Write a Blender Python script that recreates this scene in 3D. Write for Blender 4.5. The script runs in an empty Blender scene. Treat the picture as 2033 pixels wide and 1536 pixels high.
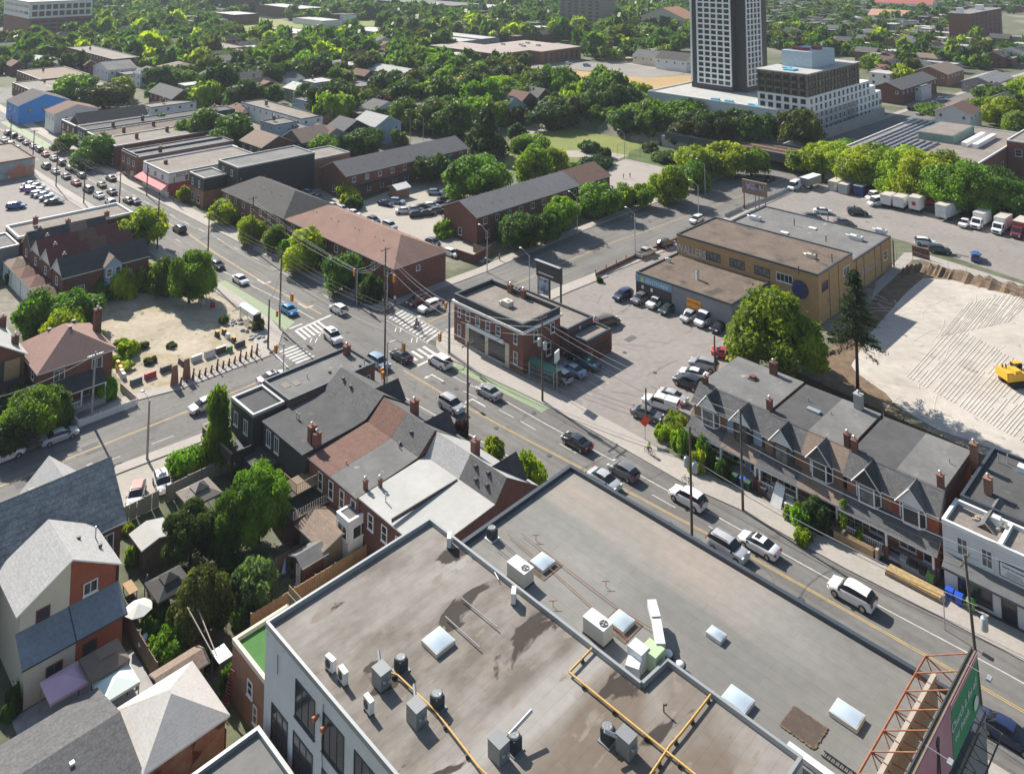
import bpy,bmesh,math,random
from mathutils import Vector,Matrix,noise as mnoise
random.seed(7)
R=math.radians
C=bpy.context.scene.collection
PW,PH=2033.0,1536.0
F,CX,YH,TH,HC=1612.0,1016.5,-100.0,R(5.5),67.0
PY=YH-F*math.tan(TH)
cd=bpy.data.cameras.new('camera');cam=bpy.data.objects.new('camera',cd);C.objects.link(cam)
cam.location=(0,0,HC);cam.rotation_euler=(math.pi/2+TH,0,0)
cd.sensor_width=36;cd.lens=F/PW*36;cd.shift_x=0;cd.shift_y=(PY-PH/2)/PW
cd.clip_end=6000;cd.clip_start=1
bpy.context.scene.camera=cam
SUN_EL,SAZ=R(36),Vector((-.62,.78,0)).normalized()
w=bpy.data.worlds.new('World');bpy.context.scene.world=w;w.use_nodes=True
nt=w.node_tree;bg=nt.nodes['Background']
sky=nt.nodes.new('ShaderNodeTexSky');sky.sky_type='NISHITA';sky.sun_disc=False
sky.sun_elevation=SUN_EL;sky.sun_rotation=math.atan2(SAZ.x,SAZ.y);sky.air_density=1.2
nt.links.new(sky.outputs[0],bg.inputs[0]);bg.inputs[1].default_value=0.078
ld=bpy.data.lights.new('sun','SUN');ld.energy=5.0;ld.angle=R(.53);ld.color=(1,.93,.83)
sun=bpy.data.objects.new('sun',ld);C.objects.link(sun)
d=Vector((-SAZ.x*math.cos(SUN_EL),-SAZ.y*math.cos(SUN_EL),-math.sin(SUN_EL)))
sun.rotation_euler=d.to_track_quat('-Z','Y').to_euler()
vs=bpy.context.scene.view_settings
vs.view_transform='Standard';vs.look='None';vs.exposure=0.82;vs.gamma=1
bpy.context.scene.cycles.volume_bounces=0
def G(x,y,z=0.0):
 """point of height z seen at photo pixel (x, y)"""
 a=(x-CX)/F;b=-(y-PY)/F
 d=Vector((a,math.cos(TH)-b*math.sin(TH),math.sin(TH)+b*math.cos(TH)))
 t=(z-HC)/d.z
 return Vector((d.x*t,d.y*t,z))
def PX(p):
 v=Vector(p)-Vector((0,0,HC))
 zc=v.y*math.cos(TH)+v.z*math.sin(TH);yc=-v.y*math.sin(TH)+v.z*math.cos(TH)
 return(CX+F*v.x/zc,PY-F*yc/zc)
def S(y):
 return(y-YH)/HC
def lerp(a,b,t):return a+(b-a)*t
def poly_area(p):return sum(p[i][0]*p[(i+1)%len(p)][1]-p[(i+1)%len(p)][0]*p[i][1]for i in range(len(p)))/2
def inpoly(x,y,P):
 r=False;j=len(P)-1
 for i in range(len(P)):
  if(P[i][1]>y)!=(P[j][1]>y)and x<(P[j][0]-P[i][0])*(y-P[i][1])/(P[j][1]-P[i][1])+P[i][0]:r=not r
  j=i
 return r
class MB:
 def __init__(s):s.v=[];s.f=[];s.m=[];s.s=[]
 def add(s,vs,fs,m=0,sm=False):
  o=len(s.v);s.v+=[tuple(q)for q in vs]
  for f in fs:s.f.append([o+i for i in f]);s.m.append(m);s.s.append(sm)
  return s
 def quad(s,*p,m=0):return s.add(p,[range(len(p))],m)
 def box(s,x0,x1,y0,y1,z0,z1,m=0,rz=0,piv=None,bot=True):
  P=[(x,y,z)for z in(z0,z1)for(x,y)in((x0,y0),(x1,y0),(x1,y1),(x0,y1))]
  if rz:
   px,py=piv or((x0+x1)/2,(y0+y1)/2);c,n=math.cos(rz),math.sin(rz)
   P=[(px+(x-px)*c-(y-py)*n,py+(x-px)*n+(y-py)*c,z)for x,y,z in P]
  fs=[(4,5,6,7),(0,1,5,4),(1,2,6,5),(2,3,7,6),(3,0,4,7)]
  if bot:fs.append((3,2,1,0))
  return s.add(P,fs,m)
 def cbox(s,cx,cy,z0,sx,sy,sz,m=0,rz=0):return s.box(cx-sx/2,cx+sx/2,cy-sy/2,cy+sy/2,z0,z0+sz,m,rz)
 def prism(s,P,z0,z1,m=0,mt=None,bot=True):
  if poly_area(P)<0:P=P[::-1]
  n=len(P);V=[(p[0],p[1],z0)for p in P]+[(p[0],p[1],z1)for p in P]
  s.add(V,[(i,(i+1)%n,n+(i+1)%n,n+i)for i in range(n)],m)
  s.add([(p[0],p[1],z1)for p in P],[range(n)],m if mt is None else mt)
  if bot:s.add([(p[0],p[1],z0)for p in P][::-1],[range(n)],m)
  return s
 def rod(s,a,b,r,r2=None,n=6,m=0,sm=True,caps=True):
  a=Vector(a);b=Vector(b);r2=r if r2 is None else r2
  d=b-a
  if d.length<1e-6:return s
  q=d.to_track_quat('Z','Y');V=[]
  for c,rr in((a,r),(b,r2)):
   for i in range(n):
    t=2*math.pi*i/n;V.append(c+q@Vector((rr*math.cos(t),rr*math.sin(t),0)))
  s.add(V,[(i,(i+1)%n,n+(i+1)%n,n+i)for i in range(n)],m,sm)
  if caps:s.add(V[:n][::-1],[range(n)],m);s.add(V[n:],[range(n)],m)
  return s
 def path(s,P,r,n=5,m=0):
  for i in range(len(P)-1):s.rod(P[i],P[i+1],r,n=n,m=m,caps=(i in(0,len(P)-2)))
  return s
 def lathe(s,prof,c=(0,0,0),n=12,m=0,axis='z',sm=True):
  V=[]
  for r,z in prof:
   for i in range(n):
    t=2*math.pi*i/n;x,y=r*math.cos(t),r*math.sin(t)
    if axis=='y':V.append((c[0]+x,c[1]+z,c[2]+y))
    elif axis=='x':V.append((c[0]+z,c[1]+x,c[2]+y))
    else:V.append((c[0]+x,c[1]+y,c[2]+z))
  k=len(prof)
  s.add(V,[(j*n+i,j*n+(i+1)%n,(j+1)*n+(i+1)%n,(j+1)*n+i)for j in range(k-1)for i in range(n)],m,sm)
  s.add([V[(k-1)*n+i]for i in range(n)],[range(n)],m);s.add([V[i]for i in range(n)][::-1],[range(n)],m)
  return s
 def ball(s,c,r,m=0,u=10,v=6):
  rx,ry,rz=r if hasattr(r,'__len__')else(r,r,r)
  V=[(c[0],c[1],c[2]-rz)]
  for j in range(1,v):
   p=-math.pi/2+math.pi*j/v
   for i in range(u):
    t=2*math.pi*i/u;V.append((c[0]+rx*math.cos(p)*math.cos(t),c[1]+ry*math.cos(p)*math.sin(t),c[2]+rz*math.sin(p)))
  V.append((c[0],c[1],c[2]+rz));L=len(V)-1
  fs=[(0,1+(i+1)%u,1+i)for i in range(u)]+[(1+j*u+i,1+j*u+(i+1)%u,1+(j+1)*u+(i+1)%u,1+(j+1)*u+i)for j in range(v-2)for i in range(u)]
  fs+=[(L,1+(v-2)*u+i,1+(v-2)*u+(i+1)%u)for i in range(u)]
  return s.add(V,fs,m,True)
 def mesh(s,name,mats):
  me=bpy.data.meshes.new(name);me.from_pydata(s.v,[],s.f)
  for q in(mats if isinstance(mats,(list,tuple))else[mats]):me.materials.append(q)
  me.polygons.foreach_set('material_index',s.m);me.polygons.foreach_set('use_smooth',s.s);me.update()
  return me
def link(name,me,parent=None,loc=(0,0,0),rz=0):
 o=bpy.data.objects.new(name,me);C.objects.link(o);o.location=loc;o.rotation_euler=(0,0,rz)
 if parent:o.parent=parent
 return o
def tag(o,label,cat,group=None,kind=None):
 if label:o['label']=label
 if cat:o['category']=cat
 if group:o['group']=group
 if kind:o['kind']=kind
 return o
def thing(name,label,cat,loc=(0,0,0),rz=0,group=None):
 o=bpy.data.objects.new(name,None);C.objects.link(o);o.location=loc;o.rotation_euler=(0,0,rz)
 o.empty_display_size=.3
 return tag(o,label,cat,group)
def part(mb,name,mats,parent,world=False,loc=(0,0,0),rz=0):
 """mesh child; world=True: mb holds world coordinates and the parent is unrotated"""
 if world:
  l=parent.location;mb.v=[(a-l.x,b-l.y,c-l.z)for a,b,c in mb.v]
 return link(name,mb.mesh(name,mats),parent,loc,rz)
def one(mb,name,mats,label,cat,group=None,loc=None,rz=0,kind=None):
 """a thing that is one mesh; world coordinates in mb, origin moved to its base"""
 if loc is None:
  xs=[v[0]for v in mb.v];ys=[v[1]for v in mb.v];zs=[v[2]for v in mb.v]
  loc=((min(xs)+max(xs))/2,(min(ys)+max(ys))/2,min(zs))
  mb.v=[(a-loc[0],b-loc[1],c-loc[2])for a,b,c in mb.v]
 return tag(link(name,mb.mesh(name,mats),None,loc,rz),label,cat,group,kind)
def struct(mb,name,mats):return tag(link(name,mb.mesh(name,mats)),None,None,None,'structure')
def dup(root,loc=None,rz=None,label=None,group=None,recolor=None):
 def cp(o,par):
  c=o.copy();C.objects.link(c)
  if par:c.parent=par;c.matrix_parent_inverse=o.matrix_parent_inverse.copy()
  for ch in KIDS.get(o.name,()):cp(ch,c)
  return c
 KIDS={}
 st=[root]
 while st:
  o=st.pop();k=list(o.children);KIDS[o.name]=k;st+=k
 r=cp(root,None)
 if loc is not None:r.location=loc
 if rz is not None:r.rotation_euler=(0,0,rz)
 if label:r['label']=label
 if group:r['group']=group
 return r
MATS={}
def mat(name,col,rough=.85,col2=None,sc=1.0,amt=.5,metal=0,spec=None,bump=0,fine=None,course=None,emit=None,alpha=None,trans=0,stretch=None,objrand=0,detail=5,patches=None,streak=None):
 """procedural material: base colour mottled with noise; fine=(scale, amount) speckle; course=(step, amount) horizontal courses; patches=(scale, lo, hi, colour)"""
 if name in MATS:return MATS[name]
 m=bpy.data.materials.new(name);m.use_nodes=True;MATS[name]=m
 T=m.node_tree;N=T.nodes;L=T.links;b=N['Principled BSDF']
 b.inputs['Roughness'].default_value=rough;b.inputs['Metallic'].default_value=metal
 if spec is not None:b.inputs['Specular IOR Level'].default_value=spec
 c=(*col,1);tc=N.new('ShaderNodeTexCoord');out=tc.outputs['Object']
 if stretch:
  mp=N.new('ShaderNodeMapping');mp.inputs['Rotation'].default_value=(0,0,stretch[0]);mp.inputs['Scale'].default_value=stretch[1]
  L.new(out,mp.inputs[0]);sout=mp.outputs[0]
 else:sout=out
 if objrand:
  oi=N.new('ShaderNodeObjectInfo');ad=N.new('ShaderNodeVectorMath');ad.operation='ADD'
  ml=N.new('ShaderNodeMath');ml.operation='MULTIPLY';ml.inputs[1].default_value=97;L.new(oi.outputs['Random'],ml.inputs[0])
  L.new(sout,ad.inputs[0]);L.new(ml.outputs[0],ad.inputs[1]);sout=ad.outputs[0]
 c2=col2 or tuple(x*.72 for x in col)
 no=N.new('ShaderNodeTexNoise');no.inputs['Scale'].default_value=sc;no.inputs['Detail'].default_value=detail;no.inputs['Roughness'].default_value=.62
 L.new(sout,no.inputs['Vector'])
 rp=N.new('ShaderNodeValToRGB');rp.color_ramp.elements[0].position=.5-.5*(1-amt)*.6-.08;rp.color_ramp.elements[1].position=.5+.5*(1-amt)*.6+.08
 rp.color_ramp.elements[0].color=(*c2,1);rp.color_ramp.elements[1].color=c
 L.new(no.outputs['Fac'],rp.inputs[0]);cur=rp.outputs[0]
 def mul(cur,fac_out,lo,hi):
  mr=N.new('ShaderNodeMapRange');mr.inputs[1].default_value=lo;mr.inputs[2].default_value=hi;mr.inputs[3].default_value=0;mr.inputs[4].default_value=1
  L.new(fac_out,mr.inputs[0]);return mr.outputs[0]
 if patches:
  for(psc,lo,hi,pc)in patches:
   n3=N.new('ShaderNodeTexNoise');n3.inputs['Scale'].default_value=psc;n3.inputs['Detail'].default_value=4;n3.inputs['Distortion'].default_value=.4;L.new(sout if stretch else out,n3.inputs['Vector'])
   mx=N.new('ShaderNodeMixRGB');L.new(mul(cur,n3.outputs['Fac'],lo,hi),mx.inputs[0]);L.new(cur,mx.inputs[1]);mx.inputs[2].default_value=(*pc,1);cur=mx.outputs[0]
 if streak:
  mp2=N.new('ShaderNodeMapping');mp2.vector_type='TEXTURE';mp2.inputs['Rotation'].default_value=(0,0,streak[0]);mp2.inputs['Scale'].default_value=(*streak[1],1);L.new(out,mp2.inputs[0])
  n4=N.new('ShaderNodeTexNoise');n4.inputs['Scale'].default_value=1;n4.inputs['Detail'].default_value=3;L.new(mp2.outputs[0],n4.inputs['Vector'])
  mr=N.new('ShaderNodeMapRange');mr.inputs[1].default_value=.35;mr.inputs[2].default_value=.65;mr.inputs[3].default_value=1-streak[2];mr.inputs[4].default_value=1+streak[2]*.6;L.new(n4.outputs['Fac'],mr.inputs[0])
  mx=N.new('ShaderNodeMixRGB');mx.blend_type='MULTIPLY';mx.inputs[0].default_value=1;L.new(cur,mx.inputs[1]);L.new(mr.outputs[0],mx.inputs[2]);cur=mx.outputs[0]
 if fine:
  n2=N.new('ShaderNodeTexNoise');n2.inputs['Scale'].default_value=fine[0];n2.inputs['Detail'].default_value=2;L.new(out,n2.inputs['Vector'])
  mr=N.new('ShaderNodeMapRange');mr.inputs[1].default_value=.3;mr.inputs[2].default_value=.7;mr.inputs[3].default_value=1-fine[1];mr.inputs[4].default_value=1+fine[1];L.new(n2.outputs['Fac'],mr.inputs[0])
  mx=N.new('ShaderNodeMixRGB');mx.blend_type='MULTIPLY';mx.inputs[0].default_value=1;L.new(cur,mx.inputs[1]);L.new(mr.outputs[0],mx.inputs[2]);cur=mx.outputs[0]
 if course:
  sp=N.new('ShaderNodeSeparateXYZ');L.new(out,sp.inputs[0]);mm=N.new('ShaderNodeMath');mm.operation='MULTIPLY';mm.inputs[1].default_value=1/course[0];L.new(sp.outputs[2],mm.inputs[0])
  fr=N.new('ShaderNodeMath');fr.operation='FRACT';L.new(mm.outputs[0],fr.inputs[0])
  mr=N.new('ShaderNodeMapRange');mr.inputs[1].default_value=0;mr.inputs[2].default_value=.3;mr.inputs[3].default_value=1-course[1];mr.inputs[4].default_value=1;L.new(fr.outputs[0],mr.inputs[0])
  mx=N.new('ShaderNodeMixRGB');mx.blend_type='MULTIPLY';mx.inputs[0].default_value=1;L.new(cur,mx.inputs[1]);L.new(mr.outputs[0],mx.inputs[2]);cur=mx.outputs[0]
 L.new(cur,b.inputs['Base Color'])
 if bump:
  bp=N.new('ShaderNodeBump');bp.inputs['Strength'].default_value=bump;bp.inputs['Distance'].default_value=.05;L.new(no.outputs['Fac'],bp.inputs['Height']);L.new(bp.outputs[0],b.inputs['Normal'])
 if emit:b.inputs['Emission Color'].default_value=(*emit[0],1);b.inputs['Emission Strength'].default_value=emit[1]
 if trans:b.inputs['Transmission Weight'].default_value=trans
 return m
def plain(name,col,rough=.5,metal=0,spec=None,coat=0):
 if name in MATS:return MATS[name]
 m=bpy.data.materials.new(name);m.use_nodes=True;MATS[name]=m
 b=m.node_tree.nodes['Principled BSDF'];b.inputs['Base Color'].default_value=(*col,1)
 b.inputs['Roughness'].default_value=rough;b.inputs['Metallic'].default_value=metal
 if spec is not None:b.inputs['Specular IOR Level'].default_value=spec
 if coat:b.inputs['Coat Weight'].default_value=coat;b.inputs['Coat Roughness'].default_value=.08
 return m
def leafmat(name,dark,light,yellow=.0):
 if name in MATS:return MATS[name]
 m=bpy.data.materials.new(name);m.use_nodes=True;MATS[name]=m
 T=m.node_tree;N=T.nodes;L=T.links;b=N['Principled BSDF'];b.inputs['Roughness'].default_value=.55;b.inputs['Specular IOR Level'].default_value=.25
 tc=N.new('ShaderNodeTexCoord');no=N.new('ShaderNodeTexNoise');no.inputs['Scale'].default_value=.9;no.inputs['Detail'].default_value=4;L.new(tc.outputs['Object'],no.inputs['Vector'])
 rp=N.new('ShaderNodeValToRGB');rp.color_ramp.elements[0].position=.36;rp.color_ramp.elements[1].position=.62
 rp.color_ramp.elements[0].color=(*dark,1);rp.color_ramp.elements[1].color=(*light,1);L.new(no.outputs['Fac'],rp.inputs[0])
 oi=N.new('ShaderNodeObjectInfo');hs=N.new('ShaderNodeHueSaturation')
 mr=N.new('ShaderNodeMapRange');mr.inputs[3].default_value=.478;mr.inputs[4].default_value=.515;L.new(oi.outputs['Random'],mr.inputs[0]);L.new(mr.outputs[0],hs.inputs['Hue'])
 m2=N.new('ShaderNodeMath');m2.operation='MULTIPLY';m2.inputs[1].default_value=7.31;L.new(oi.outputs['Random'],m2.inputs[0]);fr=N.new('ShaderNodeMath');fr.operation='FRACT';L.new(m2.outputs[0],fr.inputs[0])
 m3=N.new('ShaderNodeMapRange');m3.inputs[3].default_value=.75;m3.inputs[4].default_value=1.25;L.new(fr.outputs[0],m3.inputs[0]);L.new(m3.outputs[0],hs.inputs['Value'])
 L.new(rp.outputs[0],hs.inputs['Color']);L.new(hs.outputs[0],b.inputs['Base Color'])
 tr=N.new('ShaderNodeBsdfTranslucent');mx=N.new('ShaderNodeMixRGB');mx.blend_type='MULTIPLY';mx.inputs[0].default_value=1;mx.inputs[2].default_value=(1.7,1.75,.7,1);L.new(hs.outputs[0],mx.inputs[1]);L.new(mx.outputs[0],tr.inputs[0])
 ms=N.new('ShaderNodeMixShader');ms.inputs[0].default_value=.42;L.new(b.outputs[0],ms.inputs[1]);L.new(tr.outputs[0],ms.inputs[2]);L.new(ms.outputs[0],N['Material Output'].inputs['Surface'])
 return m
# ================================================================ SETTING
m_earth=mat('city_ground',(.135,.14,.085),.95,(.06,.075,.035),sc=.05,amt=.6,fine=(.6,.25),patches=[(.02,.52,.6,(.2,.185,.15))])
m_asph=mat('asphalt',(.17,.163,.153),.9,(.12,.116,.11),sc=.09,amt=.6,fine=(1.3,.08),patches=[(.35,.63,.7,(.105,.102,.098))],streak=(R(-45),(26,.9),.16))
m_asph_v=mat('asphalt_cross',(.17,.163,.153),.9,(.125,.12,.113),sc=.09,amt=.6,fine=(1.3,.08),patches=[(.35,.63,.7,(.105,.102,.098))],streak=(R(45),(26,.9),.16))
m_asph2=mat('pale_asphalt',(.255,.232,.212),.9,(.2,.183,.168),sc=.06,amt=.6,fine=(.9,.09),patches=[(.25,.63,.72,(.165,.157,.147))])
m_walk=mat('concrete',(.37,.335,.3),.88,(.3,.28,.255),sc=.2,amt=.5,fine=(2.,.07))
m_lane=mat('lane_concrete',(.36,.33,.285),.9,(.3,.275,.24),sc=.12,amt=.5,fine=(1.5,.07))
m_green=mat('bike_green',(.2,.3,.15),.85,(.255,.27,.19),sc=.7,amt=.7,fine=(3,.1))
m_white=mat('road_white',(.58,.57,.54),.7,(.4,.39,.37),sc=1.4,amt=.7)
m_yellow=mat('road_yellow',(.52,.36,.12),.7,(.36,.27,.13),sc=1.1,amt=.7)
m_sand=mat('graded_sand',(.47,.43,.375),.95,(.38,.345,.3),sc=.1,amt=.8,fine=(.7,.08),bump=.7,patches=[(.07,.56,.68,(.33,.3,.265)),(.5,.64,.7,(.3,.27,.23))])
m_dirt=mat('brown_soil',(.2,.135,.08),.97,(.1,.068,.045),sc=.6,amt=.7,bump=.8)
m_lot=mat('dusty_lot',(.4,.34,.26),.95,(.3,.26,.195),sc=.12,amt=.8,fine=(1.,.12),patches=[(.16,.58,.7,(.26,.22,.09)),(.5,.64,.7,(.16,.15,.07))])
m_grass=mat('park_grass',(.2,.21,.045),.95,(.125,.17,.035),sc=.035,amt=.8,fine=(.9,.12))
m_lawn=mat('lawn',(.085,.125,.03),.95,(.045,.075,.018),sc=.2,amt=.7,fine=(1.2,.2))
m_dry=mat('dry_field',(.42,.27,.12),.95,(.33,.23,.1),sc=.03,amt=.7,fine=(.5,.08))
m_court=mat('court_asphalt',(.32,.285,.26),.9,(.28,.25,.225),sc=.1,amt=.5)
UD=Vector((math.cos(R(-45)),math.sin(R(-45)),0));VD=Vector((math.cos(R(45)),math.sin(R(45)),0))
def flat(name,P,z,m,world=False):
 Q=[(p if world else G(*p))for p in P];Q=[(q[0],q[1])for q in Q]
 if poly_area(Q)<0:Q=Q[::-1]
 mb=MB();mb.add([(x,y,z)for x,y in Q],[range(len(Q))]);return struct(mb,name,m)
def offs(L,d):
 """offset a world polyline sideways (left positive)"""
 o=[]
 for i,p in enumerate(L):
  a=L[max(i-1,0)];b=L[min(i+1,len(L)-1)];t=(Vector(b)-Vector(a));t.z=0;t.normalize()
  o.append(Vector((p[0]-t.y*d,p[1]+t.x*d,0)))
 return o
def band(mb,L,d0,d1,z,thick=0,m=0):
 A=offs(L,d0);B=offs(L,d1)
 for i in range(len(L)-1):
  q=[A[i],A[i+1],B[i+1],B[i]]
  P=[(v.x,v.y)for v in q]
  if thick:mb.prism(P,z,z+thick,m,bot=False)
  else:
   if poly_area(P)<0:P=P[::-1]
   mb.add([(x,y,z)for x,y in P],[range(4)],m)
def line(L):return[G(*p)for p in L]
g=MB();g.add([(-2200,-250,0),(2200,-250,0),(2200,3600,0),(-2200,3600,0)],[range(4)]);struct(g,'ground',m_earth)
NE=[(-160,128),(0,221),(238,362),(400,444),(538,514),(640,566),(733,612)]
SW=[(-160,225),(30,312),(125,372),(235,438),(297,478),(429,560),(483,594),(538,635),(561,661)]
NE2=[(896,715),(1077,801),(1197,868),(1380,973),(1466,1003+8),(1675,1122+6),(1856,1220),(2033,1314),(2300,1462)]
SW2=[(700,760),(828,836),(1018,945),(1200,1053),(1500,1235),(1700,1356),(1945,1500),(2200,1660)]
BLn=[(-160,985),(0,917),(159,851),(259,799),(359,773),(538,706),(561,661)]
BLs=[(-160,1110),(0,1040),(110,985),(224,928),(407,859),(560,800),(680,752)]
BUn=[(733,612),(783,608),(966,540),(1052,502),(1146,463),(1380,373),(1520,322),(1640,276),(1800,222),(1908,188),(2060,140)]
BUs=[(866,679),(1000,617),(1118,567),(1187,540),(1345,478),(1470,418),(1600,362),(1740,300),(1880,246),(2060,190)]
rd=MB()
def face(mb,P,z,m=0):
 Q=[(p[0],p[1])for p in P]
 if poly_area(Q)<0:Q=Q[::-1]
 mb.add([(x,y,z)for x,y in Q],[range(len(Q))],m)
flat('main_street',NE+[(785,640),(880,700)]+NE2+SW2[::-1]+[(600,700)]+SW[::-1],.02,m_asph)
flat('cross_street_lower',BLn+[(700,700)]+BLs[::-1],.026,m_asph_v)
flat('cross_street_upper',BUn+BUs[::-1]+[(800,660)],.032,m_asph_v)
wk=MB()
band(wk,line(NE),0,3.6,0,.13)
band(wk,line(SW[:6]),-3.2,0,0,.125)
band(wk,line(SW[5:8]),-2.4,0,0,.13)
band(wk,line(NE2),0,3.6,0,.13)
band(wk,line(SW2),-3,0,0,.13)
face(wk,[G(538,635),G(561,661),G(552,690),G(530,705),G(505,700),G(500,640),G(520,622)],.136)
face(wk,[G(866,679),G(866,690),G(876,705),G(896,715),G(960,740),G(1000,735),G(960,640),G(885,655)],.136)
face(wk,[G(733,612),G(745,619),G(765,617),G(783,608),G(783,590),G(730,590)],.137)
struct(wk,'sidewalk',m_walk)
wk=MB();band(wk,line(BLn[:6]),0,2.2,0,.131);band(wk,line(BLs),-1.9,0,0,.131);band(wk,line(BUn[1:]),0,2.6,0,.128);band(wk,line(BUs[:4]),-3.,0,0,.132);band(wk,line(BUs[3:7]),-2.2,0,0,.124)
struct(wk,'side_street_sidewalk',m_walk)
flat('middle_parking_lot',[(1000,640),(1118,574),(1187,547),(1345,484),(1500,440),(1560,560),(1480,730),(1385,790),(1350,870),(1300,905),(1235,880),(1120,815),(1040,770),(960,740)],.012,m_asph2)
flat('upper_parking_lot',[(1345,486),(1470,424),(1600,366),(1720,372),(1850,410),(2150,500),(2150,610),(2033,558),(1800,480),(1760,470),(1700,560),(1500,560)],.014,m_asph2)
flat('construction_site',[(1640,720),(1700,640),(1830,532),(1870,540),(2200,640),(2200,1000),(2000,900),(1860,852),(1760,795),(1680,745)],.016,m_sand)
flat('site_edge_soil',[(1630,715),(1700,632),(1800,520),(1860,522),(2200,625),(2200,655),(2033,592),(1890,556),(1833,552),(1800,580),(1725,665),(1690,725),(1700,740),(1760,782),(1800,830),(1720,800),(1600,790)],.024,m_dirt)
flat('site_footpath',[(1740,560),(1795,502),(1830,502),(2200,618),(2200,640),(2033,583),(1830,516),(1812,516),(1730,595)],.03,m_walk)
flat('vacant_lot',[(185,600),(235,575),(330,590),(400,590),(430,565),(540,640),(556,690),(530,705),(380,766),(275,792),(225,740)],.012,m_lot)
flat('corner_parking_lot',[(-160,330),(62,350),(112,378),(235,448),(140,450),(20,480),(-160,470)],.012,m_asph2)
flat('townhouse_lane',[(545,345),(600,345),(660,390),(720,400),(820,360),(925,350),(960,360),(930,385),(870,420),(900,470),(970,505),(960,522),(880,500),(820,472),(700,420),(600,378)],.012,m_lane)
flat('rear_yard_paving',[(150,960),(225,935),(330,895),(420,870),(430,925),(330,975),(240,1015),(180,1000)],.012,m_lane)
flat('park_lawn',[(1000,330),(1015,260),(1060,238),(1140,240),(1210,232),(1290,245),(1350,275),(1370,300),(1330,320),(1245,312),(1200,322),(1110,325),(1050,335)],.012,m_grass)
flat('allotment_garden',[(1250,300),(1350,275),(1420,300),(1400,345),(1360,342),(1245,316)],.018,m_lawn)
flat('sports_court',[(1110,385),(1180,340),(1243,315),(1370,342),(1350,360),(1225,398),(1150,420)],.014,m_court)
flat('dry_sports_field',[(1050,130),(1140,140),(1280,155),(1370,150),(1560,140),(1560,175),(1400,215),(1240,195),(1130,175),(1050,165)],.015,m_dry)
flat('school_parking_lot',[(1000,135),(1120,118),(1200,126),(1270,130),(1370,142),(1330,150),(1280,155),(1140,138),(1050,134)],.02,m_asph2)
flat('distant_meadow',[(430,50),(500,30),(540,35),(600,50),(750,38),(760,52),(650,62),(560,70),(480,72)],.02,m_grass)
flat('school_forecourt',[(1170,105),(1260,112),(1300,122),(1370,138),(1270,130),(1200,124)],.018,m_lane)
fs=MB()
def road_px(mb,L,wd,z):band(mb,line(L),-wd/2,wd/2,z)
road_px(fs,[(430,430),(520,395),(640,345),(760,290),(830,283),(900,262)],8,.018)
road_px(fs,[(1800,235),(1650,190),(1540,150),(1400,118)],7,.018)
road_px(fs,[(500,205),(505,170),(540,140)],7,.019)
road_px(fs,[(0,205),(130,120),(165,20),(170,0)],12,.019)
road_px(fs,[(1550,90),(1700,130),(1850,160),(2060,180)],7,.017)
road_px(fs,[(250,230),(420,180),(560,140)],7,.0175)
struct(fs,'side_road',m_asph)
mk=MB();my=MB()
YA=[(0,256),(110,318),(240,392),(376,466),(428,511-8),(538,570),(638,624)]
YB=[(801,735),(873,778),(970,832),(1053,877),(1163,934),(1266,986),(1490,1101+4),(1891,1331),(2200,1508)]
for Y in(YA,YB):
 for d0 in(-.17,.06):band(my,line(Y),d0,d0+.11,.034)
for Y in([(-60,990),(152,904),(386,811),(552,742)],[(850,640),(1128,518),(1221,480),(1380,424),(1560,354)]):
 for d0 in(-.16,.06):band(my,line(Y),d0,d0+.1,.04)
struct(my,'yellow_centre_line',m_yellow)
def dash(mb,L,on,off,w,z):
 W=line(L)
 for i in range(len(W)-1):
  a,b=W[i],W[i+1];T=(b-a).length;t=0
  while t<T:
   p=a+(b-a)*(t/T);q=a+(b-a)*(min(t+on,T)/T);band(mb,[p,q],-w/2,w/2,z);t+=on+off
dash(mk,[(920,776),(1033,836),(1197,930),(1300,985),(1420,1052)],3,4.5,.13,.034)
band(mk,line([(866,728),(915,756),(1010,800),(1080,840),(1200,905),(1380,1004),(1417,1022),(1647,1150),(1985,1330),(2200,1450)]),-.07,.07,.035)
band(mk,line([(766,766),(828,804),(1018,911),(1300,1075),(1985,1478),(2100,1550)]),-.07,.07,.036)
dash(mk,[(0,235),(120,305),(240,375),(400,458),(560,540),(690,612)],3,5,.13,.034)
dash(mk,[(30,290),(125,348),(240,415),(376,490)],3,5,.13,.034)
band(mk,line([(440,538),(545,590),(624,634)]),-.07,.07,.035)
dash(mk,[(190,925),(420,836)],3,4,.12,.042)
band(mk,line([(590,655),(657,626)]),-.25,.25,.034)
band(mk,line([(574,653),(600,643)]),-.2,.2,.036)
band(mk,line([(826,728),(864,710)]),-.25,.25,.034)
band(mk,line([(790,607),(835,630)]),-.25,.25,.044)
band(mk,line([(543,702),(570,730)]),-.25,.25,.044)
def cross(q,n,z,wd=.5):
 A,B,D,E_=[G(*p)for p in q]
 for i in range(n):
  t0=(i+.5-wd/2)/n;t1=(i+.5+wd/2)/n
  face(mk,[A.lerp(E_,t0),A.lerp(E_,t1),B.lerp(D,t1),B.lerp(D,t0)],z)
cross([(552,697),(588,683),(627,709),(590,724)],6,.046)
cross([(582,658),(603,676),(655,652),(634,636)],6,.036)
cross([(770,630),(797,615),(877,662),(851,681)],12,.046)
cross([(800,704),(822,718),(868,700),(846,686)],4,.036)
for a,b in(((766,636),(850,682)),((797,613),(878,660))):band(mk,line([a,b]),-.06,.06,.048)
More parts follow.
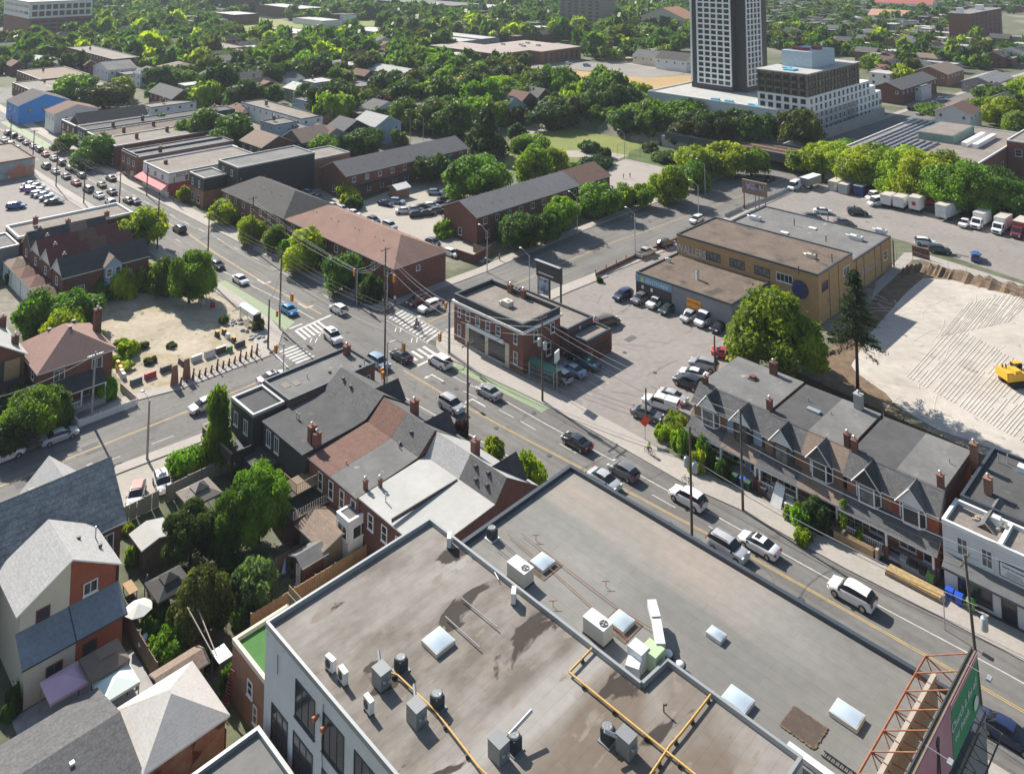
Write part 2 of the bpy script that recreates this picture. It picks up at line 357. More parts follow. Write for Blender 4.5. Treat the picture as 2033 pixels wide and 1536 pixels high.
def arrow(p,ang,z=.038,k=1.0,turn=1):
 c=G(*p);co,si=math.cos(ang),math.sin(ang)
 def T(L):return[(c.x+(x*co-y*si)*k,c.y+(x*si+y*co)*k)for x,y in L]
 face(mk,T([(-2,-.1),(1,-.1),(1,.15),(-2,.15)]),z)
 face(mk,T([(.75,.15),(1,.15),(1,.9),(.75,.9)])if turn>0 else T([(.75,-.1),(1,-.1),(1,-.9),(.75,-.9)]),z)
 face(mk,T([(.5,.9),(1.25,.9),(.88,1.7)])if turn>0 else T([(.5,-.9),(1.25,-.9),(.88,-1.7)]),z)
arrow((603,609),R(-45));arrow((865,748),R(135),turn=1);arrow((520,561),R(-45));arrow((946,797),R(135))
for p in((622,676),(790,655),(822,676),(640,664)):
 c=G(*p)
 for k in(-.5,.4):face(mk,[(c.x+k,c.y-.8),(c.x+k+.2,c.y-.8),(c.x+k+.2,c.y+.8),(c.x+k,c.y+.8)],.05)
struct(mk,'white_road_marking',m_white)
gk=MB();band(gk,line([(903,718),(1077,801),(1092,810)]),-1.75,-.15,.034);band(gk,line([(431,562),(483,594),(538,635),(552,647)]),.15,1.7,.034);face(gk,[G(431,552),G(470,571),G(586,640),G(566,656),G(540,632),G(484,592)],.0335)
band(gk,line([(20,240),(70,268),(110,292)]),-3.4,-.2,.034)
struct(gk,'green_bike_lane',m_green)
sl=MB()
for p,q in(((1180,745),(1210,762)),((1165,755),(1195,772)),((1195,728),(1226,745)),((1150,770),(1176,786))):band(sl,line([p,q]),-.05,.05,.02)
for L in([(1130,392),(1243,327)],[(1180,410),(1340,352)],[(1170,352),(1300,395)],[(1210,333),(1345,360)],[(1150,375),(1240,402)],[(1243,327),(1330,345)]):band(sl,line(L),-.05,.05,.024)
struct(sl,'lot_line_marking',m_white)
rt=MB();rnd=random.Random(5)
for k in range(74):
 if k<40:x0,y0,dx_,dy_=1800+k*6.6,748+k*3.7,92,-104
 else:x0,y0,dx_,dy_=1868+(k-40)*4.2,668-(k-40)*.9,52,-66
 a=G(x0+rnd.uniform(-1.5,1.5),y0);b=G(x0+dx_+rnd.uniform(-3,3),y0+dy_);n=5;pts=[a.lerp(b,i/n)+Vector((rnd.uniform(-.06,.06),0,0))for i in range(n+1)]
 for i in range(n):
  p,q=pts[i],pts[i+1];t=(q-p).normalized()*.13;nx,ny=-t.y,t.x
  if rnd.random()<.08:continue
  rt.add([(p.x-nx,p.y-ny,.017),(q.x-nx,q.y-ny,.017),(q.x,q.y,.075),(p.x,p.y,.075),(p.x+nx,p.y+ny,.017),(q.x+nx,q.y+ny,.017)],[(0,1,2,3),(3,2,5,4)])
for k in range(40):
 a=G(rnd.uniform(1720,1900),rnd.uniform(580,800));an=rnd.uniform(0,6.3);Rr=rnd.uniform(8,30);pts=[]
 for i in range(8):an+=1/Rr*rnd.uniform(1,2.2);a=a+Vector((math.cos(an),math.sin(an),0))*1.5;pts.append(a)
 for i in range(7):
  p,q=pts[i],pts[i+1];t=(q-p).normalized()*.12;nx,ny=-t.y,t.x
  px_,py_=PX((p.x,p.y,0))
  if px_<1730 or py_<590:continue
  rt.add([(p.x-nx,p.y-ny,.015),(q.x-nx,q.y-ny,.015),(q.x,q.y,.05),(p.x,p.y,.05),(p.x+nx,p.y+ny,.015),(q.x+nx,q.y+ny,.015)],[(0,1,2,3),(3,2,5,4)])
struct(rt,'construction_ruts',m_sand)
bk=MB();W=line([(1795,540),(1830,532),(1900,545),(2033,578),(2200,628)]);rnd=random.Random(9)
prev=None
for i in range(len(W)-1):
 for j in range(14):
  p=W[i].lerp(W[i+1],j/14);hh=rnd.uniform(.7,1.6);wv=rnd.uniform(1.6,3)
  d_=-VD
  row=[p-VD*1.2,p+d_*(wv*.2)+Vector((0,0,hh)),p+d_*(wv*.7)+Vector((0,0,hh*.8)),p+d_*(wv+1.5)]
  if prev:bk.add([*prev,*row],[(k,k+4,k+5,k+1)for k in range(3)],0,True)
  prev=row
struct(bk,'soil_bank',m_dirt)
mh=MB()
for x,y in((690,660),(735,700),(905,772),(985,850),(1090,905),(1330,1040),(1590,1190),(620,600),(400,500),(330,460),(300,870),(470,790),(1010,560),(1180,500),(1290,440),(1240,700),(1300,740),(880,760),(1060,820)):c=G(x,y);mh.lathe([(.36,0),(.34,.012)],c=(c.x,c.y,.05),n=14)
struct(mh,'manhole_cover',plain('cast_iron',(.05,.05,.05),.7))
ck=MB();rnd=random.Random(14)
for k in range(60):
 L0=rnd.choice([((760,740),(2000,1440)),((250,400),(640,590)),((30,960),(520,760)),((900,610),(1500,360)),((1120,600),(1420,700)),((1180,640),(1330,790)),((1600,400),(1980,540))]);f=rnd.random();c=G(lerp(L0[0][0],L0[1][0],f)+rnd.uniform(-30,30),lerp(L0[0][1],L0[1][1],f)+rnd.uniform(-16,16));a=rnd.choice([R(45),R(-45),rnd.uniform(0,6.28)]);pts=[c]
 for i in range(rnd.randint(4,11)):a+=rnd.uniform(-.35,.35);c=c+Vector((math.cos(a),math.sin(a),0))*rnd.uniform(.5,1.1);pts.append(c)
 band(ck,pts,-.025,.025,.0365)
struct(ck,'sealed_crack',plain('crack_tar',(.07,.068,.066),.8))
pa=MB()
for k in range(26):
 L0=rnd.choice([((800,750),(1950,1410)),((300,420),(640,590)),((30,960),(480,780)),((950,590),(1450,380)),((1150,610),(1380,740)),((1620,400),(1950,530))]);f=rnd.random();c=G(lerp(L0[0][0],L0[1][0],f)+rnd.uniform(-20,20),lerp(L0[0][1],L0[1][1],f)+rnd.uniform(-12,12));w_,h_=rnd.uniform(.5,1.6),rnd.uniform(.6,3.2)
 face(pa,[c+UD*w_+VD*h_*.5,c+UD*w_-VD*h_*.5,c-UD*w_-VD*h_*.5,c-UD*w_+VD*h_*.5],.0335)
struct(pa,'asphalt_patch',mat('patch_asphalt',(.115,.112,.108),.9,(.09,.088,.085),sc=1,amt=.5))
# ================================================================ BUILDING KIT
m_brick=mat('red_brick',(.215,.088,.062),.9,(.15,.065,.05),sc=1.2,amt=.6,fine=(9,.15),course=(.3,.12))
m_brickd=mat('dark_brick',(.15,.065,.05),.9,(.1,.045,.036),sc=1.2,amt=.6,fine=(9,.15),course=(.3,.12))
m_brickb=mat('brown_brick',(.29,.15,.095),.9,(.22,.115,.075),sc=1.2,amt=.6,fine=(9,.12),course=(.3,.1))
m_bricky=mat('yellow_brick',(.42,.27,.13),.9,(.34,.21,.1),sc=.5,amt=.6,fine=(7,.1),course=(.3,.08),patches=[(.4,.64,.75,(.24,.14,.08))])
m_stucco=mat('white_stucco',(.66,.66,.65),.85,(.57,.57,.56),sc=.4,amt=.6,fine=(6,.05),patches=[(.9,.68,.76,(.45,.44,.42))])
m_siding=mat('white_siding',(.7,.7,.69),.7,(.62,.62,.61),sc=.5,amt=.5,course=(.22,.1))
m_bluesid=mat('pale_blue_siding',(.3,.4,.5),.75,(.26,.34,.43),sc=.5,amt=.5,course=(.25,.1))
m_cream=mat('cream_render',(.62,.56,.44),.85,(.54,.48,.38),sc=.5,amt=.5)
m_black=mat('charcoal_cladding',(.04,.043,.048),.7,(.03,.032,.036),sc=.5,amt=.5,course=(.4,.1))
m_grey=mat('grey_cladding',(.24,.25,.27),.8,(.19,.2,.215),sc=.5,amt=.5)
m_conc=mat('grey_concrete',(.38,.37,.355),.9,(.3,.295,.285),sc=.15,amt=.6,fine=(1.5,.08))
m_bricko=mat('orange_red_brick',(.34,.095,.05),.9,(.26,.075,.042),sc=1.2,amt=.6,fine=(9,.12),course=(.3,.1))
m_blue=mat('bright_blue_paint',(.015,.2,.6),.6,(.015,.16,.5),sc=.5,amt=.5)
m_redp=mat('red_paint',(.4,.035,.035),.6,(.3,.03,.03),sc=.5,amt=.5)
m_sh_g=mat('grey_shingle',(.125,.125,.127),.95,(.085,.085,.088),sc=1.5,amt=.6,fine=(5,.22),course=(.17,.16))
m_sh_l=mat('light_shingle',(.4,.4,.39),.95,(.33,.33,.325),sc=1.5,amt=.6,fine=(6,.14),course=(.17,.12))
m_sh_s=mat('slate_shingle',(.3,.305,.31),.95,(.17,.175,.18),sc=.9,amt=.7,fine=(4,.25),course=(.42,.3))
m_sh_d=mat('dark_shingle',(.075,.072,.072),.95,(.05,.05,.05),sc=1.2,amt=.6,fine=(5,.25),course=(.17,.15))
m_sh_b=mat('brown_shingle',(.18,.1,.075),.95,(.135,.075,.058),sc=1.2,amt=.6,fine=(5,.18),course=(.17,.12))
m_sh_r=mat('red_brown_shingle',(.15,.055,.045),.95,(.1,.04,.035),sc=1.2,amt=.6,fine=(5,.2),course=(.17,.12))
m_sh_t=mat('tan_shingle',(.24,.18,.14),.95,(.19,.14,.11),sc=1.2,amt=.6,fine=(5,.18),course=(.17,.12))
m_fl_g=mat('grey_felt',(.17,.17,.165),.95,(.125,.125,.122),sc=.25,amt=.8,fine=(1.6,.07),patches=[(.6,.66,.8,(.33,.31,.27))])
m_fl_d=mat('dark_felt',(.085,.085,.088),.95,(.06,.06,.062),sc=.3,amt=.8,fine=(1.5,.07),patches=[(.5,.66,.85,(.2,.19,.17))])
m_fl_l=mat('pale_membrane',(.42,.42,.4),.85,(.35,.35,.335),sc=.2,amt=.7,fine=(1.2,.04))
m_fl_b=mat('brown_gravel',(.15,.11,.083),.95,(.105,.08,.062),sc=.25,amt=.8,fine=(2,.12),patches=[(.22,.56,.68,(.06,.05,.042))])
m_fl_t=mat('beige_gravel',(.235,.207,.18),.95,(.18,.16,.14),sc=.25,amt=.8,fine=(2,.1))
m_cop=plain('dark_flashing',(.05,.062,.08),.5,.2)
m_copl=plain('pale_flashing',(.3,.32,.33),.5,.3)
m_trim=plain('white_trim',(.72,.72,.71),.6)
m_dark=plain('dark_trim',(.05,.045,.045),.6)
m_maroon=plain('maroon_trim',(.2,.05,.055),.6)
m_glass=plain('window_glass',(.035,.042,.05),.12,spec=.6)
m_glassl=mat('curtained_glass',(.2,.21,.21),.25,(.05,.055,.06),sc=1.1,amt=.7)
m_metal=plain('galvanised_metal',(.45,.46,.47),.4,.6)
m_wood=mat('weathered_wood',(.25,.19,.13),.9,(.17,.125,.085),sc=2,amt=.7,stretch=(0,(4,4,.5)))
m_woodn=mat('new_wood',(.42,.28,.15),.85,(.33,.21,.11),sc=2,amt=.6)
m_tan=mat('tan_fence_paint',(.42,.36,.3),.85,(.36,.3,.25),sc=1,amt=.5)
def W(u,v,z=0):p=UD*u+VD*v;return Vector((p.x,p.y,z))
def uv(px,py,z=0):p=G(px,py,z);return(p.dot(UD),p.dot(VD))
RZ=R(-45)
def root_uv(name,label,cat,u,v,group=None):return thing(name,label,cat,W(u,v),RZ,group)
_wc={}
def win_mesh(w,h,style,fm,gm,lod=0):
 k=(round(w,2),round(h,2),style,fm.name,gm.name,lod)
 if k in _wc:return _wc[k]
 f=MB();g=MB();t=.09;d=.07
 f.box(-w/2,-w/2+t,-d,0,0,h);f.box(w/2-t,w/2,-d,0,0,h);f.box(-w/2+t,w/2-t,-d,0,0,t);f.box(-w/2+t,w/2-t,-d,0,h-t,h)
 if style in('sash','cross'):f.box(-w/2+t,w/2-t,-d+.01,0,h*.48,h*.48+.06)
 if style in('slide','cross'):f.box(-.03,.03,-d+.012,0,t,h-t)
 if style=='triple':f.box(-w/6-.03,-w/6+.03,-d+.012,0,t,h-t);f.box(w/6-.03,w/6+.03,-d+.012,0,t,h-t)
 if style=='quad':
  for q in(-.25,0,.25):f.box(w*q-.03,w*q+.03,-d+.012,0,t,h-t)
 f.box(-w/2-.06,w/2+.06,-.13,0,-.1,0)
 tgt=f if lod else g
 tgt.add([(-w/2+t,-.022,t),(w/2-t,-.022,t),(w/2-t,-.022,h-t),(-w/2+t,-.022,h-t)],[range(4)],1 if lod else 0)
 _wc[k]=(f.mesh('window',[fm,gm]),None if lod else g.mesh('pane',gm));return _wc[k]
FACE={'s':0,'e':90,'n':180,'w':270}
def win(parent,face,a,z,w,h,U,V,style='sash',fm=None,gm=None,lod=0,off=0.,name='window'):
 """a: distance along the wall from its left end, seen from outside"""
 me,gl=win_mesh(w,h,style,fm or m_trim,gm or m_glass,lod)
 loc={'s':(a,-off,z),'e':(U+off,a,z),'n':(U-a,V+off,z),'w':(-off,V-a,z)}[face]
 o=link(name,me,parent,loc,R(FACE[face]))
 if gl:link('pane',gl,o)
 return o
def wins(parent,U,V,spec):
 for s in spec:
  face,n,a0,a1,z,w,h=s[:7];kw=s[7]if len(s)>7 else{}
  for i in range(n):
   a=(a0+a1)/2 if n==1 else lerp(a0,a1,i/(n-1));win(parent,face,a,z,w,h,U,V,**kw)
def chimney(parent,x,y,z0,h=1.5,sx=.7,sy=.9,m=None,cap=True):
 b=MB();b.cbox(x,y,z0,sx,sy,h);b.cbox(x,y,z0+h,sx+.12,sy+.12,.12,0)
 if cap:b.rod((x,y,z0+h+.12),(x,y,z0+h+.5),.13,n=8,m=1);b.rod((x,y,z0+h+.5),(x,y,z0+h+.6),.2,.05,n=8,m=1)
 return part(b,'chimney',[m or m_brick,m_metal],parent)
def vent(parent,x,y,z,s=.3):
 b=MB();b.cbox(x,y,z-.1,s,s,s*.9,0);b.cbox(x,y,z-.1+s*.9,s*1.25,s*1.25,.06,0);return part(b,'vent',m_dark,parent)
def stack(parent,x,y,z,h=.6):b=MB();b.rod((x,y,z-.1),(x,y,z+h),.07,n=7);return part(b,'vent_pipe',m_metal,parent)
def flat_roof(parent,U,V,h,rm,pm,x0=0,y0=0,par=.35,th=.28,poly=None,ovh=.04):
 b=MB();b.box(x0+th,U-th,y0+th,V-th,h-par+.003,h-par+.04);part(b,'roof',rm,parent)
 p=MB();o=ovh
 p.box(x0-o,U+o,y0-o,y0+th,h-par,h+.03);p.box(x0-o,U+o,V-th,V+o,h-par,h+.03);p.box(x0-o,x0+th,y0+th,V-th,h-par,h+.03);p.box(U-th,U+o,y0+th,V-th,h-par,h+.03)
 part(p,'parapet',pm,parent)
def pitched(parent,U,V,h,rise,kind,axis,rm,wm=None,eave=.4,x0=0,y0=0,th=.14,inset=None,name='roof',fascia=None):
 """gable / hip roof over [x0,U]x[y0,V], eaves at h; returns the roof part"""
 b=MB();X0,X1,Y0,Y1=x0-eave,U+eave,y0-eave,V+eave
 if axis=='v':
  X0,X1,Y0,Y1=Y0,Y1,X0,X1
 dr=rise*eave/((Y1-Y0)/2-eave);ze=h-dr;ym=(Y0+Y1)/2
 i=0 if kind=='gable' else(inset if inset is not None else(Y1-Y0)/2)
 P=[(X0,Y0,ze),(X1,Y0,ze),(X1,Y1,ze),(X0,Y1,ze),(X0+i,ym,h+rise),(X1-i,ym,h+rise)]
 if axis=='v':P=[(y,x,z)for x,y,z in P]
 F_=[(0,1,5,4),(2,3,4,5),(1,2,5),(3,0,4)]
 if axis=='v':F_=[f[::-1]for f in F_]
 top=[(x,y,z+th)for x,y,z in P]
 fs=F_ if kind=='hip' else F_[:2]
 b.add(top,fs,0)
 if kind=='gable':
  b.add(P,[f[::-1]for f in fs],1)
  for q in((0,1),(2,3),(1,5),(5,2),(3,4),(4,0)):
   a,c=q;f=[P[a],P[c],top[c],top[a]];b.add(f if axis=='u' else f[::-1],[range(4)],1)
 else:
  b.add(P[:4],[(3,2,1,0)]if axis=='u' else[(0,1,2,3)],1)
  for a,c in((0,1),(1,2),(2,3),(3,0)):
   f=[P[a],P[c],top[c],top[a]];b.add(f if axis=='u' else f[::-1],[range(4)],1)
 r=part(b,name,[rm,fascia or m_trim],parent)
 if kind=='gable' and wm:
  a0,a1,c0,c1=(x0,U,y0,V)if axis=='u' else(y0,V,x0,U);cm=(c0+c1)/2
  for a,s in((a0,-1),(a1,1)):
   q=[(a,c0,h-.02),(a,c1,h-.02),(a,cm,h+rise-.02)]
   if s<0:q=q[::-1]
   if axis=='v':q=[(y,x,z)for x,y,z in q][::-1]
   w_=MB();w_.add(q,[range(3)]);part(w_,'gable_wall',wm,parent)
 return r
def bld(name,label,cat,u0,u1,v0,v1,h,wm,roof=('flat',),rm=None,pm=None,win_spec=(),chim=(),vents=(),group=None,base=None,par=.35):
 U,V=u1-u0,v1-v0;t=root_uv(name,label,cat,u0,v0,group)
 b=MB();top=h-par if roof[0]=='flat' else h
 b.box(0,U,0,V,0,top,bot=False);part(b,'wall',wm,t)
 if roof[0]=='flat':flat_roof(t,U,V,h,rm or m_fl_g,pm or m_cop,par=par);zt=h-par
 else:
  rf=pitched(t,U,V,h,roof[1],roof[0],roof[2]if len(roof)>2 else 'u',rm or m_sh_g,wm,inset=roof[3]if len(roof)>3 else None)
  zt=h+roof[1]*.5
 for c in chim:chimney(t,*c[:3],**(c[3]if len(c)>3 else{}))
 for c in vents:vent(t,*c)
 wins(t,U,V,win_spec)
 return t
def lettering(parent,text,size,mat_,loc,rot,name='lettering',ext=.01,sx=1.0,align='CENTER'):
 cu=bpy.data.curves.new('t','FONT');cu.body=text;cu.size=size;cu.extrude=ext;cu.align_x=align;cu.align_y='CENTER';cu.resolution_u=2
 o=bpy.data.objects.new('t',cu);C.objects.link(o);dg=bpy.context.evaluated_depsgraph_get();dg.update()
 me=bpy.data.meshes.new_from_object(o.evaluated_get(dg));bpy.data.objects.remove(o)
 me.name=name;me.materials.clear();me.materials.append(mat_)
 q=link(name,me,parent,loc);q.rotation_euler=rot;q.scale=(sx,1,1);return q
ROT={'s':(R(90),0,0),'e':(R(90),0,R(90)),'n':(R(90),0,R(180)),'w':(R(90),0,R(-90))}
def seam_roof(name,base,dark,light,width=1.0,length=9.0,axis='v',stains=(),sscale=.12):
 """rolled roofing felt: long sheets with thin seams, broad pale and dark weathering"""
 m=mat(name,base,.93,dark,sc=sscale,amt=.9,fine=(1.3,.06),patches=list(stains),bump=.1,stretch=(0,(1,.45,1)if axis=='v' else(.45,1,1)))
 T=m.node_tree;N=T.nodes;L=T.links;b=N['Principled BSDF'];src=b.inputs['Base Color'].links[0].from_socket
 tc=N.new('ShaderNodeTexCoord');mp=N.new('ShaderNodeMapping')
 if axis=='v':mp.inputs['Rotation'].default_value=(0,0,R(90))
 L.new(tc.outputs['Object'],mp.inputs[0])
 br=N.new('ShaderNodeTexBrick');br.inputs['Color1'].default_value=(1,1,1,1);br.inputs['Color2'].default_value=(.9,.9,.9,1);br.inputs['Mortar'].default_value=(.62,.6,.58,1)
 br.inputs['Scale'].default_value=1;br.inputs['Brick Width'].default_value=length;br.inputs['Row Height'].default_value=width;br.inputs['Mortar Size'].default_value=.02;br.inputs['Mortar Smooth'].default_value=.5
 L.new(mp.outputs[0],br.inputs[0]);mx=N.new('ShaderNodeMixRGB');mx.blend_type='MULTIPLY';mx.inputs[0].default_value=.75
 L.new(src,mx.inputs[1]);L.new(br.outputs[0],mx.inputs[2]);L.new(mx.outputs[0],b.inputs['Base Color']);return m
# ================================================================ NEAR BUILDINGS
m_rfA=seam_roof('stained_roof',(.225,.207,.185),(.14,.12,.1),(.4,.4,.4),1.0,9,'v',stains=[(.08,.46,.62,(.29,.275,.255)),(.07,.57,.68,(.15,.12,.092)),(.7,.6,.66,(.22,.19,.16)),(.33,.635,.66,(.04,.03,.024))],sscale=.5)
m_rfB=seam_roof('grey_green_roof',(.225,.222,.205),(.165,.163,.152),(.4,.4,.4),1.0,14,'u',stains=[(.06,.56,.7,(.29,.25,.215))],sscale=.09)
def poly_building(name,label,P,h,wm,rm,pm,par=.4,th=.3,skip=(),cat='building'):
 """P: (u, v) corners counter-clockwise"""
 u0=min(p[0]for p in P);v0=min(p[1]for p in P);t=root_uv(name,label,cat,u0,v0)
 Q=[(p[0]-u0,p[1]-v0)for p in P]
 if poly_area(Q)<0:Q=Q[::-1]
 b=MB();b.prism(Q,0,h-par,bot=False);part(b,'wall',wm,t)
 c=MB();c.add([(x,y,h-par+.004)for x,y in Q],[range(len(Q))]);part(c,'roof',rm,t)
 p=MB();n=len(Q)
 for i in range(n):
  if i in skip:continue
  a,d=Vector((*Q[i],0)),Vector((*Q[(i+1)%n],0));e=(d-a).normalized();nn=Vector((-e.y,e.x,0))
  pts=[a-nn*.04,d-nn*.04,d+nn*th,a+nn*th]
  p.prism([(q.x,q.y)for q in pts],h-par+.006,h+.003*i)
 part(p,'parapet',pm,t);return t,u0,v0
PA=[(-67.3,37.9),(-30,37.9),(-30,58.9),(-41.3,58.9),(-41.5,55.7),(-67.3,55.7)]
tA,a0,b0=poly_building('stucco_building','white stucco building with a stained grey-brown flat roof, filling the bottom of the view',PA,10.5,m_stucco,m_rfA,m_copl,th=.2)
PB=[(-63.3,56.0),(-41.8,56.0),(-41.6,59.2),(-22.2,59.2),(-22.2,72.8),(-63.6,72.8)]
tB,a1,b1=poly_building('grey_building','long building with a smooth grey-green flat roof and dark edge beside the main street',PB,9.9,m_grey,m_rfB,m_cop,th=.36,skip=(0,1,2))
for a,z,w_,h_ in((6.4,6.3,2.9,2.7),(2.6,2.4,2.6,2.7),(6.2,2.4,2.9,2.7),(10.4,6.3,2.9,2.7),(10.4,2.4,2.9,2.7),(14.6,6.3,2.9,2.7)):
 win(tA,'s',a,z,w_,h_,37,18,'triple',m_cop,m_glass)
b=MB();b.path([(9.1,-.1,9.6),(9.0,-.12,7),(9.3,-.12,4),(9.2,-.12,.3)],.03);b.path([(2.2,-.1,9.2),(2.3,-.12,7.8)],.03);part(b,'wall_cable',m_dark,tA)
for x in(8.4,9.6):
 b=MB();b.rod((x,-.05,8.4),(x,-.55,8.3),.1,.24,n=8);part(b,'wall_lamp',plain('rusty_cone',(.35,.13,.06),.7),tA)
def terrace_unit(name,label,u0,u1,v0,m_roof,m_front,wm,prof,group,rear_wins=(),split=None):
 U=u1-u0;t=root_uv(name,label,'row house',u0,v0,group)
 b=MB();n=len(prof)
 L_=[(0,y,z-.12)for y,z in prof]+[(0,prof[-1][0],0),(0,0,0)]
 Rr=[(U,y,z)for _,y,z in L_]
 k=len(L_);b.add(L_,[range(k)],0);b.add(Rr[::-1],[range(k)],0)
 b.add([L_[0],Rr[0],(U,0,0),(0,0,0)],[(3,2,1,0)],0);b.add([L_[n-1],Rr[n-1],(U,prof[-1][0],0),(0,prof[-1][0],0)],[(0,1,2,3)],0)
 part(b,'wall',wm,t)
 r=MB();e=.0
 for i in range(n-1):
  (ya,za),(yb,zb)=prof[i],prof[i+1]
  if i==0:ya-=.25
  if i==n-2:yb+=.4;zb-=.35
  m=0 if i<split else 1
  r.add([(e,ya,za),(U-e,ya,za),(U-e,yb,zb),(e,yb,zb)],[(0,1,2,3)],m)
  r.add([(e,ya,za-.12),(U-e,ya,za-.12),(U-e,yb,zb-.12),(e,yb,zb-.12)],[(3,2,1,0)],m)
  if i==0:r.add([(e,ya,za-.12),(U-e,ya,za-.12),(U-e,ya,za),(e,ya,za)],[range(4)],2)
  if i==n-2:r.add([(U-e,yb,zb-.12),(e,yb,zb-.12),(e,yb,zb),(U-e,yb,zb)],[range(4)],2)
 part(r,'roof',[m_roof,m_front,m_trim],t)
 wins(t,U,prof[-1][0],rear_wins)
 D=prof[-1][0]
 for a in((U*.3,)if U<6 else(U*.25,U*.75)):
  win(t,'n',a,3.6,1.3,1.5,U,D,'sash',lod=1);win(t,'n',a,.9,1.5,1.6,U,D,'slide',lod=1)
 return t
def front_dormer(t,x,y0,y1,z,m,w=1.9,h=2.2):
 """cross gable with its ridge level with the main ridge"""
 b=MB();b.add([(x-w,y1,z-h),(x,y1,z),(x,y0,z),(x-w,y1-.4,z-h)],[(0,1,2),(0,2,3)],0)
 b=MB();A=(x,y0,z);B_=(x,y1,z);L1=(x-w,y1,z-h);R1=(x+w,y1,z-h);L0=(x-w,y0+2.2*(h/2.6),z-h);R0=(x+w,y0+2.2*(h/2.6),z-h)
 b.add([A,B_,L1,L0],[(0,3,2,1)],0);b.add([A,B_,R1,R0],[(0,1,2,3)],0);b.add([B_,L1,R1],[(0,1,2)],1)
 part(b,'dormer',[m,m_trim],t)
PR=[(0,6.3),(7.2,6.9),(10.4,7.1),(12.6,9),(17.2,6.2)]
def shift(pr,d,dz=0):return[(max(0,y-d),z+dz)for y,z in pr]
t=bld('corner_shop_house','corner building with a long dark grey flat roof beside the zebra crossings','building',-108.4,-101.4,59.6,73.4,7.6,m_brick,('flat',),m_fl_g,m_cop,
  [('n',2,1.8,5.2,4,1.4,1.6,dict(lod=1)),('w',4,2,12,4,1.2,1.5,dict(lod=1)),('e',1,12.5,12.5,5.3,1,1,dict(lod=1))],[(1.6,12.6,7.2,dict(h=1.3))],[(5.9,12,7.35),(4.2,8,7.3)])
stack(t,3.2,5,7.3);stack(t,6.2,12.5,7.3,.9)
b=MB();b.cbox(2.8,1.8,7.28,1.5,1,.05,0);b.cbox(3.4,3.2,7.285,1.3,.9,.05,0);part(b,'roof_patch',m_fl_t,t)
t=bld('rear_wing','black rear wing with a raised deck behind the corner building','building',-108.2,-102.2,54.9,59.4,7.2,m_black,('flat',),m_fl_d,m_copl,[('s',2,1.5,4.2,4.2,1.1,1.7,dict(style='slide')),('s',1,2,2,1,2,2)])
b=MB();b.box(-1.5,6.8,-3.2,0,2.9,3.05);b.box(-1.5,-1.4,-3.2,0,3.05,4.1);b.box(-1.5,6.8,-3.2,-3.1,3.05,4.1);b.box(6.7,6.8,-3.1,0,3.05,4.1)
for x in(-1.3,2.6,6.6):b.box(x,x+.15,-3.15,-3.0,0,2.9)
b.box(-1.6,6.9,-3.28,-3.02,4.1,4.18,1);part(b,'balcony',[m_black,m_wood],t)
t=terrace_unit('row_house','row house with a charcoal felt roof next to the dark corner building',-101.2,-91.2,55.9,m_fl_d,m_sh_g,m_black,[(0,6.6),(7,6.9),(8.8,7.1),(11.6,9.1),(16.4,6.1)],'row houses along the main street',[('s',2,1.4,3.4,4,1.1,1.9,dict(style='slide'))],split=2)
front_dormer(t,7.8,11.6,15.6,9.0,m_sh_d);chimney(t,9.6,1.9,6.5,1.5);chimney(t,8.5,1.9,6.5,1.9,m=m_brick)
vent(t,2.1,10.6,8.6);vent(t,4.2,10.4,8.4);stack(t,3,3,6.8,.8);stack(t,3.4,3.1,6.8,.7)
b=MB();b.add([(5,.3,6.72),(10,.3,6.72),(10,12,9.05)],[(0,1,2)]);
b=MB();b.box(-1.6,0,-2.6,6,0,3);b.box(-1.6,3.8,-2.6,-.02,0,3,0);part(b,'annex',m_black,t)
b=MB();b.box(-1.75,3.9,-2.75,-.03,3,3.15);part(b,'annex_roof',m_fl_d,t)
t=terrace_unit('row_house','row house roofed half brown and half grey, right of the twin brick chimneys',-91,-80.6,56.4,m_fl_g,m_sh_g,m_brick,[(0,6.2),(6.5,6.7),(8.4,6.9),(11,8.9),(15.9,6)],'row houses along the main street',[('s',4,2.6,9.4,3.6,.95,1.9,dict(style='sash')),('s',2,4,8,.6,1,1.8)],split=2)
b=MB()
for(ya,za),(yb,zb)in zip([(-.25,6.2),(6.5,6.7),(8.4,6.9),(11,8.9)][:-1],[(6.5,6.7),(8.4,6.9),(11,8.9)]):b.add([(.02,ya,za+.012),(5,ya,za+.012),(5,yb,zb+.012),(.02,yb,zb+.012)],[range(4)])
part(b,'brown_roofing',m_sh_b,t);front_dormer(t,7.9,11,15.2,8.8,m_sh_d);chimney(t,4.6,12.4,7.8,1.8,m=m_brick)
vent(t,7.4,9.7,7.95);stack(t,7.2,8,7,.4);chimney(t,10,1.2,6.2,1.0,.4,.4);stack(t,4.6,2.2,6.3,.5);vent(t,6.8,8.4,7)
b=MB();b.box(-.02,4.4,-4.6,0,0,3.0);part(b,'annex',m_brickd,t);b=MB();b.box(-.1,4.5,-4.7,-.02,3.0,3.14);part(b,'annex_roof',m_sh_d,t)
b=MB();b.box(-.6,2.4,-3,0,4.2,4.3)
for i in range(14):b.box(-.6+i*.22,-.56+i*.22,-3,-2.96,4.3,5.3)
for i in range(13):b.box(2.36,2.4,-3+i*.23,-2.96+i*.23,4.3,5.3)
b.box(-.6,2.4,-3.02,-2.94,5.3,5.36);b.box(2.34,2.42,-3,0,5.3,5.36);part(b,'balcony',m_wood,t)
b=MB();b.box(4.4,4.45,-4.6,0,3.14,3.2)
for i in range(15):b.box(4.36,4.42,-4.6+i*.3,-4.5+i*.3,3.14,4.0)
part(b,'balustrade',m_tan,t)
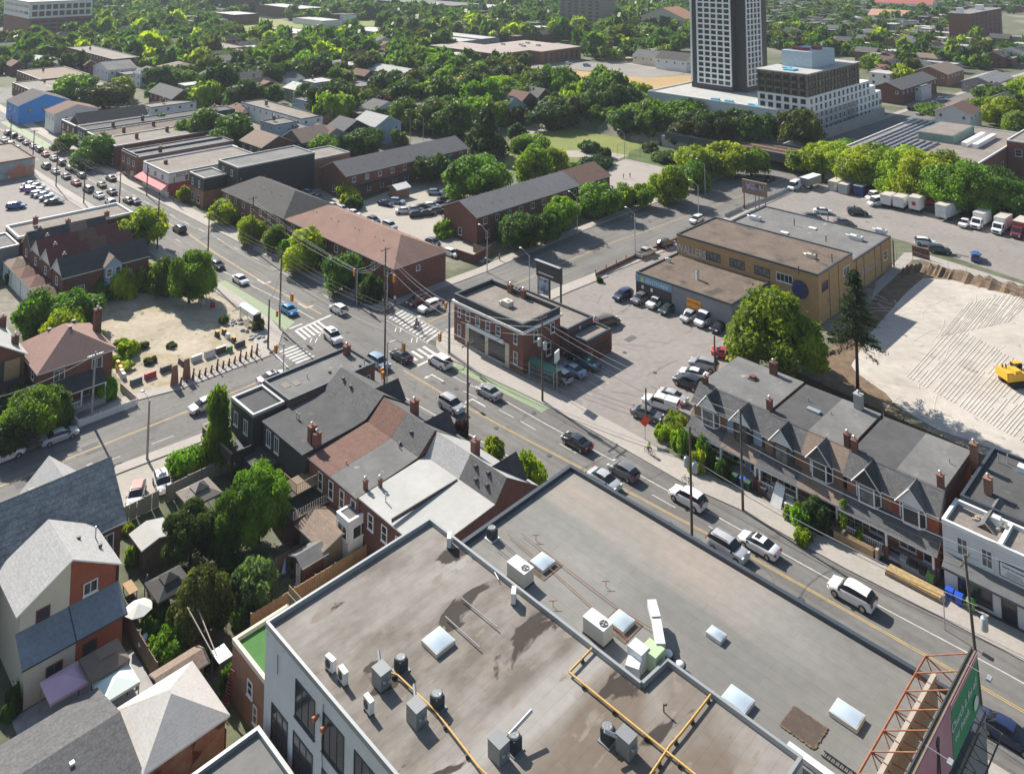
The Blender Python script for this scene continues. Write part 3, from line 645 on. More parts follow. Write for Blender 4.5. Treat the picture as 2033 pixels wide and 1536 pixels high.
t=terrace_unit('row_house','row house at the end of the terrace with a pale membrane roof and light shingles',-80.4,-68.3,56.5,m_fl_l,m_sh_l,m_brickd,[(0,6.3),(7.5,6.7),(9.2,6.8),(11,8.8),(15.8,6)],'row houses along the main street',[('e',2,2.4,4.2,2.4,1.1,1.9),('s',3,2,7,3.8,1,1.6),('s',2,7,10,1,1.1,1.8)],split=2)
b=MB();b.add([(6.1,9.2,6.82),(12.1,9.2,6.82),(12.1,11,8.82),(6.1,11,8.82)],[range(4)]);part(b,'grey_roofing',m_sh_g,t)
b=MB();b.box(6.0,6.12,-.2,9,6.5,6.9);part(b,'party_strip',m_dark,t)
front_dormer(t,9.4,11,15.2,8.7,m_sh_d);chimney(t,5.6,12.2,7.8,1.7,m=m_brick);stack(t,2.8,1.4,6.4,.9);chimney(t,.4,2.4,6.3,.9,.35,.35)
for x,y in((7.6,10.4),(8.4,9.7),(9.6,10.5),(10.1,9.8)):vent(t,x,y,6.9+(y-9.2)*1.1,.32)
t=bld('yard_shed','brown flat-roofed lean-to with a pointed corner roof behind the pale-roofed row house','shed',-85.8,-80.9,52.2,56.2,2.8,m_wood,('gable',.6),m_sh_t)
t=bld('glazed_porch','white box porch with dark windows behind the pale-roofed row house','porch',-82.2,-79.8,54.6,58,4.8,m_siding,('flat',),m_fl_g,m_trim,[('s',1,1.2,1.2,2.7,1.8,1.4,dict(style='slide')),('e',1,1.6,1.6,2.7,2.2,1.3,dict(style='slide'))],par=.1)
t=bld('garden_closet','small brown closet shed with a white door beside the wooden fence','shed',-82.6,-80.6,49.6,52,2.6,m_brickd,('gable',.4,'v'),m_fl_g,None,[('s',1,1,1,.1,.8,2,dict(style='sash',gm=m_trim))])
cu0,cv0=uv(902,583,7.6);cu1,cv1=uv(1112,610,7.6);U_,V_=cu1-cu0,cv1-cv0
CB=(cu0,cu1,cv0,cv1)
t=root_uv('bank_building','two-storey red brick corner building with a black parapet, white cornice and cream shopfront','building',cu0,cv0)
b=MB();b.box(0,U_,0,V_,0,6.3,bot=False);part(b,'wall',m_brick,t)
b=MB();b.box(-.35,U_+.35,-.35,V_+.2,6.3,6.62);b.box(-.2,U_+.2,-.2,V_,6.1,6.3);part(b,'cornice',m_trim,t)
b=MB();b.box(0,U_,0,.3,6.62,7.6);b.box(0,U_,V_-.3,V_,6.62,7.6);b.box(0,.3,.3,V_-.3,6.62,7.6);b.box(U_-.3,U_,.3,V_-.3,6.62,7.6);b.box(-.05,U_+.05,-.05,.35,7.6,7.66,1);b.box(-.05,.35,.35,V_+.05,7.6,7.66,1);b.box(U_-.35,U_+.05,.35,V_+.05,7.6,7.66,1);part(b,'parapet',[m_black,m_cop],t)
b=MB();b.box(.3,U_-.3,.3,V_-.3,6.6,6.9);part(b,'roof',m_fl_t,t)
wins(t,U_,V_,[('s',1,1.4,1.4,4.2,.8,1.5),('s',4,3.6,U_-5.6,4.2,1.1,1.5),('s',1,U_-1.6,U_-1.6,4.2,.8,1.5),('s',1,1.4,1.4,1.1,.9,1.9),('s',1,U_-1.6,U_-1.6,1.1,.9,1.9),('e',1,3,3,4.2,1,1.6),('e',1,7,7,4.2,1,1.6),('e',1,6,6,1,1.2,2)])
b=MB();x0,x1=3.0,U_-3.0
b.box(x0,x0+.9,-.1,0,0,3.4);b.box(x1-.9,x1,-.1,0,0,3.4);b.box((x0+x1)/2-.4,(x0+x1)/2+.4,-.1,0,0,3.4);b.box(x0,x1,-.1,0,3.4,3.7);b.box(x0+.9,x1-.9,-.1,0,0,.4);part(b,'shopfront',m_cream,t)
b=MB();b.box(x0+.9,(x0+x1)/2-.4,-.05,0,.4,3.4);b.box((x0+x1)/2+.4,x1-.9,-.05,0,.4,3.4);part(b,'shop_window',m_glass,t)
b=MB();b.box((x0+x1)/2-1.9,(x0+x1)/2-.5,-.07,0,.1,2.8);part(b,'door',m_glass,t)
b=MB();b.box(x0+.6,x1-1.2,-.3,-.1,3.35,3.95);part(b,'fascia_sign',m_trim,t)
b=MB();b.box(-.1,U_*.18,-.08,0,.9,1.05);b.box(U_-2.8,U_+.05,-.08,0,.9,1.05);part(b,'stone_band',m_cream,t)
chimney(t,5.4,V_-.6,6.9,1.3,.9,.6);chimney(t,8.6,V_-.6,6.9,1.3,.9,.6)
t=bld('brick_annex','single-storey brick annex with a beige gravel roof behind the black-parapet corner building','building',cu0+1,cu1+1.6,cv1,cv1+6.6,4.6,m_brick,('flat',),m_fl_t,m_cop,[('e',1,1.2,1.2,1.2,1.1,2.2)])
t=bld('graffiti_annex','low brick annex with dark graffiti on the side facing the car park','building',cu1+1.6,cu1+5.2,cv1+.6,cv1+7,3.7,m_brickd,('flat',),m_fl_t,m_cop)
lettering(t,'ITEMS',1.9,plain('graffiti_black',(.02,.02,.025),.6),(3.65,3.9,1.6),ROT['e'],'graffiti',sx=.75);lettering(t,'OK',1.5,plain('graffiti_pale',(.4,.36,.4),.6),(3.65,.9,1.2),ROT['e'],'graffiti',sx=.6)
b=MB();b.box(3.2,3.66,6.42,6.5,.3,3.0);part(b,'yellow_panel',plain('yellow_panel',(.6,.36,.05),.6),t)
t=root_uv('workshop_building','low workshop with rust-stained roof, blue sign band and orange sign','building',-99,133)
U,V=20.6,14.6
b=MB();b.box(0,U,0,V,0,4.6,bot=False);part(b,'wall',m_grey,t);flat_roof(t,U,V,4.9,m_fl_b,m_dark,par=.25)
b=MB();b.box(-.03,8.1,-.06,0,0,3.3);part(b,'shopfront',plain('plum_brown_paint',(.06,.04,.045),.7),t)
b=MB();b.box(-.05,8.2,-.12,-.02,3.3,4.6);part(b,'blue_sign',plain('sign_blue',(.16,.33,.45),.6),t)
lettering(t,'A SENTSTOREN',1.0,plain('sign_white',(.7,.75,.78),.6),(4.4,-.14,3.85),ROT['s'],'sign_lettering',sx=.85)
b=MB();b.box(1.2,1.8,-.16,-.12,3.5,4.3);part(b,'sign_emblem',plain('sign_yellow',(.6,.6,.1),.6),t)
b=MB();b.box(11.4,14.4,-.08,0,1.9,3.5);part(b,'orange_sign',plain('sign_orange',(.8,.32,.02),.6),t)
lettering(t,'MOTO PRO',.55,plain('sign_dark',(.08,.03,.03),.6),(12.9,-.1,2.85),ROT['s'],'sign_lettering')
for x in(1.3,3.4):b=MB();b.box(x,x+.5,-.1,-.06,2.2,2.8);part(b,'notice',m_trim,t)
t=root_uv('yellow_brick_building','two-storey yellow brick factory with a brown roof and white graffiti at its corner','factory',-98.9,146.9)
U,V=30,15;b=MB();b.box(0,U,0,V,0,8.4,bot=False);part(b,'wall',m_bricky,t);flat_roof(t,U,V,8.7,m_fl_b,m_cop,par=.22)
wins(t,U,V,[('s',3,8.5,19,5.6,3.2,1.5,dict(style='quad',fm=m_cop,gm=m_glassl)),('s',1,23.5,23.5,5.6,3.2,1.5,dict(style='quad')),('e',1,2.6,2.6,5.4,2.6,1.4,dict(style='quad',fm=m_dark)),('e',1,12,12,5.6,2.8,1.4,dict(style='quad'))])
lettering(t,'WALLERS',2.3,plain('graffiti_silver',(.5,.52,.58),.6),(3.4,-.05,6.0),ROT['s'],'graffiti',sx=.72)
b=MB();b.rod((26.5,-.06,5.2),(26.5,-.12,5.2),1.6,n=24);part(b,'round_mural',plain('mural_navy',(.03,.035,.11),.7),t)
for y in(4.4,8.4):b=MB();b.box(U,U+.06,y,y+.1,.2,8.2);part(b,'downpipe',m_dark,t)
t=root_uv('rear_factory_wing','lower factory wing with a patched dark and white roof behind the yellow brick block','factory',-98.9,161.95)
U,V=29,22;b=MB();b.box(0,U,0,V,0,6.0,bot=False);part(b,'wall',m_bricky,t);flat_roof(t,U,V,6.3,m_fl_g,m_cop,par=.22)
b=MB();b.box(.3,9.2,.4,V-.3,6.08,6.1);part(b,'white_membrane',m_fl_l,t)
wins(t,U,V,[('e',1,18.5,18.5,2.4,2,1.8,dict(lod=1))])
lettering(t,'INK BACON',2.0,plain('graffiti_pale',(.4,.36,.4),.6),(U+.04,9.5,3),ROT['e'],'graffiti',sx=.9)
for y in(4,7.5,13,16.2):b=MB();b.box(U,U+.06,y,y+.1,.2,6.0);part(b,'downpipe',m_dark,t)
for x,y in((12,8),(18,4),(15,15)):b=MB();b.cbox(x,y,6.05,1.6,1.1,.35);part(b,'skylight',m_trim,t)
SO=dict(paire=0,middl=-.35,third=-.7)
def semi(u0,label,cols,bays,gcol,ms,mp,ms2=None,mp2=None):
 U=9.9;t=root_uv('semi_detached_house',label,'semi-detached house',u0+.15,98.2+SO[label[:5]],'paired gabled houses facing the main street')
 b=MB();b.box(0,U/2,1.6,13.2,0,6.5,0,bot=False);b.box(U/2,U,1.6,13.2,0,6.5,1,bot=False);b.box(0,U,3.4,13.2,6.5,7.75,2,bot=False);part(b,'wall',cols,t)
 r=MB();r.box(-.08,U/2,3.2,13.4,7.75,7.9,0);r.box(U/2,U+.08,3.2,13.4,7.752,7.902,1);part(r,'roof',[m_fl_g if ms2 is None else ms2[0],m_fl_d if ms2 is None else ms2[1]],t)
 r=MB()
 for k,m in((0,0),(1,1)):
  x0,x1=(-.25,U/2)if k==0 else(U/2,U+.25)
  r.add([(x0,1.15,6.15),(x1,1.15,6.15),(x1,3.4,8.0),(x0,3.4,8.0)],[range(4)],m);r.add([(x0,1.15,6.0),(x1,1.15,6.0),(x1,3.4,7.85),(x0,3.4,7.85)],[(3,2,1,0)],m);r.add([(x0,1.15,6.0),(x1,1.15,6.0),(x1,1.15,6.15),(x0,1.15,6.15)],[range(4)],2)
  xs=x0 if k==0 else x1;q=[(xs,1.15,6.15),(xs,3.4,8.0),(xs,3.4,6.0),(xs,1.15,6.0)];r.add(q if k==0 else q[::-1],[range(4)],m)
 part(r,'front_slope',[ms,ms if ms2 is None else ms2[2],m_trim],t)
 r=MB()
 for k in(0,1):
  x0,x1=(-.35,U/2)if k==0 else(U/2,U+.35)
  r.add([(x0,-.35,3.1),(x1,-.35,3.1),(x1,1.6,4.25),(x0,1.6,4.25)],[range(4)],k);r.add([(x0,-.35,2.92),(x1,-.35,2.92),(x1,1.6,4.07),(x0,1.6,4.07)],[(3,2,1,0)],2);r.add([(x0,-.35,2.92),(x1,-.35,2.92),(x1,-.35,3.1),(x0,-.35,3.1)],[range(4)],2)
 part(r,'porch_roof',[mp,mp2 or mp,m_trim],t)
 for x in(.1,U/2,U-.1):
  b=MB();b.cbox(x,-.1,0,.5,.5,1.5,1);b.cbox(x,-.1,1.5,.22,.22,1.45,0);part(b,'porch_post',[m_trim,m_brickd],t)
 b=MB();b.box(0,U,-.3,1.6,0,.7);part(b,'porch_floor',m_conc,t)
 b=MB()
 for i in range(24):
  x=.4+i*.2
  if x<U/2-.4:b.box(x,x+.05,-.2,-.15,.7,1.5)
 b.box(.3,U/2-.3,-.22,-.13,1.5,1.58);part(b,'railing',m_trim,t)
 for k,(xd,wd)in enumerate(((2.5,1.6),(7.3,1.6))):
  A=(xd,1.0,8.1);Bk=(xd,3.3,8.1);Lf=(xd-wd,.8,6.15);Rt=(xd+wd,.8,6.15);Lb=(xd-wd,1.3,6.2);Rb=(xd+wd,1.3,6.2)
  A=(xd,.7,8.05)
  d=MB();d.add([A,Bk,Lb,Lf],[(0,1,2,3)],0);d.add([A,Bk,Rb,Rt],[(0,3,2,1)],0);part(d,'dormer_roof',m_sh_d if k==0 or mp2 is None else ms,t)
  d=MB();d.add([(xd-wd+.22,.85,6.25),(xd+wd-.22,.85,6.25),(xd,.85,7.85)],[range(3)],0)
  for s in(-1,1):d.rod((xd+s*wd,.74,6.13),(xd,.64,8.06),.07,n=4,m=1)
  part(d,'gable_face',[gcol[k],m_trim],t)
  w2=1.35;d=MB();Q=[(xd-w2,1.6),(xd-w2*.62,.95),(xd+w2*.62,.95),(xd+w2,1.6)]
  d.prism([(x,y)for x,y in Q],4.05,4.25);d.prism([(x,y)for x,y in Q],6.0,6.12)
  for q in range(4):
   d.cbox(Q[q][0],Q[q][1],4.25,.14,.14,1.75)
  fr=part(d,'bay_window',bays[k],t)
  g=MB()
  for q in range(3):
   a,c=Q[q],Q[q+1];g.add([(a[0],a[1],4.25),(c[0],c[1],4.25),(c[0],c[1],6.0),(a[0],a[1],6.0)],[range(4)])
  part(g,'pane',m_glassl if k==0 else m_glass,fr)
 win(t,'s',1.2,.8,1,2.1,U,13,'sash',m_trim,m_dark,off=-1.6,name='front_door');win(t,'s',U-1.2,.8,1,2.1,U,13,'sash',m_trim,m_dark,off=-1.6,name='front_door')
 win(t,'s',3.3,1.1,1.8,1.7,U,13,'slide',off=-1.6);win(t,'s',U-3.3,1.1,1.8,1.7,U,13,'slide',off=-1.6)
 return t
t=semi(-65,'paired gabled house with one blue-grey and one brown brick half, nearest the car park',[m_brickb,m_bluesid,m_brickd],[m_trim,m_dark],[m_siding,m_siding],m_sh_g,m_sh_g,(m_fl_g,m_fl_g,m_sh_g),m_sh_t)
chimney(t,6.0,12.4,7.9,1.5,.9,.7,m=m_brickd);chimney(t,9.9,3.8,7.4,1.7,.6,.7);chimney(t,.5,3.6,7.4,1.2,.6,.7,m=m_brickd)
b=MB();b.cbox(4.6,9.2,7.9,1.1,1.1,.12);b.cbox(4.6,9.2,8.02,.7,.7,.3);part(b,'roof_hatch',m_brickd,t)
t=semi(-54.5,'middle paired gabled house with brown brick front and a pinkish shingled half',[m_brickb,m_brickb,m_brickd],[m_dark,m_trim],[m_siding,m_sh_g],m_sh_g,m_sh_g,(m_fl_d,m_fl_g,m_sh_t),m_sh_t)
chimney(t,7.4,12.6,7.9,1.7,1,.8,m=m_conc);chimney(t,9.7,3.6,7.5,1.7,.6,.7,m=m_brickd)
b=MB();b.cbox(3.6,7.8,7.9,1.7,.7,.25);part(b,'skylight',m_metal,t);stack(t,2,9.6,7.9,.5);stack(t,5.4,8.8,7.9,.3)
t=semi(-44,'third paired gabled house, one half bright red brick, beside the white shop',[m_brickb,m_bricko,m_brickd],[m_trim,m_trim],[m_black,m_siding],m_sh_g,m_sh_g,(m_fl_d,m_fl_g,m_sh_g),m_sh_g)
chimney(t,.2,3.6,7.5,1.6,.6,.7);chimney(t,9.6,3.8,7.5,1.6,.6,.7);stack(t,8.9,9,7.9,.6);chimney(t,10.6,12.2,6,3.4,.7,.8,m=m_brickb)
t=bld('grey_roofed_house','house with broad dark grey flat roof and small front gable behind the white shop','house',-32.6,-14,102.2,114.5,7.4,m_brickd,('flat',),m_fl_d,m_cop,[],[(2,3,7.2,dict(m=m_brickb))])
pitched(t,5.2,2.4,5.6,1.7,'gable','v',m_sh_g,m_brickb,x0=1.2,y0=-2.6,eave=.3,name='gable_roof');stack(t,1.2,10,7.1,1);stack(t,2.0,10.6,7.1,1)
b=MB();b.box(3.2,5.8,9.6,10.6,7.1,7.7);part(b,'roof_light',m_trim,t)
t=root_uv('white_shop','white two-storey shop with a grey awning and framed sign at the right edge','shop',-33.0,97.4)
U,V=16,4.6;b=MB();b.box(0,U,0,V,0,6.6,bot=False);part(b,'wall',m_siding,t);flat_roof(t,U,V,7.0,m_fl_t,m_trim,par=.4)
b=MB();b.box(5.2,5.6,.3,V-.3,6.6,7.05);part(b,'party_wall',m_trim,t)
wins(t,U,V,[('s',2,1.9,4.2,4.3,1.05,1.7,dict(style='cross',gm=m_glassl)),('s',2,8.9,12,4.3,1.05,1.7,dict(style='cross')),('s',1,2.9,2.9,.5,3.2,2.3,dict(style='triple',fm=m_dark)),('s',1,10.5,10.5,.6,4.4,2.2,dict(style='triple',fm=m_dark)),('s',1,6,6,.1,1.4,2.6,dict(style='sash',fm=m_dark))])
b=MB();b.box(5.3,7.9,-.08,0,4.2,5.6,1);b.box(5.4,7.8,-.11,-.08,4.3,5.5,0);part(b,'sign',[m_trim,m_cop],t)
lettering(t,'North Accounting',.27,m_dark,(6.6,-.13,5.2),ROT['s'],'sign_lettering')
for k in range(3):b=MB();b.box(6.0-.1*k,7.3+.1*k,-.12,-.11,4.8-k*.18,4.85-k*.18);part(b,'sign_text_line',m_dark,t)
b=MB();b.add([(.2,0,3.9),(16,0,3.9),(16,-1.3,3.1),(.2,-1.3,3.1)],[(3,2,1,0)]);b.add([(.2,-1.3,3.1),(16,-1.3,3.1),(16,-1.3,2.85),(.2,-1.3,2.85)],[(3,2,1,0)]);b.add([(.2,0,3.9),(.2,-1.3,3.1),(.2,0,3.1)],[range(3)]);part(b,'awning',mat('grey_awning',(.14,.145,.15),.8),t)
t=root_uv('slate_house','large house with a weathered blue-grey shingle roof at the left edge','house',-104.8,14)
U,V=9.6,22.2;b=MB();b.box(0,U,0,V,0,6.6,bot=False);part(b,'wall',m_brickd,t)
pitched(t,U,V,6.6,3.9,'gable','v',m_sh_s,m_brickd,eave=.45);vent(t,3.6,20.8,9.6,.5);vent(t,3.8,15,9.7,.5)
pitched(t,3,21.2,6.6,2.6,'gable','u',m_sh_l,m_brickd,x0=-2.4,y0=15.8,eave=.3,name='street_gable_roof')
wins(t,U,V,[('e',1,20.8,20.8,3.9,1.4,1.7,dict(style='slide')),('e',1,20.6,20.6,.9,1.6,1.8)])
t=root_uv('gabled_rear_wing','wing with a pale grey gable roof, its end wall half cream and half red','house',-95.2,25)
U,V=6.8,8.3;b=MB();b.box(0,U,0,V/2,0,7.0,0,bot=False);b.box(0,U,V/2,V,0,7.001,1,bot=False)
b.add([(U,0,7),(U,V/2,7),(U,V/2,9.35)],[range(3)],0);b.add([(U,V/2,7),(U,V,7),(U,V/2,9.35)],[range(3)],1);part(b,'wall',[m_cream,m_bricko,m_brickd],t)
pitched(t,U,V,7.0,2.4,'gable','u',m_sh_l,None,eave=.45);vent(t,3,6,8.5,.28);vent(t,4.4,7.6,7.7,.28);stack(t,2.4,7.8,7.4,1.1)
wins(t,U,V,[('e',1,1.9,1.9,4.6,1.2,1.7,dict(fm=m_maroon)),('e',1,6,6,5.4,1.3,1.1,dict(style='slide'))])
b=MB();b.box(U,U+2.2,0,V/2,0,3.5,0,bot=False);b.box(U,U+2.2,V/2,V,0,3.5,1,bot=False);fx=part(b,'lean_to_wall',[m_cream,m_bricko],t)
b=MB();b.add([(U,-.35,5.2),(U+2.5,-.35,3.55),(U+2.5,V+.35,3.55),(U,V+.35,5.2)],[(0,1,2,3)],0);b.add([(U+2.5,-.35,3.4),(U+2.5,V+.35,3.4),(U+2.5,V+.35,3.55),(U+2.5,-.35,3.55)],[range(4)],1);b.add([(U,V+.35,5.2),(U+2.5,V+.35,3.55),(U,V+.35,3.5)],[range(3)],0);b.add([(U,V/2-.1,5.22),(U+2.5,V/2-.1,3.57),(U+2.5,V/2+.02,3.57),(U,V/2+.02,5.22)],[range(4)],1);part(b,'lean_to_roof',[mat('blue_grey_metal',(.2,.235,.27),.8,(.17,.2,.23),sc=.4,amt=.6,fine=(3,.12)),m_cop],t)
win(t,'e',2.4,1.2,1.4,1.3,U+2.2,V,'slide',m_maroon);win(t,'e',5.4,.8,1.2,1.9,U+2.2,V,'cross',m_dark)
t=root_uv('long_garage','long garage with a streaked grey shingle roof at the bottom left corner','garage',-80,8)
b=MB();b.box(0,10,0,20.8,0,2.8,bot=False);part(b,'wall',m_brickd,t);pitched(t,10,20.8,2.9,1.2,'gable','v',m_sh_g,m_brickd,eave=.3)
for x,y in((6.5,17),(6.8,12.4)):b=MB();b.cbox(x,y,3.7,.35,.35,.3);part(b,'vent',m_trim,t)
t=root_uv('hip_roofed_garage','garage with a pale grey pyramid roof and graffiti-covered side wall','garage',-76.7,29.2)
b=MB();b.box(0,6.8,0,6.6,0,2.9,bot=False);part(b,'wall',mat('patchy_wall',(.3,.13,.08),.9,(.36,.27,.18),sc=.5,amt=.9,patches=[(.6,.55,.6,(.13,.045,.035))]),t)
pitched(t,6.8,6.6,3.0,1.6,'hip','u',mat('beige_grey_shingle',(.47,.45,.425),.95,(.41,.39,.37),sc=.8,amt=.5,fine=(5,.08),course=(.12,.07)),None,eave=.3,inset=3.45)
t=bld('low_annex','low grey-roofed annex at the foot of the white stucco wall','building',-66.8,-57,30,37.2,3.2,m_brickd,('flat',),m_fl_g,m_copl)
t=bld('brick_garage','narrow brick building with a white-capped roof terrace beside the white stucco wall','building',-74,-67.6,38.4,44,5.2,m_brickb,('flat',),mat('artificial_turf',(.05,.17,.03),.9),m_cream,[('s',1,3.4,3.4,2.5,.9,1.2),('s',1,4.4,4.4,.9,.7,1.4)])
b=MB()
for i in range(28):b.box(.2+i*.22,.25+i*.22,5.35,5.4,5.2,6.3)
b.box(.1,6.4,5.33,5.42,6.3,6.36);b.box(.1,6.4,5.5,5.58,5.1,6.9);part(b,'railing',m_wood,t)
t=root_uv('hip_roofed_house','dark red brick house with a pinkish-brown hip roof beside the vacant lot','house',-146.8,39.2)
U,V=11.2,10;b=MB();b.box(0,U,0,V,0,6.4,bot=False);part(b,'wall',m_brick,t)
pitched(t,U,V,6.4,2.9,'hip','u',mat('pink_brown_shingle',(.3,.185,.155),.95,(.25,.155,.13),sc=.6,amt=.5,fine=(5,.12),course=(.17,.08)),None,eave=.5,inset=5.1)
chimney(t,4.4,9.9,6,4.0,.9,1.0,m=m_brickd);vent(t,3,3.4,8.4,.4);vent(t,2.6,7,8.4,.4);vent(t,6.4,5.3,9.2,.4)
wins(t,U,V,[('e',2,2.6,7.8,4.2,1.5,1.5,dict(style='slide')),('s',2,3,8,4.2,1.3,1.5)])
b=MB();b.add([(U,1.8,4.3),(U,8.4,4.3),(U+2.6,8.4,3.0),(U+2.6,1.8,3.0)],[(0,3,2,1)],0);b.add([(U+2.6,1.8,2.85),(U+2.6,8.4,2.85),(U+2.6,8.4,3.0),(U+2.6,1.8,3.0)],[range(4)],1);part(b,'porch_roof',[m_sh_d,m_trim],t)
for y in(1.9,5,8.3):b=MB();b.cbox(U+2.5,y,.8,.18,.18,2.1);part(b,'porch_post',m_trim,t)
b=MB();b.box(U,U+2.6,1.8,8.4,0,.8);part(b,'porch_floor',m_conc,t)
b=MB();b.box(U+2.5,U+2.6,2,4.9,1.5,1.6);b.box(U+2.5,U+2.6,2,4.9,.8,.88)
for i in range(14):b.box(U+2.52,U+2.58,2.05+i*.2,2.1+i*.2,.88,1.5)
part(b,'railing',m_trim,t);win(t,'e',6.4,.8,1.1,2.1,U,V,'sash',m_trim,m_dark,name='front_door');win(t,'e',3.2,1.3,1.7,1.4,U,V,'slide')
t=bld('balcony_house','brick house with a recessed dark balcony at the far left beyond the hip-roofed house','house',-156,-141,30.6,38.6,7.3,m_brick,('gable',2.6),m_fl_l,None,[('e',1,5,5,1,2.4,1.5,dict(style='slide'))],[(12,7.4,7,dict(h=2,m=m_brickd)),(4,7.6,7,dict(h=2.2,m=m_brickd))])
b=MB();b.box(15,15.05,.5,7.5,3.6,7.2);part(b,'recess_shade',m_dark,t);b=MB();b.box(15.05,15.9,.5,7.6,3.3,3.5);b.box(15.85,15.93,.5,7.6,3.5,4.5);part(b,'balcony',m_black,t)  # dark sheet on the flat wall paints the shade inside the balcony recess
b=MB();b.box(15.04,15.1,5.4,7.4,3.6,7.0);part(b,'screen',m_woodn,t)
rows=[(-176,m_sh_d,'front row house with a dark grey roof and pale blue dormer,'),(-183,m_sh_r,'second gabled row house with a dark red roof and orange-brown patch'),(-189.5,m_sh_r,'third gabled row house with a maroon roof and salmon patch'),(-196,m_sh_d,'rearmost gabled row house with a dark roof and tan patch')]
for k,(uu,m,lb)in enumerate(rows):
 U,V=6.4,15.6-.3*k;t=root_uv('gabled_row_house',lb[:-1]if lb.endswith(',')else lb,'row house',uu-3.2+2.5,52.3,'gabled row houses with parallel ridges')
 b=MB();b.box(0,U,0,V,0,6.3,bot=False);part(b,'wall',m_brickd,t)
 pitched(t,U,V,6.3,2.6,'gable','v',m,m_siding if k<3 else m_brickd,eave=.25)
 if k:
  b=MB();s=2.6/3.2;y0_=7+.2*k;b.add([(U/2+.05,y0_,9.1),(U+.25,y0_,6.3),(U+.25,y0_+3.4,6.3),(U/2+.05,y0_+3.4,9.1)],[range(4)]);part(b,'roof_patch',[m_sh_b,m_sh_b,m_sh_b,m_sh_t][k],t)
 chimney(t,2.6,1.2+.4*k,8,1.2,.6,.6);stack(t,4.4,11,7.6,.4)
 b=MB();b.box(.2,U-.2,-3.4,0,0,3.4,bot=False);part(b,'rear_extension',m_siding,t)
 pitched(t,U-.2,0,3.4,1.0,'hip','v',m_sh_b if k<3 else m_sh_t,None,eave=.25,x0=.2,y0=-3.4,inset=2,name='extension_roof')
 wins(t,U,V,[('s',1,3,3,4.2,1.2,1.4,dict(lod=1))])
 if k==0:
  win(t,'e',3.2,2.8,1.3,1.3,U,V,'slide');win(t,'e',11.6,3.6,.9,1.3,U,V,'sash')
  b=MB();b.box(U,U+.9,7.2,10.2,2.8,6.6,bot=True);b.add([(U+.9,7.2,6.6),(U+.9,10.2,6.6),(U+.9,8.7,8.0)],[range(3)]);part(b,'dormer',m_bluesid,t)
  b=MB();b.add([(U+1.1,6.9,6.5),(U+1.1,8.7,8.2),(2.4+1.4,8.7,8.2),(U-.2,6.9,6.5)],[(0,1,2,3)]);b.add([(U+1.1,10.5,6.5),(U+1.1,8.7,8.2),(3.8,8.7,8.2),(U-.2,10.5,6.5)],[(0,3,2,1)]);part(b,'dormer_roof',m_sh_t,t)
  for q in(7.9,9.5):win(t,'e',q,4.6,1.0,1.5,U+.9,V,'sash')
  b=MB();b.add([(1,V,4.4),(U+.4,V,4.4),(U+.4,V+2.8,3.4),(1,V+2.8,3.4)],[range(4)]);part(b,'porch_roof',m_sh_t,t)
  for x in(1.2,U+.2):b=MB();b.cbox(x,V+2.6,0,.15,.15,3.4);part(b,'porch_post',m_trim,t)
t=bld('flat_garage','grey flat-roofed building with dark wall left of the four gabled rows','building',-208,-198,38,52,5.6,m_grey,('flat',),m_fl_g,m_copl)
t=bld('long_white_edged_building','long low building whose flat roof has a bright white edge beside the corner car park','building',-209.5,-199.6,52.2,75.5,6.6,m_brickd,('flat',),m_fl_t,m_trim,[],[(3,5,6.4),(8.5,10,6.2,dict(h=1.3)),(8.8,18,6.2,dict(h=1.3))],par=.5)
# ================================================================ MID AND FAR BUILDINGS
AUTO=[]
LM=[('the white-grid tower',1440,195),('the stone-coloured slab tower',1150,62),('the twin brown towers',432,42),('the white-over-brick block',60,72),('the bright blue building',60,222),('the long brick school',1050,118),('the brick apartment block',1980,78),('the dry tan sports field',1250,168),('the park lawn',1180,280),('the red-awning corner shop',320,355),('the solar-panelled roof',1880,300),('the black-clad building',470,360),('the stepped white mid-rise',1650,225),('the distant meadow',560,55),('the railway bridge',1560,305),('the long dark-roofed terrace',790,315),('the brown townhouse roof',720,480),('the vacant lot',360,640),('the yellow brick factory',1520,520),('the black-parapet corner building',1000,650),('the four gabled rows',160,520),('the tall conifer',1700,700),('the pinkish-brown hip roof',130,700),('the tennis court',1240,370),('the railway warehouse',850,25),('the pale-roofed row',600,245),('the blue dormer house',995,225),('the far street end',30,250)]
def far(label,cat,px,py,U,V,h,wm,roof,rm,pm=None,ws=(),chim=(),name='house',group=None,**k):
 u1,v0=uv(px,py,h);return bld(name,label,cat,u1-U,u1,v0,v0+V,h,wm,roof,rm,pm,ws,chim,group=group,**k)
def grid_wall(t,U,V,face,n,rows,a0,a1,z0,dz,w,h,fm,gm,style='sash'):
 for r in range(rows):wins(t,U,V,[(face,n,a0,a1,z0+r*dz,w,h,dict(lod=1,fm=fm,gm=gm,style=style))])
def strip_windows(t,U,V,face,z,h,a0,a1,n,gap,m,name='window_band',off=.05):
 b=MB();L_=(a1-a0-(n-1)*gap)/n
 for i in range(n):
  x=a0+i*(L_+gap)
  if face=='s':b.box(x,x+L_,-off,0,z,z+h)
  else:b.box(U,U+off,x,x+L_,z,z+h)
 return part(b,name,m,t)
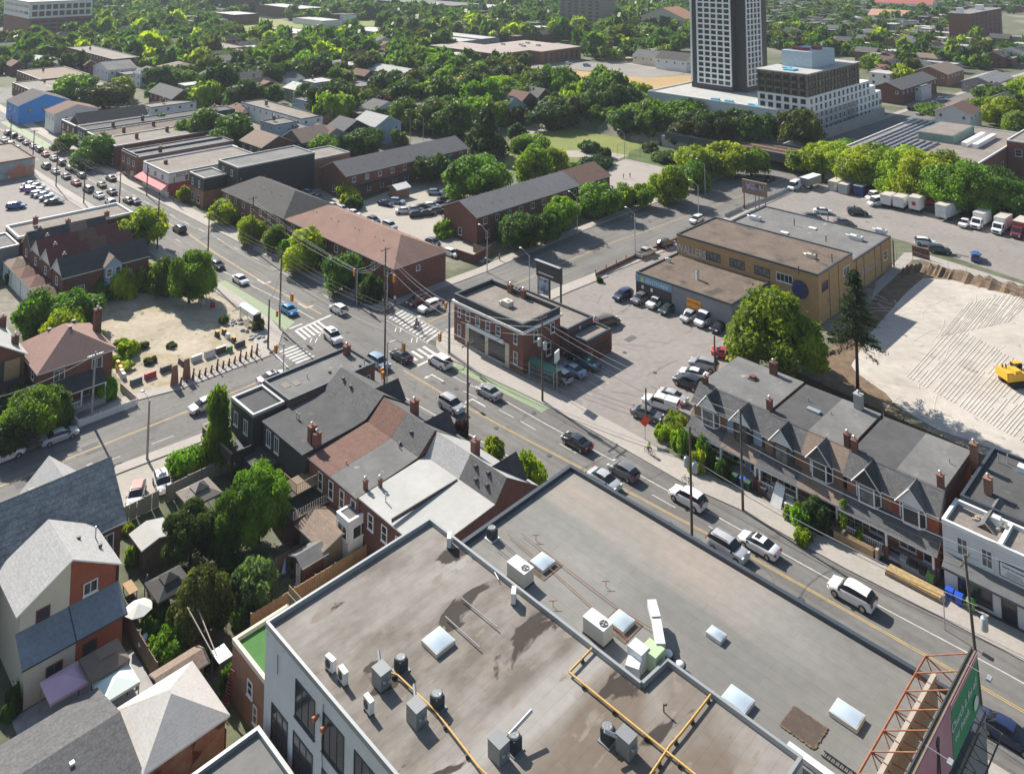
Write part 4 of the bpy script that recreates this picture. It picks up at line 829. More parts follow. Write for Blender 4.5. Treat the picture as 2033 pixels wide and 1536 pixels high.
def town(label,u0,u1,v0,v1,h,rise,kind,axis,rm,n,**k):
 t=bld('townhouse_row',label,'townhouse row',u0,u1,v0,v1,h,m_brick,(kind,rise,axis)+((k['ins'],)if 'ins' in k else()),rm)
 U,V=u1-u0,v1-v0
 if axis=='u':wins(t,U,V,[('s',n,2.5,U-2.5,h-2.1,1.3,1.3,dict(lod=1)),('s',n,2.5,U-2.5,h-4.9,1.3,1.5,dict(lod=1)),('e',1,V*.45,V*.45,h-2,1,1,dict(lod=1))])
 else:wins(t,U,V,[('e',n,2.5,V-2.5,h-2.1,1.2,1.3,dict(lod=1,style='slide')),('e',n,3.2,V-1.8,.9,1.2,1.7,dict(lod=1)),('s',1,U*.5,U*.5,.9,1.2,1.6,dict(lod=1))])
 rnd=random.Random(int(abs(u0*7)))
 for i in range(n):
  for s in(0,1):
   p=lerp(1.5,(U if axis=='u' else V)-1.5,(i+rnd.random()*.8)/n);q=(U if axis=='v' else V)*(.5+(.28 if s else-.2));zz=h+rise*(1-abs(q/((U if axis=='v' else V)*.5)-1))+.1
   stack(t,*((p,q)if axis=='u' else(q,p)),zz,.35)
 return t
town('brick townhouse row with a long brown hip roof along the main street',-171.5,-131.3,99.2,112.2,6,3.0,'hip','u',mat('rust_brown_shingle',(.25,.15,.115),.95,(.2,.12,.095),sc=.25,amt=.8,fine=(3,.12)),9)
t=town('brick townhouse row with a dark grey hip roof beyond the brown-roofed one',-203,-172.5,99,112,6.2,3.2,'hip','u',m_sh_d,7)
t=town('brick townhouse row with a very long grey roof behind the parked cars',-203.5,-191.5,128.2,172,6.2,2.6,'gable','v',mat('flat_grey_shingle',(.13,.13,.135),.95,(.11,.11,.115),sc=.3,amt=.5,fine=(3,.15)),10)
b=MB();b.box(12.0,14.0,1.5,42,2.9,3.05);part(b,'canopy',m_cop,t)
t=town('brick townhouse row whose grey roof turns reddish at its far end, beside the cross street',-153.2,-141.6,130.3,179,6.2,2.4,'gable','v',mat('mid_grey_shingle',(.17,.17,.175),.95,(.14,.14,.145),sc=.3,amt=.5,fine=(3,.15)),12)
b=MB();s=2.4/5.8;b.add([(5.85,36,8.78),(12.0,36,6.2),(12.0,49.1,6.2),(5.85,49.1,8.78)],[range(4)]);part(b,'red_roof_patch',m_sh_b,t)
t=bld('parapet_house','small brick end block with a flat roof joined to the long brick row','house',-191.4,-186,164,172,4.5,m_brick,('flat',),m_fl_d)
u1,v0=uv(440,320+2,10.5)
t=bld('black_clad_building','tall black-clad building with a flat roof behind the blue-canopied frontage','building',-217,-205.5,104.2,127,10.2,m_black,('flat',),m_fl_g,m_copl,[('s',2,3,8,7.4,1,1.6,dict(lod=1))])
t=bld('black_clad_shop','shop with black upper storey on brick, before the taller black block','building',-220.3,-211.5,97.8,104.1,7.6,m_brickb,('flat',),m_fl_g,m_copl,[('s',2,2.4,6,.8,1.6,2.0,dict(lod=1))])
b=MB();b.box(-.06,8.86,-.06,6.2,4.2,7.2);part(b,'cladding',m_black,t)
wins(t,8.8,6.3,[('s',2,2.2,6.2,4.8,.9,1.7,dict(lod=1,off=.06))])
t=bld('black_clad_rear_wing','lower rear wing with two small roof decks joined to the black-clad block','building',-217,-206,127.1,139,8.2,m_brickb,('flat',),m_fl_t,m_copl)
t=bld('corner_store','white two-storey corner shop with red awnings and red sign letters','shop',-245,-227,95,122,6.4,m_siding,('flat',),m_fl_t,m_copl,[('s',3,4,14,3.9,1.6,1.5,dict(lod=1)),('e',5,5,24,3.7,1.1,1.5,dict(lod=1)),('s',2,4,12,.6,3,1.7,dict(lod=1))])
b=MB()
b.add([(-.3,0,3.6),(18,0,3.6),(18.6,-2.2,2.5),(-.6,-2.2,2.5)],[(3,2,1,0)]);b.add([(-.6,-2.2,2.2),(18.6,-2.2,2.2),(18.6,-2.2,2.5),(-.6,-2.2,2.5)],[range(4)]);part(b,'awning',mat('pale_red_awning',(.62,.2,.2),.8),t)
b=MB();b.add([(18,0,3.6),(18,12,3.6),(19.8,12,2.4),(19.8,-1,2.4)],[(0,3,2,1)]);b.add([(19.8,-1,2.0),(19.8,12,2.0),(19.8,12,2.4),(19.8,-1,2.4)],[range(4)]);part(b,'awning',m_redp,t)
lettering(t,'BEST FOOD',1.3,m_redp,(18.06,5.4,5.4),ROT['e'],'sign_lettering');b=MB();b.box(18,18.05,.3,14,.1,2.1);part(b,'shopfront',m_redp,t)
chimney(t,6,4,6,.9,m=m_brickd);stack(t,12,14,6,.6)
t=bld('brick_shop','two-storey brick shop with stepped flat roofs just beyond the red-awning corner shop','shop',-262,-250,95,125,6.6,m_brick,('flat',),m_fl_g,m_cop,[('s',3,2,10,3.8,1.4,1.5,dict(lod=1)),('s',2,3,9,.4,3.4,2.2,dict(lod=1,fm=m_dark)),('e',2,4,10,3.9,1,1.4,dict(lod=1))],[(9,8,6.3)])
b=MB();b.box(0,12,.2,.5,6.2,7.2);b.box(5.6,5.9,.5,29,6.3,6.9);part(b,'party_wall',m_cop,t)
t=bld('cream_shop','narrow cream-roofed shop wedged beside the red-awning corner shop','shop',-249.6,-245.4,97,124,5.6,m_cream,('flat',),m_fl_l,m_trim)
rows_=[(-285,-270,96,138,6.4,m_brickd,m_fl_t,'long brick shop with beige gravel roof, second north of the street trees'),(-299,-286,97,142,6.0,m_brickd,m_fl_b,'long brick shop with a chain of roof curbs, third in its row'),(-309,-300,97,150,6.4,m_black,m_fl_d,'long black-walled shop with a brown flat roof'),(-326,-311,97,122,6.2,m_brickd,m_fl_d,'flat dark roofed shop beside the steep gabled house')]
for a,b_,c,d_,h,wm,rm,lb in rows_:
 t=bld('shop_terrace',lb,'shop',a,b_,c,d_,h,wm,('flat',),rm,m_copl if wm!=m_black else m_cop,[('s',3,2,b_-a-2,3.6,1.3,1.5,dict(lod=1)),('s',2,3,b_-a-3,.5,3.2,2,dict(lod=1)),('e',4,4,30,3.6,1,1.3,dict(lod=1))],[(5,20,h-.3),(8,9,h-.3)])
bld('gabled_shop','brick house with steep dark gable roof between the long flat-roofed shops','house',-322,-312,99,122,6,m_brickd,('gable',3.2,'v'),m_sh_d,None,[('s',2,3,7,3.4,1.1,1.4,dict(lod=1))])
bld('white_fronted_house','white-fronted gabled house next to the bright blue building','house',-345,-334,97,112,7,m_siding,('gable',2.4,'u'),m_sh_b,None,[('s',3,2,9,4.2,1,1.6,dict(lod=1)),('e',2,4,10,4,1,1.4,dict(lod=1))])
t=bld('blue_building','bright blue painted building with a gable facing the main street','building',-378,-361,92,110,7,m_blue,('gable',3.4,'u'),m_sh_d,None,[('e',3,4,14,4,1.4,1.4,dict(lod=1,fm=m_dark,gm=m_glassl)),('s',2,5,12,4,1.4,1.4,dict(lod=1))])
t=bld('mural_building','low building covered in painted murals beside the corner car park, at the left edge','building',-304,-278,55,76,5.2,mat('painted_murals',(.2,.45,.5),.8,(.5,.18,.12),sc=.16,amt=1,patches=[(.22,.55,.6,(.55,.5,.42)),(.3,.6,.66,(.1,.2,.3))]),('flat',),m_fl_t,m_brick)
bld('car_lot_office','small white sales office at the left edge of the corner car park','kiosk',-254,-247,50,56.5,3,m_siding,('flat',),m_fl_l,m_trim,[('e',1,3,3,1,1.5,1.2,dict(lod=1))])
FH=[
('white house with a low tan roof left of the white gable',300,213,9,18,6,m_siding,('flat',),m_fl_t),('row with a grey pitched roof and white gable end',342,196,24,9,6.5,m_brickd,('gable',3,'u'),m_sh_g),
('pale grey flat-roofed box house',545,248,10,9,6,m_bluesid,('flat',),m_fl_g),('long row of joined pale-roofed houses with white walls',598,236,46,9,6.2,m_siding,('flat',),m_fl_t),
('low pale shed house in front of the pale-roofed row',585,262,14,8,3.4,m_siding,('gable',1.2,'u'),m_fl_g),('tan-gabled brick house with white triangle dormer',520,293,14,11,6,m_brickd,('gable',2.6,'u'),m_sh_t),
('dark brick house with black gable and chimney',600,283,12,11,6.4,m_black,('gable',3,'v'),m_sh_t),('grey-shingled house with brown neighbour roof',640,276,11,10,6,m_grey,('gable',2.6,'u'),m_sh_b),
('black house with white-framed windows',680,262,10,11,7,m_black,('gable',3,'u'),m_sh_g),('house with pale green-grey roof and blue front',745,252,13,11,6.5,m_bluesid,('gable',2.8,'u'),m_sh_l),
('small garage with tan roof',425,222,8,7,3,m_tan,('gable',1.3,'u'),m_sh_t),('garage with a pale gable',400,240,9,6,3,m_grey,('gable',1.4,'u'),m_sh_l),('row of garages with brown hip roofs',480,225,16,8,3.2,m_brickd,('hip',1.8,'u'),m_sh_b),
('light blue flat-roofed house',625,165,14,12,6.5,m_bluesid,('flat',),m_fl_l),('dark slope-roofed house beside the light blue one',590,180,12,10,5.6,m_grey,('gable',2,'u'),m_fl_l),('small blue-grey house near the dome tree',610,202,12,9,4.6,m_bluesid,('flat',),m_fl_g),
('house with red garage door colouring',715,172,16,10,4.5,m_redp,('flat',),m_fl_g),('L-shaped brick house with pale grey roof',800,150,30,12,5.6,m_brickd,('gable',2.4,'u'),m_sh_l),('grey winding low roof by the purple tree',745,200,16,9,3.5,m_grey,('gable',1.4,'u'),m_sh_l),
('brick house with a curved white roof edge',910,185,20,11,6,m_brickb,('flat',),m_sh_b),('blue dormer house with white window',1000,218,9,12,6,m_bluesid,('gable',4,'u'),m_sh_d),('brown-roofed house beside the blue dormer house',1030,208,9,12,6,m_brickd,('gable',4,'u'),m_sh_b),('grey-roofed house, right neighbour of the blue dormer pair',1062,200,9,12,6,m_brickd,('gable',4,'u'),m_sh_g),
('low brown building at the left edge with a tan roof',80,158,40,22,6,m_brickd,('flat',),m_sh_t),('flat pale-roofed buildings behind the blue gabled one',70,183,36,26,5.6,m_brickd,('flat',),m_fl_t),('tan flat-roofed block next to the blue gable',120,180,24,22,5.4,m_brickd,('flat',),m_fl_t),
('long terrace with dark fronts and beige roofs at the far left',225,118,78,14,7.5,m_brickd,('flat',),m_fl_t),('pale two-storey house pair with white gables',215,140,22,14,6,m_siding,('gable',3,'v'),m_fl_g),('brick house pair with a grey flat roof in front of the terrace',250,148,40,14,5,m_brickd,('flat',),m_fl_g),
('white-walled house with a grey roof near the round tree',60,128,24,18,4.5,m_siding,('gable',2,'u'),m_sh_l),('broad house with a tan hip roof',345,140,22,16,5,m_brickd,('hip',2.5,'u'),m_sh_t),('flat beige block among the trees',435,98,46,18,6.5,m_brickb,('flat',),m_fl_t),
('pale grey low building with glass roof near the meadow',600,70,70,24,5,m_brickb,('flat',),m_fl_l),('white low yard building at the meadow edge',640,42,50,20,5,m_siding,('flat',),m_fl_l),('long brown warehouse behind the meadow',595,18,90,30,9,m_brickb,('flat',),m_fl_l),
('white parking structure near the treeline',745,64,40,24,8,m_siding,('flat',),m_fl_l),('low grey sheds beside the school',905,84,60,22,5,m_grey,('flat',),m_fl_l),('white-roofed sheds beside the school',955,78,60,18,4,m_grey,('flat',),m_fl_l),
('very long railway warehouse with pale roof',970,16,230,40,8,m_grey,('flat',),m_fl_l),('long dark warehouse with a brown wall',900,12,140,36,10,m_brickd,('flat',),m_fl_g),
('terracotta-roofed church hall behind the dry field',1360,38,44,24,10,m_cream,('gable',8,'v'),mat('terracotta',(.42,.2,.12),.9)),('pale flat hall under the slab tower',1155,63,60,16,6,m_grey,('flat',),m_fl_l),
('white pitched-roof row beside the school car park',1330,118,26,12,5,m_cream,('gable',3,'u'),m_sh_g),('row of small white gables beside the school car park',1362,122,20,12,6,m_siding,('gable',3.6,'u'),m_sh_d),
('row of dark-roofed houses with arched fronts by the white mid-rise',1790,178,12,44,6.6,m_brickd,('gable',2.4,'v'),m_sh_g),('white corner house at the end of the arched row',1830,172,14,12,6.4,m_siding,('flat',),m_fl_t),
('white gable-roofed house under the far street',1925,228,12,14,6,m_siding,('gable',2.6,'v'),m_sh_b),('house with a blue-grey slope roof by the far street',1975,168,14,30,5,m_grey,('gable',2.6,'v'),m_sh_s),('beige flat roof at the right edge',2020,180,18,24,5,m_brickb,('flat',),m_fl_t),
('grey flat concrete block on the hillside',1680,62,20,12,8,m_conc,('flat',),m_fl_g),('white commercial roof before the brick apartments',1912,68,44,14,5,m_siding,('flat',),m_fl_l),('big brown gabled hall in the housing field',1800,92,17,12,6,m_brickb,('gable',5,'v'),m_sh_b),
('pale flat-roofed row in the housing field',1900,128,24,9,5,m_conc,('flat',),m_fl_l),('rust-roofed hall in the housing field',1880,148,16,26,6,m_brickb,('gable',3,'v'),m_sh_t),('red-roofed long building on the skyline',1850,10,60,20,8,m_siding,('gable',6,'u'),mat('faded_red_roof',(.4,.12,.1),.9)),('peach-roofed hall on the skyline',1800,34,34,20,7,m_cream,('gable',5,'u'),mat('peach_roof',(.5,.28,.2),.9)),
]
for i,(lb,px,py,U,V,h,wm,roof,rm)in enumerate(FH):
 ws=[('s',max(1,int(U/4.5)),2,U-2,h-2.1,1.2,1.2,dict(lod=1)),('e',max(1,int(V/4.5)),2,V-2,h-2.1,1.2,1.2,dict(lod=1))]if py>60 and h>3.3 else[]
 far(lb,'house',px,py,U,V,h,wm,roof,rm,None,ws,[(U*.3,V*.4,h)]if py>100 else[])
t=root_uv('podium','broad white podium with a pale concrete roof under the white-grid tower','podium',-204,284)
U,V=69,44;b=MB();b.box(0,U,0,V,0,8,bot=False);part(b,'wall',mat('podium_white',(.6,.62,.64),.7,(.52,.54,.56),sc=.1,amt=.4),t);flat_roof(t,U,V,8.6,m_fl_l,m_trim,par=.5)
for x,y in((30,3),(36,3),(46,3)):b=MB();b.cbox(x,y,8.1,3,2,.8);part(b,'tarpaulin',plain('blue_tarp',(.1,.4,.6),.5),t)
t=root_uv('grid_tower','tall apartment tower with a white window grid, going out of the top of the view','tower',-197.5,307)
U,V=19.5,17;Z0=8.2;NF=26;dz=2.27;Ht=Z0+2.5+NF*dz+2
tower_dark=mat('tower_dark_cladding',(.045,.047,.05),.5,(.035,.036,.04),sc=.3,amt=.4)
b=MB();b.box(0,U,0,V,Z0,Ht);b.box(U+.001,U+4.4,3.6,V,Z0,Ht-4);part(b,'wall',tower_dark,t)
b=MB();b.box(0,.7,-.5,0,Z0+2.5,Ht);b.box(3.2,U,-.6,-.05,Z0+2.2,Z0+2.6)
for i in range(6):x=3.2+i*(U-3.2-.6)/5;b.box(x,x+.6,-.6,-.05,Z0+2.6,Ht)
for r in range(1,NF+1):b.box(3.2,U,-.55,-.06,Z0+2.6+r*dz-.62,Z0+2.6+r*dz)
part(b,'window_grid',plain('bright_white_panel',(.82,.82,.82),.6),t)
b=MB();x=U+4.4
for i in range(5):y=4.2+i*(V-5.2)/4;b.box(x,x+.5,y,y+.55,Z0+2.6,Ht-4)
for r in range(0,NF):b.box(x,x+.45,4.2,V-.6,Z0+2.6+r*dz-.4,Z0+2.6+r*dz)
part(b,'window_grid',plain('bright_white_panel',(.82,.82,.82),.6),t)
b=MB();b.box(3.2,U,-.045,-.02,Z0+2.6,Ht-.2);part(b,'glazing',m_glass,t)
b=MB();b.box(U-2,U+4.3,V+.01,V+5,Z0,Ht);part(b,'dark_wing',tower_dark,t)
t=root_uv('stepped_midrise','stepped white mid-rise under construction with brown scaffolded upper floors','building',-154.8,285)
U,V=19.8,55;b=MB()
b.box(0,U,0,V,0,14.2,0,bot=False);b.box(0,U-.1,V+.01,V+6,0,11.6,0);b.box(0,U-.2,V+6.01,V+12,0,8.8,0)
brown=mat('bare_brown_storey',(.3,.24,.17),.8,(.13,.1,.075),sc=.6,amt=.8,stretch=(0,(1,1,.4)))
m_gridw=plain('bright_white_panel',(.82,.82,.82),.6)
b.box(.1,U-.3,.1,V-9,14.2,22,1);part(b,'wall',[m_gridw,brown],t)
wins(t,U,V,[])
grid_wall(t,U,V,'s',6,2,2,U-2,9.2,2.6,1.9,1.6,m_dark,m_glass,'slide')
for r in range(5):
 n=14;grid_wall(t,U,V+12,'e',[17,17,16,14,14][r],1,2.2,[V+10.5,V+10.5,V+7,V-2,V-2][r],.7+r*2.7,1,2.0,2.0,m_gridw,m_glass)
b=MB()
for i in range(17):y=1+i*2.7;b.box(U-.3,U-.1,y,y+.2,14.2,22)
for z in(16.8,19.4):b.box(U-.3,U-.08,.2,V-9,z,z+.25);b.box(.2,U-.4,-.1,.1,z,z+.25)
for i in range(7):b.box(.4+i*3,.65+i*3,-.12,.1,14.2,22)
part(b,'scaffold_frame',m_dark,t)
for r in range(3):grid_wall(t,U-.3,V,'s',6,1,1.8,U-2,14.6+r*2.5,1,1.9,1.5,m_dark,m_glass,'slide');grid_wall(t,U-.3,V,'e',13,1,2,V-11,14.6+r*2.5,1,1.5,1.5,m_dark,m_glassl,'slide')
b=MB();b.box(-.4,U+.1,-.4,V-8.6,22,22.5);part(b,'roof',m_fl_l,t)
b=MB();b.box(3,15,14,34,22.5,28.5);part(b,'penthouse',mat('pale_blue_board',(.5,.6,.68),.7),t)
b=MB();b.box(9,13,3,7,22.5,23);b.box(6,9,8,10,22.5,22.9);part(b,'tarpaulin',MATS['blue_tarp'],t)
b=MB();b.cbox(8,20,28.5,6,3,.8);b.cbox(12,25,28.5,3,3,1.2);part(b,'rooftop_plant',m_redp,t)
def slab(label,px,py,U,V,H,wm,stripes,group=None,nm='slab_tower'):
 u1,v0=uv(px,py,0);t=root_uv(nm,label,'tower',u1-U,v0,group)
 b=MB();b.box(0,U,0,V,0,H,bot=False);part(b,'wall',wm,t)
 for k in range(stripes):
  y=V*(k+.5)/stripes if V>U else U*(k+.5)/stripes;b=MB()
  for r in range(int(H/3)):
   if V>U:b.box(U,U+.5,y-1.6,y+1.6,r*3+1,r*3+2.6)
   else:b.box(y-1.6,y+1.6,-.5,0,r*3+1,r*3+2.6)
  part(b,'balcony_column',m_glassl,t)
 return t
m_stone=mat('stone_concrete',(.27,.235,.205),.9,(.22,.19,.165),sc=.05,amt=.6,course=(3,.1))
slab('broad stone-coloured slab tower going out of the top of the view',1098+95,60,46,20,70,m_stone,6)
slab('dark glass half of the far pair of towers',421,24,26,24,70,mat('blue_grey_glass',(.1,.12,.14),.3),3,'far pair of towers');slab('brown half of the far pair of towers',468,26,40,24,74,mat('mauve_brick',(.16,.1,.095),.9),3,'far pair of towers')
t=far('brown podium below the far pair of towers','building',465,30,44,24,9,m_brickd,('flat',),m_fl_l,name='tower_podium')
u1,v0=uv(55,78,0);t=root_uv('terraced_block','large block with white glazed upper floors over brick parking levels at the upper left','building',u1-70,v0)
b=MB();b.box(0,70,0,44,0,15,bot=False);part(b,'wall',m_brick,t);b=MB();b.box(-.3,70.3,-.3,44.3,15,27);part(b,'upper_floors',m_siding,t)
for r in range(4):strip_windows(t,70,44,'e',2+r*3.2,1.4,2,43,7,1,m_glass)
for r in range(2):strip_windows(t,70.3,44,'e',16.5+r*5,3.6,2,43,9,1.2,m_glass,off=.2);strip_windows(t,70,44,'s',18+r*5,2,3,68,5,3,m_glass,off=.5)
b=MB();b.box(-.5,70.5,-.5,44.5,27,27.6);b.box(20,50,12,32,27.6,32);part(b,'roof',m_fl_l,t)
u1,v0=uv(1928,88,0);t=root_uv('brick_apartment_block','wide red brick apartment block with recessed balconies at the upper right','apartment building',u1-14,v0)
U,V=14,80;b=MB();b.box(0,U,0,V,0,21,bot=False);part(b,'wall',m_brick,t);flat_roof(t,U,V,21.5,m_fl_t,m_trim,par=.4)
for k in range(7):
 b=MB()
 for r in range(7):b.box(U,U+.3,5+k*11,10+k*11,r*3+.6,r*3+2.4)
 part(b,'balcony_column',m_dark,t)
b=MB();b.cbox(7,3,21,4,4,4);b.cbox(7,50,21,5,5,4);part(b,'penthouse',m_trim,t)
t=root_uv('school','long low red brick school with a pale pinkish flat roof','school',-400,328)
b=MB();b.box(0,60,0,26,0,7,bot=False);b.box(22,70,26.01,62,0,7.01,bot=False);part(b,'wall',m_brick,t)
b=MB();b.box(-.4,60.4,-.4,26,7,7.5);b.box(21.6,70.4,25.9,62.4,7.02,7.51);part(b,'roof',mat('pink_gravel',(.36,.3,.27),.95,(.3,.25,.225),sc=.05,amt=.6),t)
wins(t,60,26,[('e',5,3,23,1.2,1.6,4.6,dict(lod=1,fm=m_dark)),('s',9,3,57,1.2,1.6,4.6,dict(lod=1,fm=m_dark))]);wins(t,70,62,[('e',7,30,58,1.2,1.6,4.6,dict(lod=1,fm=m_dark))])
for x,y in((30,34),(40,40),(46,36),(50,45),(36,50)):b=MB();b.cbox(x,y,7.5,2.5,1.8,1.1);part(b,'rooftop_unit',m_metal,t)
t=root_uv('solar_warehouse','large warehouse whose flat roof carries rows of solar panels','warehouse',-107,249)
U,V=34.5,58;b=MB();b.box(0,U,0,V,0,7.4,bot=False);part(b,'wall',m_brick,t);flat_roof(t,U,V,8,m_fl_t,m_trim,par=.4)
msol=plain('solar_panel',(.3,.31,.36),.3,.3,spec=.6)
for j in range(9):
 b=MB()
 for i in range(12):
  for q in range(2):
   x,y=2+j*1.9,3+i*4.5+q*2.1
   if 4<j and 4<i<10:continue
   b.add([(x,y,7.8),(x+1.3,y,8.25),(x+1.3,y+1.9,8.25),(x,y+1.9,7.8)],[range(4)]);b.add([(x+1.3,y,8.25),(x+1.35,y,7.65),(x+1.35,y+1.9,7.65),(x+1.3,y+1.9,8.25)],[(3,2,1,0)])
 part(b,'solar_panel_row',msol,t)
b=MB();b.box(12,22,27,48,7.6,10);part(b,'monitor',mat('green_trim',(.2,.3,.27),.8),t);b=MB();b.box(12.3,21.7,27.3,47.7,10,10.1);part(b,'monitor_roof',m_fl_t,t)
for x in(24.5,27.5):b=MB();b.box(x,x+1.4,26,46,7.7,8.9);part(b,'duct',m_trim,t)
wins(t,U,V,[('e',7,4,54,2,2.4,2.4,dict(lod=1))])
t=bld('brick_mill','taller red brick mill joined to the solar-panelled warehouse at the right edge','warehouse',-72.3,-50,283,307,10,m_brick,('flat',),m_fl_t,m_trim,[('s',4,3,18,5.6,1.8,2,dict(lod=1)),('e',3,4,20,5.6,1.8,2,dict(lod=1))])
t=thing('railway_bridge','railway bridge with a rusty brown deck crossing over the cross street','bridge',W(-130,238),RZ)
b=MB();b.box(-34,34,0,12,3.6,4.4);part(b,'deck',mat('rusty_ballast',(.2,.12,.085),.95,(.14,.09,.065),sc=.5,amt=.7),t)
b=MB();b.box(-34,34,-.4,0,2.6,5.2);part(b,'girder',m_cop,t);b=MB();b.box(-34,34,12,12.4,2.6,5.2);part(b,'girder',m_cop,t)
b=MB();b.box(-36,-1.5,.5,11.5,0,3.55);part(b,'abutment',m_conc,t);b=MB();b.box(21,36,.5,11.5,0,3.55);part(b,'abutment',m_conc,t)
for y in(4.5,5.9,8.6,10):b=MB();b.box(-34,34,y,y+.12,4.4,4.6);part(b,'rail',m_dark,t)
em=MB();em.add([(*W(-420,238).xy,.02),(*W(-167,238).xy,.02),(*W(-167,242).xy,3.4),(*W(-420,242).xy,3.4),(*W(-420,247).xy,3.4),(*W(-167,247).xy,3.4),(*W(-167,251).xy,.02),(*W(-420,251).xy,.02)],[(0,1,2,3),(3,2,5,4),(4,5,6,7)])
em.add([(*W(-94,238).xy,.02),(*W(60,238).xy,.02),(*W(60,241).xy,3.4),(*W(-94,241).xy,3.4),(*W(-94,246).xy,3.4),(*W(60,246).xy,3.4),(*W(60,248.5).xy,.02),(*W(-94,248.5).xy,.02)],[(0,1,2,3),(3,2,5,4),(4,5,6,7)]);struct(em,'railway_embankment',m_earth)
b=MB();b.box(0,.5,0,90,0,3.4);one(b,'retaining_wall',m_conc,'long pale concrete retaining wall rising along the far side of the cross street','wall',loc=W(-131.5,254),rz=RZ)
far('red brick wall building at the right edge below the solar roof','building',2010,300,10,14,5,m_brick,('flat',),m_fl_t)
# ================================================================ VEHICLES
m_tyre=plain('tyre_rubber',(.02,.02,.02),.9);m_rim=plain('wheel_rim',(.35,.35,.36),.35,.7)
m_head=plain('headlamp',(.7,.72,.75),.2);m_tail=plain('tail_lamp',(.35,.01,.015),.3);m_cg=plain('car_glass',(.012,.015,.02),.06,spec=.7)
def paint(name,c,r=.28):return plain('paint_'+name,c,r,coat=.6)
PAINT=dict(white=paint('white',(.72,.72,.72)),silver=paint('silver',(.42,.43,.44)),grey=paint('grey',(.13,.135,.145)),lgrey=paint('light_grey',(.27,.28,.3)),black=paint('black',(.012,.012,.014)),blue=paint('blue',(.02,.09,.32)),bright=paint('bright_blue',(.02,.22,.5)),navy=paint('navy',(.015,.025,.08)),red=paint('red',(.42,.015,.03)),maroon=paint('maroon',(.14,.02,.025)),green=paint('dark_green',(.02,.05,.045)),brown=paint('brown',(.09,.065,.05)),paleblue=paint('pale_blue',(.24,.33,.42)),purple=paint('purple',(.22,.13,.36)),teal=paint('teal',(.03,.1,.13)))
CAR={
'sedan':(4.75,[(-2.35,.72,.35,.78,.78,.6),(-2.2,.86,.25,.95,.97,.7),(-1.55,.9,.22,1.0,1.02,.72),(-.85,.91,.2,.98,1.4,.6),(.05,.91,.2,.95,1.45,.62),(.55,.91,.2,.93,1.36,.6),(1.3,.9,.22,.88,.9,.7),(2.0,.86,.25,.76,.78,.66),(2.35,.68,.35,.6,.62,.5)],(2,6),1.42,-1.4),
'hatch':(4.3,[(-2.1,.74,.35,.85,.9,.62),(-2.0,.86,.25,.98,1.15,.68),(-1.5,.89,.22,1.02,1.42,.64),(-.6,.9,.2,1.0,1.5,.64),(.1,.9,.2,.97,1.5,.64),(.5,.9,.2,.95,1.42,.62),(1.2,.89,.22,.92,.94,.7),(1.85,.85,.25,.8,.82,.66),(2.15,.7,.35,.62,.64,.5)],(1,6),1.32,-1.3),
'suv':(4.7,[(-2.3,.8,.4,1.0,1.05,.68),(-2.2,.92,.3,1.12,1.35,.72),(-1.8,.94,.28,1.14,1.66,.7),(-.7,.95,.26,1.12,1.74,.72),(.1,.95,.26,1.1,1.74,.72),(.55,.95,.26,1.08,1.64,.7),(1.2,.94,.28,1.06,1.08,.76),(2.0,.9,.3,.96,.98,.72),(2.32,.76,.4,.78,.8,.58)],(1,6),1.45,-1.4),
'minivan':(5.0,[(-2.45,.84,.36,1.0,1.3,.72),(-2.4,.93,.3,1.1,1.5,.76),(-2.1,.96,.28,1.12,1.74,.76),(-.7,.97,.26,1.1,1.8,.78),(.5,.97,.26,1.08,1.76,.76),(1.0,.96,.26,1.04,1.55,.72),(1.75,.93,.28,1.0,1.02,.74),(2.3,.86,.3,.85,.87,.66),(2.5,.74,.4,.7,.72,.56)],(1,6),1.55,-1.5),
'van':(5.6,[(-2.8,.9,.4,1.2,2.2,.84),(-2.75,.98,.3,1.25,2.35,.88),(-2.3,1.0,.28,1.26,2.42,.9),(-.4,1.0,.28,1.25,2.42,.9),(1.0,1.0,.28,1.22,2.38,.88),(1.3,1.0,.28,1.2,2.2,.84),(2.0,.97,.3,1.14,1.16,.8),(2.6,.9,.34,.95,.97,.72),(2.8,.8,.4,.8,.82,.6)],(3,6),1.8,-1.7),
'pickup':(5.6,[(-2.75,.9,.45,1.05,1.07,.86),(-2.7,.96,.36,1.08,1.1,.88),(-.75,.97,.34,1.1,1.12,.88),(-.7,.97,.34,1.1,1.7,.72),(-.3,.97,.34,1.1,1.78,.74),(.5,.97,.34,1.1,1.78,.74),(.85,.97,.34,1.1,1.68,.72),(1.5,.97,.34,1.1,1.12,.82),(2.5,.95,.38,1.0,1.02,.8),(2.75,.84,.45,.85,.87,.7)],(2,7),1.75,-1.7)}
